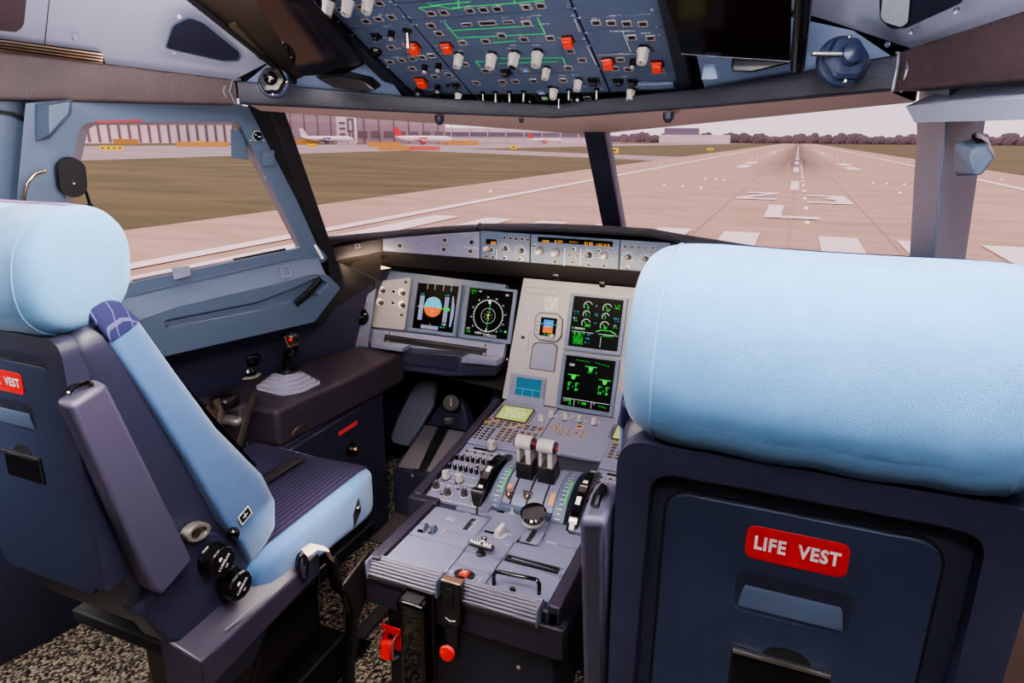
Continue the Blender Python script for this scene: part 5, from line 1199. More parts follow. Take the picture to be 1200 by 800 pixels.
# speed brake slot and lever
a, b = R1(385, 350); MB().prism([(a-.006,b-.030),(a+.006,b-.030),(a+.006,b+.022),(a-.006,b+.022)], .003, .0036, RFm).build('lever_slot', m_matte, pC)
q = [RFm @ V((*R1(430, 292), .0)), ] 
base = RFm @ V((*R1(428, 295), .003)); lv = MB(); lv.tube([base, base+V((-.001,.006,.03))], .0032, 8); lv.loft([[base+V((x,y,.026)) for x, y in ((-.009,-.004),(.007,-.004),(.007,.006),(-.009,.006))], [base+V((x,y+.010,.062)) for x, y in ((-.017,-.010),(.016,-.010),(.016,.008),(-.017,.008))], [base+V((x,y+.012,.068)) for x, y in ((-.016,-.008),(.015,-.008),(.015,.006),(-.016,.006))]]); lv.build('speed_brake_lever', m_black, pC, bevel=.002)
# gravity / wiper guards at the left
for dx in (-.011, .013):
    a, b = R1(130, 400); MB().prism([(-.016,0),(.014,0),(.010,.014),(-.004,.022)], -.001, .001, RFm @ T(a+dx, b, .003) @ RZ(pi/2) @ RX(pi/2)).build('switch_guard', m_ovh, pB)
rput('toggle', 132, 410, pB, .9); a, b = R1(70, 400); MB().box(a-.008,a+.008,b-.005,b+.006,.003,.004,RFm).build('display_window', m_screen, pB)
# flap lever: black saucer handle over its gate
a, b = R1(775, 450); MB().box(a-.022,a+.026,b-.024,b+.03,.003,.010,RFm).build('lever_gate', m_panel, pI, bevel=.003); MB().box(a-.006,a+.006,b-.024,b+.028,.0102,.011,RFm).build('lever_slot', m_matte, pI)
Fl = RFm @ T(*R1(785, 390), .010)
fl = MB().tube([Fl @ V((0,0,0)), Fl @ V((0,.004,.022))], .006, 10).build('flap_lever', m_black, pI)
MB().lathe([(0,0),(.022,0),(.031,.007),(.032,.014),(.027,.017),(0,.015)], Fl @ T(0,.006,.026) @ RX(radians(18)), 28).build('flap_handle', m_gloss, fl)
MB().lathe([(0,-.004),(.025,-.004),(.029,.002),(0,.002)], Fl @ T(0,.003,.020) @ RX(radians(18)), 28).build('handle_collar', m_knob, fl)
# printer slot and grab handle
a0, b0 = R1(620, 565); a1, b1 = R1(965, 635)
cy = .108; MB().ringplate([(a0+.004,cy-.004),(a1-.004,cy-.004),(a1-.004,cy+.004),(a0+.004,cy+.004)], [(a0,cy-.009),(a1,cy-.009),(a1,cy+.009),(a0,cy+.009)], .003, .008, RFm).build('paper_slot', m_black, pH)
MB().add([(a0+.012,cy+.004,.004),(a1-.006,cy+.003,.004),(a1-.006,cy+.001,.006),(a0+.014,cy+.002,.009)], [(0,1,2,3)], None, RFm).build('paper_edge', m_white, pH)
g0 = RFm @ V((*R1(537, 740), .003)); g1 = RFm @ V((*R1(825, 800), .003)); up_ = V((0,0,.034))
MB().tube([g0, g0+up_*.7, g0+up_*.95+(g1-g0)*.04, g0+up_+(g1-g0)*.1, g1+up_+(g0-g1)*.1, g1+up_*.95+(g0-g1)*.04, g1+up_*.7, g1], .0045, 12).build('grab_handle', m_gloss, pG)
a, b = R2(752, 348); MB().lathe([(0,0),(.007,0),(.006,.006),(0,.007)], RFm @ T(a, b, .003), 14).build('knob', m_black, pG)
# legends on the rear deck
d = Draw(RFm, 1, .0038)
for x, y, w, h, n in ((265,320,.024,.005,2),(205,395,.016,.004,3),(410,345,.016,.004,2),(460,300,.02,.004,1),(640,420,.014,.004,2),(905,480,.028,.006,1),(625,490,.012,.003,1),(590,222,.012,.003,1),(1120,320,.012,.003,1),(700,260,.012,.004,1),(250,655,.018,.004,3),(440,700,.018,.004,3),(365,290,.018,.004,1),(745,440,.008,.004,4)):
    for k in range(n):
        a, b = R1(x, y); d.words(a-w/2, b-k*h*1.6, a+w/2, h*.8, m_white, k+int(x))
for x, y, r in ((655,280,.0135),(1065,250,.014)):
    a, b = R1(x, y); d.arc(a, b, r, 30, 200, .0012, m_white, 12)
a, b = R1(385, 350)
for k in range(5): d.line(a+.008, b-.026+k*.011, a+.016, b-.026+k*.011, .001, m_white)
a, b = R1(775, 450)
for k in range(5): d.line(a-.019, b-.02+k*.011, a-.010, b-.02+k*.011, .001, m_white)
d.done('panel_marking', pd)
# ---------------------------------------------------------------- forward deck
fl_, fr2 = -.285, .265                          # in FF x
def fpl(pts, nm, m=m_panel, h=.003): return plate(FF, pts, -.006, h, nm, m, pd, .001)
FB1 = .524
fd_c = fpl([(-.085,.30),(.115,.30),(.115,FB1),(-.085,FB1)], 'systems_panel')
mc = fpl([(-.283,.265),(-.087,.265),(-.087,FB1),(-.268,FB1)], 'keypad_unit', m_panel, .006)
rm = fpl([(-.283,.165),(-.087,.165),(-.087,.263),(-.283,.263)], 'radio_panel')
au = fpl([(-.283,.082),(-.100,.082),(-.100,.163),(-.283,.163)], 'audio_panel', m_panel)
lt_ = fpl([(-.283,.008),(-.100,.008),(-.100,.080),(-.283,.080)], 'lighting_panel', m_panel)
mcr = fpl([(.117,.265),(.262,.265),(.262,FB1),(.117,FB1)], 'keypad_unit', m_panel, .006)
rmr = fpl([(.117,.165),(.262,.165),(.262,.263),(.117,.263)], 'radio_panel')
aur = fpl([(.117,.062),(.262,.062),(.262,.163),(.117,.163)], 'audio_panel')
ltr = fpl([(.117,.008),(.262,.008),(.262,.060),(.117,.060)], 'lighting_panel')
def fput(key, x, y, par, sc=1, rot=0, h=.003): a, b = F1(x, y); return put(key, FF, a, b, par, rot, sc, h)
def fput2(key, x, y, par, sc=1, rot=0, h=.003): a, b = F2_(x, y); return put(key, FF, a, b, par, rot, sc, h)
# left computer screen
s4 = [F1(740,85), F1(970,115), F1(905,213), F1(668,180)]
xa = (s4[0][0]+s4[3][0])/2; xb = (s4[1][0]+s4[2][0])/2; yb_ = (s4[2][1]+s4[3][1])/2; yt_ = (s4[0][1]+s4[1][1])/2
def mcdu(xa, xb, y0, y1, par, keys):
    MB().box(xa-.004, xb+.004, y0-.004, y1+.004, .006, .0085, FF).build('screen_bezel', m_black, par)
    MB().box(xa, xb, y0, y1, .0085, .009, FF).build('screen', e_mcdu, par, smooth=0)
    d = Draw(FF @ T(xa, y0, .009), 1, .0003); w = xb-xa; h = y1-y0
    for k, (p, q) in enumerate(((.35,.75),(.1,.5),(.15,.85),(.2,.95),(.1,.8),(.1,.9),(.08,.4))): d.words(w*p, h*(.86-k*.13), w*q, h*.085, e_mcduw, k)
    d.words(w*.45, h*.86, w*.8, h*.08, e_mcduw); d.done('display_text', par)
    for k in range(6):
        y = y0+h*(.08+k*.17); put('line_key', FF, xa-.011, y, par, 0, .9, .006); put('line_key', FF, xb+.011, y, par, 0, .9, .006)
mcdu(xa, xb, yb_, yt_, mc, 1)
for r in range(3):                               # function keys
    for c in range(9 if r < 2 else 3):
        a = -.270+c*.0215; b = yb_-.012-r*.0150
        put('key_amber' if (c+r) % 4 == 1 else 'key', FF, a, b, mc, 0, 1.3, .006)
for r in range(5):
    for c in range(6): put('key', FF, -.205+c*.0205, yb_-.048-r*.0140, mc, 0, 1.2, .006)
for r in range(5):
    for c in range(3): put('key_round', FF, -.272+c*.0190, yb_-.060-r*.0140, mc, 0, 1.35, .006)
# right computer screen
sx = F2_(1060, 275)[0]; mcdu(sx+.006, sx+.096, yb_, yt_, mcr, 1)
for r in range(6):
    for c in range(5):
        put('key_amber' if r == 0 else 'key', FF, .135+c*.021, yb_-.012-r*.0155, mcr, 0, 1.25, .006)
for k in range(5): put('key_amber', FF, .128+.0, yb_+.006+k*.012, mcr, 0, .7, .006)
# systems page keys and rotary selectors
for x, y in ((450,190),(575,210),(715,230),(850,255)):
    fput2('knob_big', x, y+12, fd_c, .72, 0)
fput2('knob_big', 350, 240, fd_c, .72)
for x, y in ((440,300),(500,300),(525,268),(495,322),(555,322),(530,360),(620,330),(600,365),(685,345),(750,355),(725,390)): fput2('key_amber', x, y, fd_c, 1.05)
ob = fput2('key_amber', 712, 296, fd_c, 1.9); 
d = Draw(FF, 1, .0038)
for x, y, w in ((480,185,.01),(610,205,.012),(755,230,.012),(890,245,.012),(640,185,.012)):
    a, b = F2_(x, y); d.words(a, b, a+w, .0035, m_white, int(x)); d.words(a, b-.006, a+w*.8, .0035, m_white, int(y))
d.done('panel_marking', fd_c)
# radio panels
def radio(par, x0, x1, mirror):
    b0 = .250
    MB().box(x0+.03, x0+.03+.055, b0-.004, b0+.004, .003, .004, FF).build('display_window', m_screen, par)
    for r in range(3):
        for c in range(5):
            a = x0+.018+c*.026; b = .230-r*.023
            if a < x1-.015 and not (not mirror and c > 4): put('button', FF, a, b, par, 0, .95, .003)
    if not mirror: fput('knob_pale', 642, 412, par, 1.9)
    d = Draw(FF, 1, .0036)
    for r in range(3): d.words(x0+.015, .238-r*.020, x1-.03, .003, m_white, r)
    d.done('panel_marking', par)
radio(rm, -.283, -.087, 0); radio(rmr, .117, .262, 1)
# audio panels with black volume caps
for k in range(7): fput('cap_black', 372+k*41, 492+k*7, au, 1.05)
for k in range(7): fput('cap_black', 315+k*42, 560+k*9, au, 1.05)
for x, y in ((440,560),(530,560)): fput('knob_small', x, y, au, 1.5)
for k in range(4): fput2('cap_black', 745+k*65, 880+k*12, aur, 1.05)
for k in range(4): fput2('cap_black', 690+k*65, 980+k*12, aur, 1.05)
for x, y in ((285,640),(390,665)): fput('knob_pale', x, y, lt_, 1.6)
d = Draw(FF, 1, .0036); d.words(-.27,.155,-.11,.003,m_white); d.words(-.27,.120,-.11,.003,m_white,3); d.words(-.27,.088,-.13,.003,m_white,5)
d.words(-.27,.07,-.12,.003,m_white,7); d.words(-.26,.012,-.12,.003,m_white,8); d.words(.13,.15,.25,.003,m_white,2); d.words(.13,.11,.25,.003,m_white,4)
d.line(-.283,.040,-.100,.040,.0012,m_knobd); d.done('panel_marking', pd)
for x, y in ((210,715),(300,770),(430,775)): fput('knob_dark', x, y, lt_, 1.35)
for x, y in ((250,765),(380,725)): fput('toggle', x, y, lt_, .7)
fput2('knob_pale', 700, 1105, ltr, 1.5)
# ---------------------------------------------------------------- throttle quadrant: curved hump
def Q(u, v, x): return ax(u, v, x)
qx0, qx1 = -.645, -.415                          # world x extent
# the hump profile in (y, z): rises from the rear deck, peaks, meets the forward deck
prof = []
yc, zc, rr = 1.503, -.985, .140
for k in range(0, 15):
    a = radians(168-k*9.5); prof.append((yc+rr*1.0*(-cos(a))*-1 if 0 else yc+rr*cos(a), zc+rr*sin(a)))
prof = [(y, z) for y, z in prof if z > -.925]
def hump(x0, x1, dz, name, m, par, dr=0):
    ps = [(yc+(y-yc)*(1+dr), zc+(z-zc)*(1+dr)) for y, z in prof]
    pl = [(ps[0][0], -.93)]+ps+[(ps[-1][0], -.93)]
    b = MB(); b.loft([[XW(x, y, z) for y, z in pl] for x in (x0, x1)]); return b.build(name, m, par, smooth=35)
tq = grp('thrust_quadrant', pd)
hump(-.598, -.462, 0, 'quadrant_cover', m_panel, tq, 0)
for x0, x1 in ((-.632,-.600), (-.460,-.428)): hump(x0, x1, 0, 'scale_strip', m_ovh, tq, .01)
for x in (-.575, -.532, -.489): hump(x-.0022, x+.0022, 0, 'lever_slot', m_matte, tq, .012)
def on_arc(a, r, x): return XW(x, yc+r*cos(radians(a)), zc+r*sin(radians(a)))
def on_wheel(a, r, x): return XW(x, 1.500+r*cos(radians(a)), -1.0+r*sin(radians(a)))
R_ = random.Random(5)
for x, sg in ((-.616, 1), (-.444, 1)):
    b = MB()
    for k in range(15):
        a = 150-k*5.2; w = .004+.003*(k % 2)
        b.add([on_arc(a, rr*1.013, x-w), on_arc(a, rr*1.013, x+w), on_arc(a-.7, rr*1.013, x+w), on_arc(a-.7, rr*1.013, x-w)], [(0,1,2,3)])
    b.build('scale_marks', m_white, tq)
    b = MB(); ar = [96-k*3 for k in range(13)] if x > -.5 else [100-k*3 for k in range(13)]
    ar = [98+k*2.6 for k in range(13)]
    b.loft([[on_arc(a, rr*1.014, x+.0065) for a in ar], [on_arc(a, rr*1.014, x+.0105) for a in ar]], None, None, False); b.build('green_band', emat('e_band', (50,210,75), 1.1), tq)
for x in (-.590, -.470):
    b = MB(); ar = [118+k*2 for k in range(8)]; b.loft([[on_arc(a, rr*1.004, x-.006) for a in ar], [on_arc(a, rr*1.004, x+.006) for a in ar]], None, None, False); b.build('amber_band', mat('amber_band', (205,140,70), .6), tq)
MB().box(-.60,-.46,1.376,1.394,H-.925,H-.892).build('quadrant_step', m_ovh, tq, bevel=.002)
# trim wheels, large black discs with white flashes
for x, dx in ((-.660, -1), (-.400, 1)):
    tw = MB(); R2w = .167
    prs = [(x-.015, R2w-.006), (x-.010, R2w), (x+.010, R2w), (x+.015, R2w-.006), (x+.015, R2w-.04), (x-.015, R2w-.04)]
    rings = []
    for k in range(41):
        a = 180-k*4.5; rings.append([on_wheel(a, r, xx) for xx, r in prs])
    tw.loft(rings); wo = tw.build('trim_wheel', m_gloss, tq, smooth=40)
    for a0, a1 in (((131,125),(110,103),(76,72)) if dx < 0 else ((146,139),(124,116),(100,96),(74,70))):
        f_ = MB(); ar = [a0+(a1-a0)*i/4 for i in range(5)]
        f_.loft([[on_wheel(a, R2w+.0008, x-.006) for a in ar], [on_wheel(a, R2w+.0008, x+.006) for a in ar]], None, None, False); f_.build('white_flash', m_white, wo)
# thrust levers
for x in (-.562, -.502):
    lv = grp('thrust_lever', tq) if 0 else None
    b = MB(); p0 = on_arc(97, rr*.97, x); 
    dirv = (on_arc(99, rr+.07, x)-p0).normalized()
    side = V((1,0,0)); fwd_ = dirv.cross(side)
    def blk(c, w, t_, h0, h1, m, w1=None, t1=None):
        w1 = w if w1 is None else w1; t1 = t_ if t1 is None else t1
        r0_ = [c+side*sx*w/2+fwd_*sy*t_/2+dirv*h0 for sx, sy in ((-1,-1),(1,-1),(1,1),(-1,1))]
        r1_ = [c+side*sx*w1/2+fwd_*sy*t1/2+dirv*h1 for sx, sy in ((-1,-1),(1,-1),(1,1),(-1,1))]
        return MB().loft([r0_, r1_])
    body = blk(p0, .048, .054, 0, .050, m_black, .046, .040).build('thrust_lever', m_black, tq, bevel=.003)
    blk(p0+side*.012, .014, .044, .022, .090, m_knob, .014, .028).build('lever_arm', m_knob, body, bevel=.002)
    blk(p0-side*.016, .008, .040, .035, .090, m_knob, .008, .022).build('lever_arm', m_knob, body, bevel=.002)
    hc = p0+dirv*.104
    MB().cyl(hc-side*.023, hc+side*.020, .0185, None, 26).build('lever_grip', m_knob, body, bevel=.002)
    MB().cyl(hc+side*.020, hc+side*.026, .0165, .015, 26).build('grip_end', m_black, body)
    MB().cyl(hc+side*.026, hc+side*.0285, .006, .006, 14).build('red_button', m_red, body)
    MB().cyl(hc-side*.026, hc-side*.023, .0165, .0165, 26).build('grip_end', m_black, body)
    MB().tube([p0+dirv*.082-side*.030-fwd_*-.01, p0+dirv*.082+side*.030-fwd_*-.01], .0035, 8).build('reverse_bar', m_knob, body)
# ---------------------------------------------------------------- back of the pedestal
def B_(x, y): return ay(400+x/3.75, 600+y/3.75, 1.052)
ho = thing('phone_handset', B_(330, 500), 'black handset hanging on the back of the pedestal in its cradle', 'telephone')
a = B_(285,365); 
b = MB(); pr = [(285,380),(300,350),(375,372),(372,400)]
xs0, xs1 = B_(284,500).x, B_(396,500).x
b.loft([[V((x, 1.050-dy, z)) for x, dy in ((xs0,0),(xs0+.004,.030),(xs1-.004,.030),(xs1,0))] for z in (B_(330,700).z-.03, B_(330,690).z, B_(330,400).z, B_(330,375).z)])
b.build('handset', m_gloss, ho, bevel=.006, seg=3)
MB().pillow(xs1-xs0+.004, .040, .034, 5, 6, T((xs0+xs1)/2, 1.034, B_(330,375).z-.006)).build('earpiece', m_gloss, ho, smooth=60)
b = MB(); b.box(xs0+.004, xs1+.006, 1.052, 1.064, B_(330,720).z, B_(330,340).z); b.build('cradle', m_black, ho, bevel=.004)
MB().prism([(xs0+.008, 1.02),(xs1-.008,1.02),(xs1-.008,1.05),(xs0+.008,1.05)], B_(330,362).z, B_(330,352).z).build('cradle_lip', m_black, ho, bevel=.002)
st_ = thing('release_handle', B_(470, 560), 'black strap bracket with a round red pull knob on the back of the pedestal', 'handle')
sx0, sx1 = B_(443,330).x, B_(528,330).x
MB().box(sx0, sx1, 1.044, 1.062, B_(480,480).z, B_(480,300).z).build('bracket', m_black, st_, bevel=.003)
MB().box(sx0-.001, sx1+.001, 1.046, 1.066, B_(480,302).z-.006, B_(480,302).z+.002).build('bracket_top', m_brass, st_, bevel=.002)
MB().box((sx0+sx1)/2-.007, (sx0+sx1)/2+.007, 1.040, 1.044, B_(480,410).z, B_(480,325).z).build('slider', m_matte, st_, bevel=.001)
MB().tube([V(((sx0+sx1)/2-.012, 1.043, B_(480,455).z)), V(((sx0+sx1)/2, 1.040, B_(480,460).z)), V(((sx0+sx1)/2+.012, 1.043, B_(480,458).z))], .0012, 6).build('latch_mark', m_white, st_)
MB().box(sx0+.008, sx1-.008, 1.045, 1.058, B_(480,600).z, B_(480,480).z).build('strap', m_matte, st_, bevel=.002)
kc = ay(400+466/3.75, 600+618/3.75, 1.03)
MB().lathe([(0,-.03),(.008,-.03),(.009,-.008),(.016,-.004),(.0185,.002),(.015,.007),(0,.009)], frame(kc, (1,0,0), (0,0.2,1)), 26).build('red_knob', m_red, st_)
# red latch with steel guards
rl = thing('red_latch', B_(220, 570), 'red emergency latch plate with two steel guard loops low on the back of the pedestal', 'latch')
def C_(x, y, dy=0): return ay(400+x/3.75, 600+y/3.75, 1.092-dy)
q = [C_(178,490), C_(262,518), C_(264,612), C_(180,585)]
b = MB(); b.loft([q, [p+V((0,.004,0)) for p in q]]); b.build('plate', m_red, rl, bevel=.001)
b = MB(); q = [C_(185,550,.01), C_(232,562,.01), C_(228,640,.02), C_(184,625,.02)]; b.loft([q, [p+V((0,-.014,0)) for p in q]]); b.build('lever', m_red, rl, bevel=.003)
for x in (0, 66): MB().tube([C_(188+x*.9,520+x*.3), C_(186+x*.9,520+x*.3,.02), C_(160+x,545+x*.3,.03), C_(158+x,590+x*.3,.03), C_(164+x,622+x*.4,.03), C_(180+x,610+x*.4,.02), C_(183+x,608+x*.4)], .0028, 8).build('guard_loop', m_steel, rl)
MB().lathe([(0,0),(.006,0),(.006,.003),(0,.003)], frame(C_(216,542,.012), (1,0,0), (0,.2,1)), 12).build('lock', m_black, rl)
c = ay(400+778/3.75, 600+682/3.75, 1.083); MB().lathe([(0,.003),(.004,.002),(.005,0)], frame(c, (1,0,0), (0,0,1)), 12).build('screw', m_steel, pd)
# ================================================================ pilots' seats
def make_seat(xc, sg, label):
    st = thing('pilot_seat', (xc, .85, 0), label, 'pilot seat')
    SP = lambda s, y, z: V((xc+sg*s, y, z+H))
    BF = frame((xc, .597, H-.36), (1,0,0), (0,-.0,1))         # back face: s right, t up, n out behind
    CF = frame((xc, .60, H-.36), (1,0,0), (0,-.34,.94))        # reclined cushion frame
    def bp(s, t, n): return CF @ V((s, t, n))
    # ---- moulded back shell: sections up the back
    b = MB(); rings = []
    secs = [(-.86,.13,.70,.84),(-.835,.150,.665,.875),(-.80,.160,.640,.865),(-.74,.172,.618,.83),(-.67,.174,.602,.80),(-.5,.177,.600,.735),(-.40,.179,.600,.69),(-.335,.181,.600,.665),(-.300,.181,.590,.655),(-.280,.178,.596,.650),(-.266,.170,.612,.650),(-.258,.155,.635,.655)]
    for z, w, y0, y1 in secs:
        rings.append([V((xc+x, y, H+z)) for x, y in rpoly([(-w,y1),(w,y1),(w*.95,y0),(-w*.95,y0)], [.012,.012,.03,.03], 5)])
    b.loft(rings); b.build('back_shell', m_dark, st, smooth=50)
    # raised moulded border: two side pillars joined by a rounded shelf
    outr = rpoly([(-.164,-.325),(-.170,.088),(.170,.088),(.164,-.325),(.138,-.325),(.134,.060),(-.136,.060),(-.140,-.325)], [.004,.03,.03,.004,.004,.024,.024,.004], 6)
    MB().prism(outr, -.012, .022, BF).build('back_border', m_dark, st, bevel=.016, seg=6)
    # ---- life vest door with label, pocket and latch
    def D(u, v): # measured on the nearer seat's back plane
        F_ = frame((.044, .60, H-.36), (1,0,0), (0,-.34,.94)); return fpx(F_, u, v, .003)
    A = D(783,578); Bq = D(1108,640)
    s0 = -.122; s1 = .112; t1 = .034; t0 = -.36
    w_ = mat('door_blue', (46,54,78), .40, bump=.15, bscale=1500)
    door = MB().prism(rrect(s0, t0, s1, t1, .022, 5), .0, .0055, BF).build('life_vest_door', w_, st, bevel=.0015); door['label'] = 'blue flap with a red LIFE VEST label'
    MB().ringplate(rrect(s0, t0, s1, t1, .022, 5), rrect(s0-.003, t0-.003, s1+.003, t1+.003, .025, 5), 0, .001, BF).build('door_gap', m_matte, st)
    lx0, ly0 = D(878,616); lx1, ly1 = D(990,666); lx0, lx1 = -.0455, .042; lyc = -.001
    lb_ = MB().prism(rrect(lx0, lyc-.0175, lx1, lyc+.0175, .008, 4), .0055, .0068, BF).build('life_vest_label', m_red, door, bevel=.0004); lb_['label'] = 'red label reading LIFE VEST'
    MB().text('LIFE  VEST', .0190, BF @ T((lx0+lx1)/2, lyc, .0069), m_white, .0007, .0003, .78).build('label_lettering', None, lb_, smooth=0)
    # finger pocket: shade painted as a flat dark sheet, light as a paler slope
    px0, px1, py0, py1 = -.050, .051, -.077, -.034
    o_ = rrect(px0, py0, px1, py1, .010, 4); i_ = rrect(px0+.004, py0+.006, px1-.004, py1-.022, .007, 4)
    b = MB(); b.loft([[(x, y, .0062) for x, y in rrect(px0-.003, py0-.003, px1+.003, py1+.003, .012, 4)], [(x, y, .0058) for x, y in o_], [(x, y, -.012+.004) for x, y in o_]], None, BF, True, False); b.build('pocket_rim', w_, door)
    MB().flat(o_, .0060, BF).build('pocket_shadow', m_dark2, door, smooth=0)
    b = MB(); b.loft([[(x, y, .0062) for x, y in ((px0+.004,py0+.003),(px1-.004,py0+.003))], [(x, y, .0078) for x, y in ((px0+.007,py0+.024),(px1-.007,py0+.024))], [(x, y, .0062) for x, y in ((px0+.009,py0+.028),(px1-.009,py0+.028))]], None, BF, False); b.build('pocket_slope', m_ovh, door)
    MB().prism([(.022*cos(a*pi/10)+.004, -.122+.013*sin(a*pi/10)) for a in range(11)], .0056, .0060, BF).build('latch_notch', m_matte, door)
    ht = MB().box(-.046, .045, -.170, -.122, .0058, .0075, BF).build('latch_recess', m_matte, door, bevel=.001)
    MB().box(-.045, .044, -.1265, -.1235, .0075, .0105, BF).build('latch_edge', m_steel, ht)
    MB().box(-.040, .038, -.167, -.131, .0072, .0085, BF).build('latch_plate', m_black, ht)
    # ---- headrest bolster on a dark neck
    hc = V((xc, .635, H-.183))
    HX, HY, HZ = .170, .088, .092
    def hsec(x, grow=1.0, a0=0, a1=360, n=44):
        k = max(0, 1-abs(x/HX)**7)**(1/7)*grow; out = []
        for i in range(n+(0 if a1-a0 == 360 else 1)):
            a = radians(a0+(a1-a0)*i/n); e = 2.35; c_, s_ = cos(a), sin(a); q = (abs(c_)**e+abs(s_)**e)**(-1/e)
            out.append(hc+V((x, HY*k*c_*q+.012*(s_*q)*k, HZ*k*s_*q-.004*cos(x*9)-.003*abs(sin(x*40))*(s_ < -.5))))
        return out
    xs_ = [HX*sin(radians(-90+180*i/30)) for i in range(1, 30)]; xs_ = [-HX*.9995]+xs_+[HX*.9995]
    hr = MB().loft([hsec(x) for x in xs_]).build('headrest', m_cloth, st, smooth=180)
    # end seams and the striped crown strip
    for sx in (-1, 1):
        MB().tube([p for p in hsec(sx*.138, 1.004)]+[hsec(sx*.138, 1.004)[0]], .0011, 6).build('seam', mat('seam_blue', (120,158,200), .8), hr)
    MB().loft([hsec(x, 1.012, 38 if sg > 0 else 30, 97 if sg > 0 else 72, 8) for x in (-.136,-.1,-.05,0,.05,.1,.136)], None, None, False).build('crown_strip', m_plum, hr, smooth=60)
    MB().pillow(.30, .10, .035, 5, 8, T(xc, .645, H-.280)).build('headrest_base', mat('plum_leather', (52,30,46), .4), st, smooth=60)
    for s in (-.07, .07): MB().cyl((xc+s, .65, H-.36), (xc+s, .65, H-.27), .009).build('headrest_post', m_steel, st)
    MB().loft([[bp(x, t, n) for x, n in rpoly([(-.15,-.11),(.15,-.11),(.15,-.03),(-.15,-.03)], .02, 4)] for t in (.09,.122)]).build('neck', m_black, st, smooth=40)
    # ---- back cushion: blue bolsters and dark striped centre
    def cush(p): return p
    rings = []
    for t, w, n0, n1 in ((-.52,.170,-.150,-.08),(-.49,.186,-.180,-.08),(-.44,.192,-.198,-.08),(-.36,.197,-.194,-.07),(-.2,.193,-.155,-.07),(-.05,.190,-.135,-.065),(.05,.185,-.125,-.06),(.088,.178,-.112,-.06),(.104,.165,-.098,-.066)):
        rings.append([bp(x, t, n) for x, n in rpoly([(-w,n0),(w,n0),(w,n1),(-w,n1)], [.035,.035,.01,.01], 5)])
    bc = MB().loft(rings).build('back_cushion', m_cloth2, st, smooth=60)
    rings = []
    for t, w, n0 in ((-.44,.14,-.203),(-.3,.145,-.186),(-.1,.145,-.148),(.06,.14,-.128)):
        rings.append([bp(x, t, n) for x, n in rpoly([(-w,n0),(w,n0),(w,n0+.04),(-w,n0+.04)], .01, 3)])
    MB().loft(rings).build('cushion_centre', m_pin, bc, smooth=60)
    b = MB(); rings = []
    for t, w, n0, n1 in ((.052,.186,-.125,-.060),(.088,.180,-.113,-.059),(.106,.166,-.099,-.065)):
        rings.append([bp(x, t+.0012, n) for x, n in rpoly([(-w-.001,n0-.001),(w+.001,n0-.001),(w+.001,n1),(-w-.001,n1)], [.035,.035,.01,.01], 5)])
    b.loft(rings); b.build('cushion_cap', m_pin2, bc, smooth=60)
    # ---- seat cushion
    def sc(p):
        k = (p.y+.23)/.46                      # 0 rear .. 1 front
        return V((p.x*(1-.03*k), p.y, p.z*(1 if p.z > 0 else .35+.65*k)+(-.012*(1-abs(p.x)/.2)**.5 if p.z > 0 and abs(p.x) < .2 else 0)-.01*(1-k)))
    cu = MB().pillow(.42, .46, .150, 7, 16, T(xc, 1.055, H-.855), None, sc).build('seat_cushion', m_cloth2, st, smooth=180)
    b = MB(); g = []
    for j in range(13):
        y = .845+.415*j/12; row = []
        for i in range(11):
            x = (i/10*2-1); hw = .178 if y < 1.1 else .178-.0*(y-1.1)
            k = (y-1.055+.23)/.46; zz = -.855+.075-.012*(1-abs(x*hw)/.2)**.5-.01*(1-k)+.0025
            ed = max(0, (y-1.235)/.03); zz -= .010*ed**2
            zz -= .004*max(0, abs(x)-.85)/.15
            row.append((xc+x*hw, y, zz+H))
        g.append(row)
    b.loft(g, None, None, False); b.build('cushion_top', m_pin, cu, smooth=60)
    b = MB(); b.tube([V((xc, y, z+H)) for y, z in ((.98,-.782),(1.05,-.784),(1.12,-.782),(1.17,-.781),(1.215,-.783))], .01, 8, flat_=(.003,.018,(0,0,1))); sp_ = b.build('crotch_strap', m_matte, st)
    b = MB(); b.box(xc-.020, xc+.020, .955, .985, H-.786, H-.772); b.build('strap_tip', mat('pale_strap', (196,178,172), .6), sp_, bevel=.004)
    # ---- stowed armrest
    a0 = [SP(.172,.551,-.350), SP(.200,.555,-.357), SP(.200,.612,-.343), SP(.172,.612,-.336)]
    dn = V((0,.074,-.372))
    b = MB(); b.loft([a0, [p+dn*.6+V((0,.016*(i > 1),0)) for i, p in enumerate(a0)], [p+dn*.93+V((0,.024*(i > 1),0)) for i, p in enumerate(a0)], [p+dn+V((0,.012+.010*(i > 1),.012*(i > 1))) for i, p in enumerate(a0)]]); ar = b.build('armrest', mat('armrest_blue', (72,68,90), .4, bump=.2, bscale=1200), st, bevel=.007, seg=3)
    mid = sum(a0, V())/4; b = MB(); b.tube([mid+V((0,-.020,.004)), mid+V((0,-.012,.010)), mid+V((0,.008,.010)), mid+V((0,.016,.004))], .0048, 10); b.build('armrest_button', m_gloss, ar)
    MB().cyl(SP(.175,.665,-.70), SP(.150,.690,-.72), .016).build('armrest_pivot', m_black, ar)
    # ---- recliner housing, lumbar knobs, controls on the inboard side
    side = [SP(.176,.67,-.66), SP(.176,.74,-.655), SP(.176,.80,-.71), SP(.176,.86,-.79), SP(.176,.92,-.83), SP(.176,.99,-.85), SP(.176,.97,-.885), SP(.176,.70,-.885), SP(.176,.65,-.835), SP(.176,.62,-.76)]
    b = MB(); b.loft([side, [p-V((sg*.06,0,0)) for p in side]]); b.build('side_housing', m_dark, st, bevel=.008, seg=3)
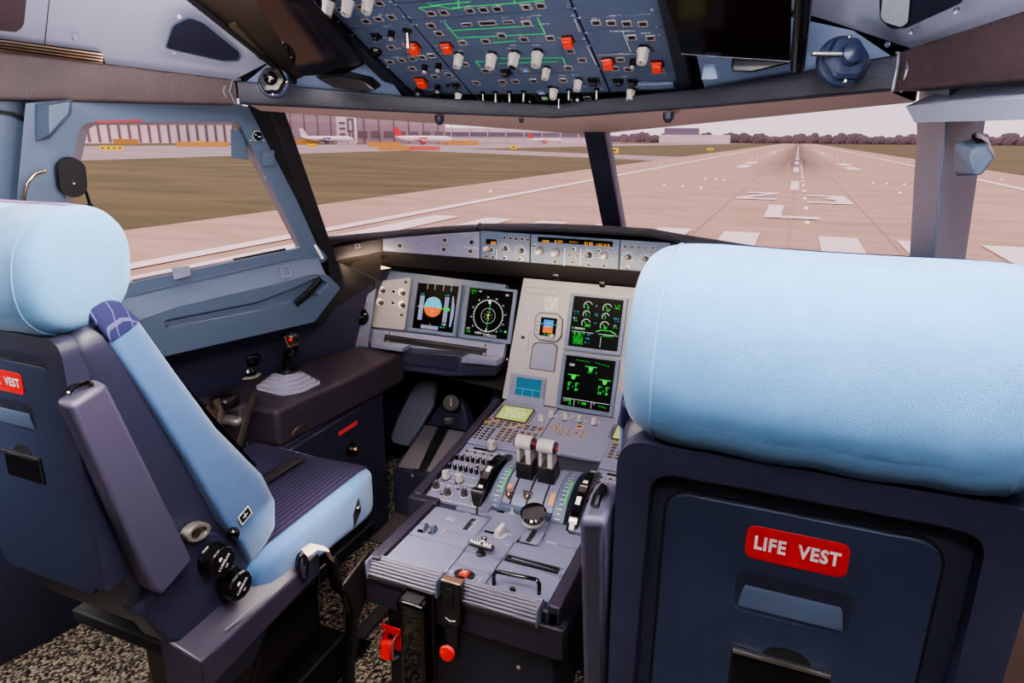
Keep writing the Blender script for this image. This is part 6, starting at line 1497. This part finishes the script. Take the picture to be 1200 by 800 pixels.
    for (y, z), txt, nm in (((.762,-.738),'UP','lumbar_knob'), ((.795,-.812),'IN','lumbar_knob')):
        KF = frame(SP(.178,y,z), (0,sg*.80,sg*.0+.60 if sg > 0 else -.60), (0,-.60,.80)) if sg > 0 else frame(SP(.178,y,z), (0,-.80,-.60), (0,-.60,.80))
        kb = MB().lathe([(0,0),(.030,0),(.031,.003),(.029,.006),(.0285,.028),(.026,.031),(.0,.032)], KF, 48, None, .025, 12).build(nm, m_black, st)
        MB().text('LUMBAR', .0085, KF @ T(0,.000,.0322), m_white, .0002, .0004).text(txt, .006, KF @ T(-.002,-.011,.0322), m_white, .0002, .0004).build('knob_lettering', None, kb, smooth=0)
        MB().prism([(-.004,.009),(.004,.009),(.004,.013),(.0,.016),(-.004,.013)], .0320, .0326, KF).build('knob_symbol', m_white, kb)
    KF = frame(SP(.186,.735,-.665), (0,.6,-.8), (0,.8,.6))
    b = MB(); e1 = [(.016*cos(a*pi/12), .026*sin(a*pi/12)) for a in range(24)]; e2 = [(.010*cos(a*pi/12), .017*sin(a*pi/12)) for a in range(24)]
    b.ringplate(e2, e1, -.012, .006, KF @ RZ(-.9)); b.build('handle_ring', mat('worn_metal', (150,146,140), .35, metal=.6), st, bevel=.001); 
    MB().box(-.008,.008,-.012,.012,-.012,.002,KF).build('handle_catch', m_brass, st)
    MB().pillow(.024,.024,.026,2,6,T(*SP(.205,.795,-.700))).build('recline_knob', m_gloss, st, smooth=60)
    PL = frame(SP(.202,.83,-.682), (0,sg*.9,sg*.35), (0,-.35,.9))
    pl_ = MB().ringplate([(-.013,-.009),(.013,-.009),(.013,.009),(-.013,.009)], [(-.015,-.011),(.015,-.011),(.015,.011),(-.015,.011)], 0, .001, PL).build('notice_plate', m_white, st)
    MB().box(-.013,.013,-.009,.009,0,.0008,PL).build('notice_face', m_black, pl_); MB().box(-.006,.006,-.001,.001,.0008,.0014,PL).box(-.001,.001,-.005,.006,.0008,.0014,PL).build('notice_symbol', m_white, pl_)
    # ---- seat pan frame, rails, pedestal
    b = MB(); b.loft([[SP(.15,.655,-.835), SP(.222,.675,-.885), SP(.222,.675,-.950), SP(.15,.655,-.97)], [SP(.17,1.00,-.850), SP(.224,1.00,-.868), SP(.224,1.00,-.915), SP(.17,1.00,-.925)]]); b.build('side_frame', mat('frame_plum', (52,48,66), .38), st, bevel=.005, seg=3)
    MB().tube([SP(.215,.74,-.868), SP(.222,.80,-.862), SP(.223,.86,-.860)], .002, 6).build('frame_crease', m_panel, st)
    b = MB(); b.loft([[SP(.15,.66,-.90), SP(.218,.68,-.93), SP(.218,.86,-.92), SP(.15,.86,-.90)], [SP(.14,.69,-1.0), SP(.205,.70,-1.0), SP(.205,.80,-1.0), SP(.14,.84,-1.0)]]); b.build('frame_skirt', m_dark2, st, bevel=.004)
    MB().box(xc-.19, xc+.19, .72, 1.20, H-.965, H-.935).build('seat_pan', m_matte, st, bevel=.004)
    b = MB(); b.loft([[SP(.20,1.02,-.93), SP(.203,1.24,-.93), SP(.203,1.24,-.96), SP(.20,1.02,-.97)], [SP(-.20,1.02,-.93), SP(-.203,1.24,-.93), SP(-.203,1.24,-.96), SP(-.20,1.02,-.97)]]); b.build('front_frame', m_black, st, bevel=.003)
    MB().box(xc-.11, xc+.11, .80, 1.12, .05, H-.955).build('pedestal_column', m_black, st, bevel=.01)
    b = MB(); b.loft([[V((xc+x, y, .012)) for x, y in ((-.19,.74),(.19,.74),(.19,1.22),(-.19,1.22))], [V((xc+x, y, .075)) for x, y in ((-.15,.80),(.15,.80),(.15,1.16),(-.15,1.16))]]); b.build('pedestal_base', m_black, st, bevel=.005)
    for s in (-.14, .14): MB().box(xc+s-.02, xc+s+.02, .45, 1.35, .001, .014).build('floor_rail', m_knobd, st, bevel=.002)
    # hanging belt with ring and pale loop
    RFm_ = frame(SP(.222,.945,-.865), (0,.9,.35), (0,-.35,.9))
    b = MB(); e1 = [(.016*cos(a*pi/12), .034*sin(a*pi/12)) for a in range(24)]; e2 = [(.010*cos(a*pi/12), .027*sin(a*pi/12)) for a in range(24)]
    b.ringplate(e2, e1, -.006, .006, RFm_ @ RZ(-.35)); b.build('belt_guide', m_gloss, st, bevel=.002)
    blt = MB(); blt.tube([SP(.222,.955,-.838), SP(.232,.975,-.832), SP(.242,1.00,-.850), SP(.246,1.008,-.88)], .01, 8, flat_=(.0022,.017,(0,0,1))); bt_ = blt.build('belt_loop', mat('pale_strap', (196,178,172), .6), st)
    blt = MB(); blt.tube([SP(.246,1.008,-.875), SP(.25,1.012,-.92), SP(.252,1.015,-.96), SP(.262,1.03,-.985), SP(.268,1.04,-1.03), SP(.270,1.03,-1.10), SP(.262,1.02,-1.16), SP(.262,1.01,-1.26)], .01, 8, flat_=(.0025,.018,(0,1,0))); blt.build('lap_belt', m_black, st)
    b = MB(); q = [SP(.262,1.02,-.955), SP(.262,1.13,-.93), SP(.262,1.17,-1.00), SP(.262,1.05,-1.10)]; b.loft([q, [p-V((sg*.008,0,0)) for p in q]]); b.build('belt_pad', mat('worn_leather', (44,38,38), .45, bump=.4, bscale=200), st, bevel=.003)
    b = MB(); b.tube([SP(.22,.80,-.98), SP(.21,.74,-1.10)], .006, 8); b.build('tilt_lever', m_black, st)
    b = MB(); q = [SP(.207,1.15,-.800-.06), SP(.207,1.175,-.80-.03), SP(.207,1.18,-.865), SP(.207,1.15,-.895)]; b.loft([q, [p-V((sg*.004,0,0)) for p in q]]); o = b.build('cushion_slot', m_matte, cu)
    MB().pillow(.008,.016,.008,3,4,T(*SP(.209,1.168,-.850))).build('slot_latch', m_steel, o, smooth=60)
    # shoulder belts lying behind the cushion on the outboard side
    for k, s in enumerate((-.10, .10)):
        b = MB(); b.tube([bp(s*sg, .115, -.07), bp(s*sg, .115, -.12), bp(s*sg, .02, -.145), bp(s*sg*1.1, -.2, -.185), bp(s*sg*1.2, -.38, -.22)], .01, 8, flat_=(.0025,.020,(0,0,1))); b.build('shoulder_belt', m_matte, st)
    return st
make_seat(-1.084, 1, 'captain seat at the left with a light blue headrest, seen from behind and its side')
make_seat(.044, -1, 'large seat back close to the camera at the right, topped by a broad blue headrest')
# ================================================================ left side console with tiller and sidestick
ZC = -.70
cn = thing('side_console', XW(-1.4, 1.45, -1.3), 'dark side console under the left window, with a sidestick and a steering tiller', 'console')
def cz(u, v): return az(u, v, ZC+H)
c1 = cz(325,482); c2 = cz(424,436)
top = [(c1.x-.005, c1.y), (c2.x, c2.y+.02), (c2.x+.01, 1.872), (-1.352, 1.872), (-1.60, .74), (-1.37, .74), (-1.36, 1.20), (-1.32, c1.y-.0)]
MB().prism(top, H+ZC-.11, H+ZC).build('console_top', mat('console_plum', (50,42,52), .45, bump=.3, bscale=900), cn, bevel=.014, seg=4)
MB().prism([(-1.205,1.29), (-1.20,1.74), (-1.33,1.74), (-1.50,1.20), (-1.37,1.22), (-1.33,1.29)], 0.003, H+ZC-.108).build('console_body', m_dark2, cn, bevel=.004)
b = MB(); p = cz(352,478); b.tube([ax(344,482,c1.x+.002), ax(356,479,c1.x+.004), ax(361,475,c1.x+.004), ax(358,482,c1.x+.002)], .0016, 6); b.build('recess_clip', m_knobd, cn)
# sidestick: stepped grey boot, black stick
bc_ = cz(338,452); SFm = T(bc_.x, bc_.y, H+ZC)
stk = grp('sidestick', cn)
sh = [(-.070,-.062),(.045,-.075),(.075,-.03),(.078,.055),(-.04,.075),(-.078,.03)]
stp = MB()
for k in range(5):
    s_ = 1-.155*k; q = rpoly([(x*s_, y*s_) for x, y in sh], .018*s_, 4)
    stp.prism(q, .001+k*.0095, .001+k*.0095+.0085, SFm)
b = stp.build('stick_boot', mat('boot_grey', (142,140,158), .6), stk, bevel=.003, smooth=20)
MB().prism(rpoly([(x*.42, y*.42) for x, y in sh], .01, 3), .046, .052, SFm).build('boot_cap', m_black, stk, bevel=.002)
g = bc_+V((0,0,.05)); lean = ax(352,395,bc_.x+.005)
gx = V((bc_.x+.012, bc_.y+.02, 0)); zt = ax(352,392,gx.x).z
MB().tube([g, g+V((.004,.004,.05)), V((gx.x, gx.y, (g.z+zt)/2)), V((gx.x+.004, gx.y-.004, zt-.02)), V((gx.x+.006, gx.y-.010, zt+.004))], [.014,.012,.014,.018,.015], 14).build('stick_grip', m_gloss, stk)
MB().pillow(.045,.04,.03,3,6,T(gx.x, gx.y-.006, zt+.004)).build('grip_head', m_gloss, stk, smooth=60)
MB().tube([V((gx.x-.004, gx.y-.026, zt+.01)), V((gx.x+.010, gx.y-.028, zt-.018)), V((gx.x+.030, gx.y-.012, zt-.012))], .004, 8).build('hand_rest', m_brass, stk)
MB().lathe([(0,0),(.006,0),(.005,.004),(0,.005)], frame((gx.x+.018, gx.y-.026, zt+.004), (1,.4,0), (0,0,1)), 14).build('red_button', emat('e_redstick', (235,50,40), .6), stk)
# steering tiller
tc_ = cz(291,440); TF = T(tc_.x, tc_.y, H+ZC)
tl = grp('tiller', cn)
MB().lathe([(0,0),(.036,0),(.036,.004),(.026,.006),(0,.006)], TF, 28).build('tiller_ring', m_knob, tl)
for k in range(7):
    a = radians(-120+k*35); MB().box(.026,.036,-.004,.004,.0042,.0048, TF @ RZ(a)).build('ring_mark', m_knobd, tl)
MB().lathe([(0,.006),(.028,.006),(.030,.018),(.024,.030),(0,.030)], TF, 24).build('tiller_hub', m_gloss, tl)
MB().loft([[V((tc_.x+x*s_, tc_.y+y*s2, H+ZC+z)) for x, y in ((-.045,-.020),(.030,-.022),(.045,.0),(.036,.024),(-.040,.022))] for z, s_, s2 in ((.034,.75,.8),(.048,1,1),(.066,1.0,1.0),(.074,.9,.85))]).build('tiller_grip', m_gloss, tl, bevel=.004, seg=3)
MB().lathe([(0,0),(.009,0),(.008,.004),(0,.005)], TF @ T(0,-.012,.031) @ RX(.6), 14).build('tiller_cap', m_brass, tl)
# mask hose, buckles and clutter in the gap beside the seat
mb_ = thing('oxygen_hose', XW(-1.32, 1.05, -.8), 'brown strap and hose fittings bunched in the gap behind the side console', 'strap')
MB().tube([ax(300,462,-1.27), ax(292,480,-1.25), ax(287,500,-1.24), ax(280,522,-1.23)], .01, 8, flat_=(.003,.016,(1,0,0))).build('strap', mat('brown_webbing', (52,44,40), .7), mb_)
MB().pillow(.06,.06,.035,4,6,T(*ax(264,470,-1.30))).build('mask_body', m_black, mb_, smooth=60)
MB().tube([ax(252,468,-1.28), ax(258,482,-1.27), ax(256,496,-1.26), ax(244,500,-1.26)], .010, 10).build('hose', mat('hose_brown', (58,48,40), .6), mb_)
MB().cyl(ax(236,478,-1.28), ax(246,492,-1.27), .016, .016).build('fitting', m_brass, mb_)
MB().pillow(.07,.03,.02,4,6,T(*ax(270,492,-1.28))).build('buckle', mat('worn_metal', (150,146,140), .35, metal=.6), mb_, smooth=60)
# footwell side wall and red notice
fwl = solid('trim_11', [XW(-1.19,1.20,-.82), XW(-1.176,1.74,-.81), XW(-1.176,1.74,-1.29), XW(-1.19,1.20,-1.29)], V((1,0,0)), .02, m_dark2); struct(fwl)
q = [ax(397,506,-1.181), ax(419,492,-1.177), ax(419,497,-1.177), ax(397,511,-1.181)]
tag(MB().add(q, [(0,1,2,3)]).build('red_notice', mat('notice_red', (196,58,62), .6)), 'narrow red notice strip on the dark footwell side wall', 'notice')
c = ax(411,526,-1.181); t = thing('lever_stub', c, 'polished metal knob on a black plate low on the footwell side wall', 'knob')
KF = frame(c, (0,1,0), (0,0,1)); MB().lathe([(0,0),(.024,0),(.024,.003),(0,.003)], KF, 20).build('plate', m_black, t); MB().lathe([(0,.003),(.007,.003),(.006,.012),(.011,.018),(.008,.025),(0,.027)], KF, 16).build('knob', m_brass, t)
c = ax(352,511,-1.165); tag(MB().tube([c+V((0,.035*cos(a*pi/6), .03*sin(a*pi/6))) for a in range(1,6)], .003, 6).build('grab_loop', m_brass), 'thin metal loop on the side wall just beyond the seat cushion', 'loop')
# ---------------------------------------------------------------- rudder pedals and foot ramp
rp_ = thing('rudder_pedals', XW(-1.0, 1.85, -1.3), 'grey rudder pedal unit with a sloping foot ramp in the left footwell', 'pedals')
def K(x, y): return (370+x/3.335, 380+y/3.335)
yb = 1.82
def pp(x, y, yy): return ay(*K(x, y), yy)
# tall ramp
far = 2.08; near = 1.80
b = MB(); q = [pp(302,570,near), pp(440,600,near-.02), pp(440,740,near-.02), pp(300,728,near)]
q2 = [pp(302,570,near), pp(430,392,far), pp(588,420,far), pp(470,600,near)]
b.add(q2, [(0,1,2,3)]); b.add([q2[0], q2[3], V((q2[3].x,q2[3].y,.01)), V((q2[0].x,q2[0].y,.01))], [(0,1,2,3)]); b.add([q2[0], q2[1], V((q2[1].x,q2[1].y,.01)), V((q2[0].x,q2[0].y,.01))], [(0,1,2,3)]); b.add([q2[3], q2[2], V((q2[2].x,q2[2].y,.01)), V((q2[3].x,q2[3].y,.01))], [(0,1,2,3)])
b.build('ramp_box', m_dark, rp_, bevel=.004)
m_tread = mat('pedal_tread', (104,98,106), .7, bump=.5, bscale=300)
up3 = V((0,-.003,.004))
for x0, x1, x2_, x3 in ((322,400,478,428),(440,505,583,520)):
    pass
for pts in ([(326,552),(404,566),(476,404),(428,395)], [(436,572),(508,588),(584,422),(522,412)]):
    yy = [near+.02, near+.02, far-.02, far-.02]; q = [pp(x, y, t)+up3 for (x, y), t in zip(pts, yy)]
    MB().loft([q, [p-V((0,.002,.006)) for p in q]]).build('tread_plate', m_tread, rp_, bevel=.001)
q = [pp(380,575,near+.01)+up3*1.5, pp(420,580,near+.01)+up3*1.5, pp(512,412,far-.02)+up3*1.5, pp(486,406,far-.02)+up3*1.5]; MB().add(q, [(0,1,2,3)]).build('centre_slot', m_matte, rp_)
# upright back with adjuster knob
b = MB(); q = [pp(432,390,far), pp(590,416,far), pp(598,390,far), pp(566,290,far+.02), pp(508,278,far+.02)]; b.loft([q, [p+V((0,.05,0)) for p in q]]); b.build('pedal_back', m_dark, rp_, bevel=.004)
c = pp(530,305,far); KF = frame(c, rt, up); MB().lathe([(0,0),(.036,0),(.036,.008),(.030,.014),(0,.014)], KF, 28).box(-.003,.003,-.024,.024,.014,.020,KF).build('adjuster_knob', m_black, rp_)
MB().box(-.0025,.0025,-.012,.018,.0202,.0208,KF).build('adjuster_mark', m_knob, rp_)
c = pp(520,377,far-.01); KF = frame(c, rt, up); MB().pillow(.044,.034,.03,5,6,KF).build('adjuster_block', m_knobd, rp_, smooth=50)
c = pp(378,590,near-.005); MB().lathe([(0,0),(.006,0),(.004,.008),(0,.009)], frame(c, rt, up), 10).build('bolt', m_steel, rp_)
# big curved pedal plate at the left
b = MB(); q = [pp(395,215,2.12), pp(472,225,2.12), pp(455,320,2.06), pp(362,478,1.98), pp(300,462,1.98), pp(292,440,1.98), pp(318,370,2.03)]
b.loft([q, [p+V((0,.02,-.01)) for p in q]]); b.build('pedal_plate', mat('pedal_grey', (92,94,112), .5, var=.12, vscale=9), rp_, bevel=.004)
b = MB(); q = [pp(716,238,2.1), pp(722,300,2.05), pp(680,330,2.05), pp(688,262,2.1)]; b.loft([q, [p+V((0,.02,0)) for p in q]]); b.build('pedal_plate', m_ovh, rp_, bevel=.003)
# floor beside the pedals
struct(MB().add([pp(240,745,1.76), pp(300,690,1.80), pp(300,600,1.93), pp(240,600,1.9)], [(0,1,2,3)]).build('trim_12', m_floor2)) if 0 else None
struct(MB().box(-1.19, -1.0, 1.62, 2.25, .001, .006).build('trim_12', m_floor2))
# threshold kick plate and box at the far left floor
struct(MB().box(-1.95, -1.62, -.2, .62, .002, .16).build('trim_13', m_floor2, bevel=.004))
# ================================================================ light
w = bpy.data.worlds.new('sky'); SC.world = w; w.use_nodes = True; nt = w.node_tree
bg = nt.nodes['Background']; bg.inputs['Color'].default_value = s2l((240,214,228))+(1,); bg.inputs['Strength'].default_value = 1.3
def sun(e, az_, k, col):
    d = bpy.data.lights.new('sun', 'SUN'); d.energy = k; d.angle = radians(8); d.color = col
    o = bpy.data.objects.new('sun', d); COL.objects.link(o); o.rotation_euler = (radians(90-e), 0, radians(az_)); return o
sun(62, -25, 1.0, (1,.94,.9))
def area(name, loc, tgt, sx, sy, k, col):
    d = bpy.data.lights.new(name, 'AREA'); d.shape = 'RECTANGLE'; d.size = sx; d.size_y = sy; d.energy = k; d.color = col
    o = bpy.data.objects.new(name, d); COL.objects.link(o); l = V(loc)
    q = (V(tgt)-l).to_track_quat('-Z', 'Y'); o.rotation_euler = q.to_euler(); o.location = l; return o
area('dome_light', (0.04, .44, 1.66), (0.05, .60, 1.12), .3, .1, 11.5, (1,.97,.98))
area('dome_light', (-1.05, .44, 1.66), (-1.1, .64, .9), .3, .1, 3.4, (1,.97,.98))
area('aisle_light', (-.55, -.45, 1.95), (-.5, 1.2, .6), .8, .4, 4.0, (1,.88,.84))
area('overhead_fill', (-.5, .80, .95), (-.55, 1.25, 1.5), .3, .2, 2.3, (1,.93,.93))
area('pedestal_light', (-.52, .95, 1.72), (-.52, 1.5, .5), .3, .12, 1.8, (1,.86,.78))
area('floor_fill', (-.62, .62, 1.35), (-.72, .95, 0), .25, .25, 7, (1,.88,.75))  # added fill over the carpet, no such lamp in the cockpit
area('panel_flood', (-.62, 1.78, .95), (-.62, 1.98, .7), .45, .03, 1.1, (1,.78,.5))
area('panel_flood', (-1.2, 1.72, .93), (-1.28, 1.95, .75), .12, .03, .8, (1,.76,.46))
SC.view_settings.view_transform = 'AgX'
SC.view_settings.look = 'AgX - Medium High Contrast'; SC.view_settings.exposure = .3
SC.cycles.use_denoising = True
SC.cycles.max_bounces = 6; SC.cycles.transparent_max_bounces = 12

area('floor_fill', (-1.3, .25, 1.1), (-1.45, .6, 0), .2, .2, 4, (1,.93,.88))  # added fill for the floor behind the left seat
area('panel_flood', (-.28, 1.78, .95), (-.30, 1.98, .7), .3, .03, .35, (1,.8,.55))

area('roof_fill', (-.92, .70, 1.32), (-1.35, .85, 1.65), .25, .35, 2.2, (1,.86,.88))
area('roof_fill', (-.05, .62, 1.38), (.25, 1.05, 1.62), .2, .2, 1, (.95,.93,1))

area('floor_fill', (-.80, 1.05, .62), (-.80, 1.08, 0), .12, .3, 1.2, (1,.88,.75))  # unseen fill added low between seat and pedestal to lift the carpet
area('side_light', (-.95, 1.0, 1.55), (-1.35, 1.5, .6), .25, .2, 2.2, (1,.88,.84))

area('dome_light', (0.06, -.12, 1.76), (0.05, .58, .98), .2, .1, 6, (1,.97,.97))
area('floor_fill', (-1.42, .70, .50), (-1.5, .85, 0), .15, .15, 1.2, (1,.95,.9))  # small added fill that brightens the far left carpet
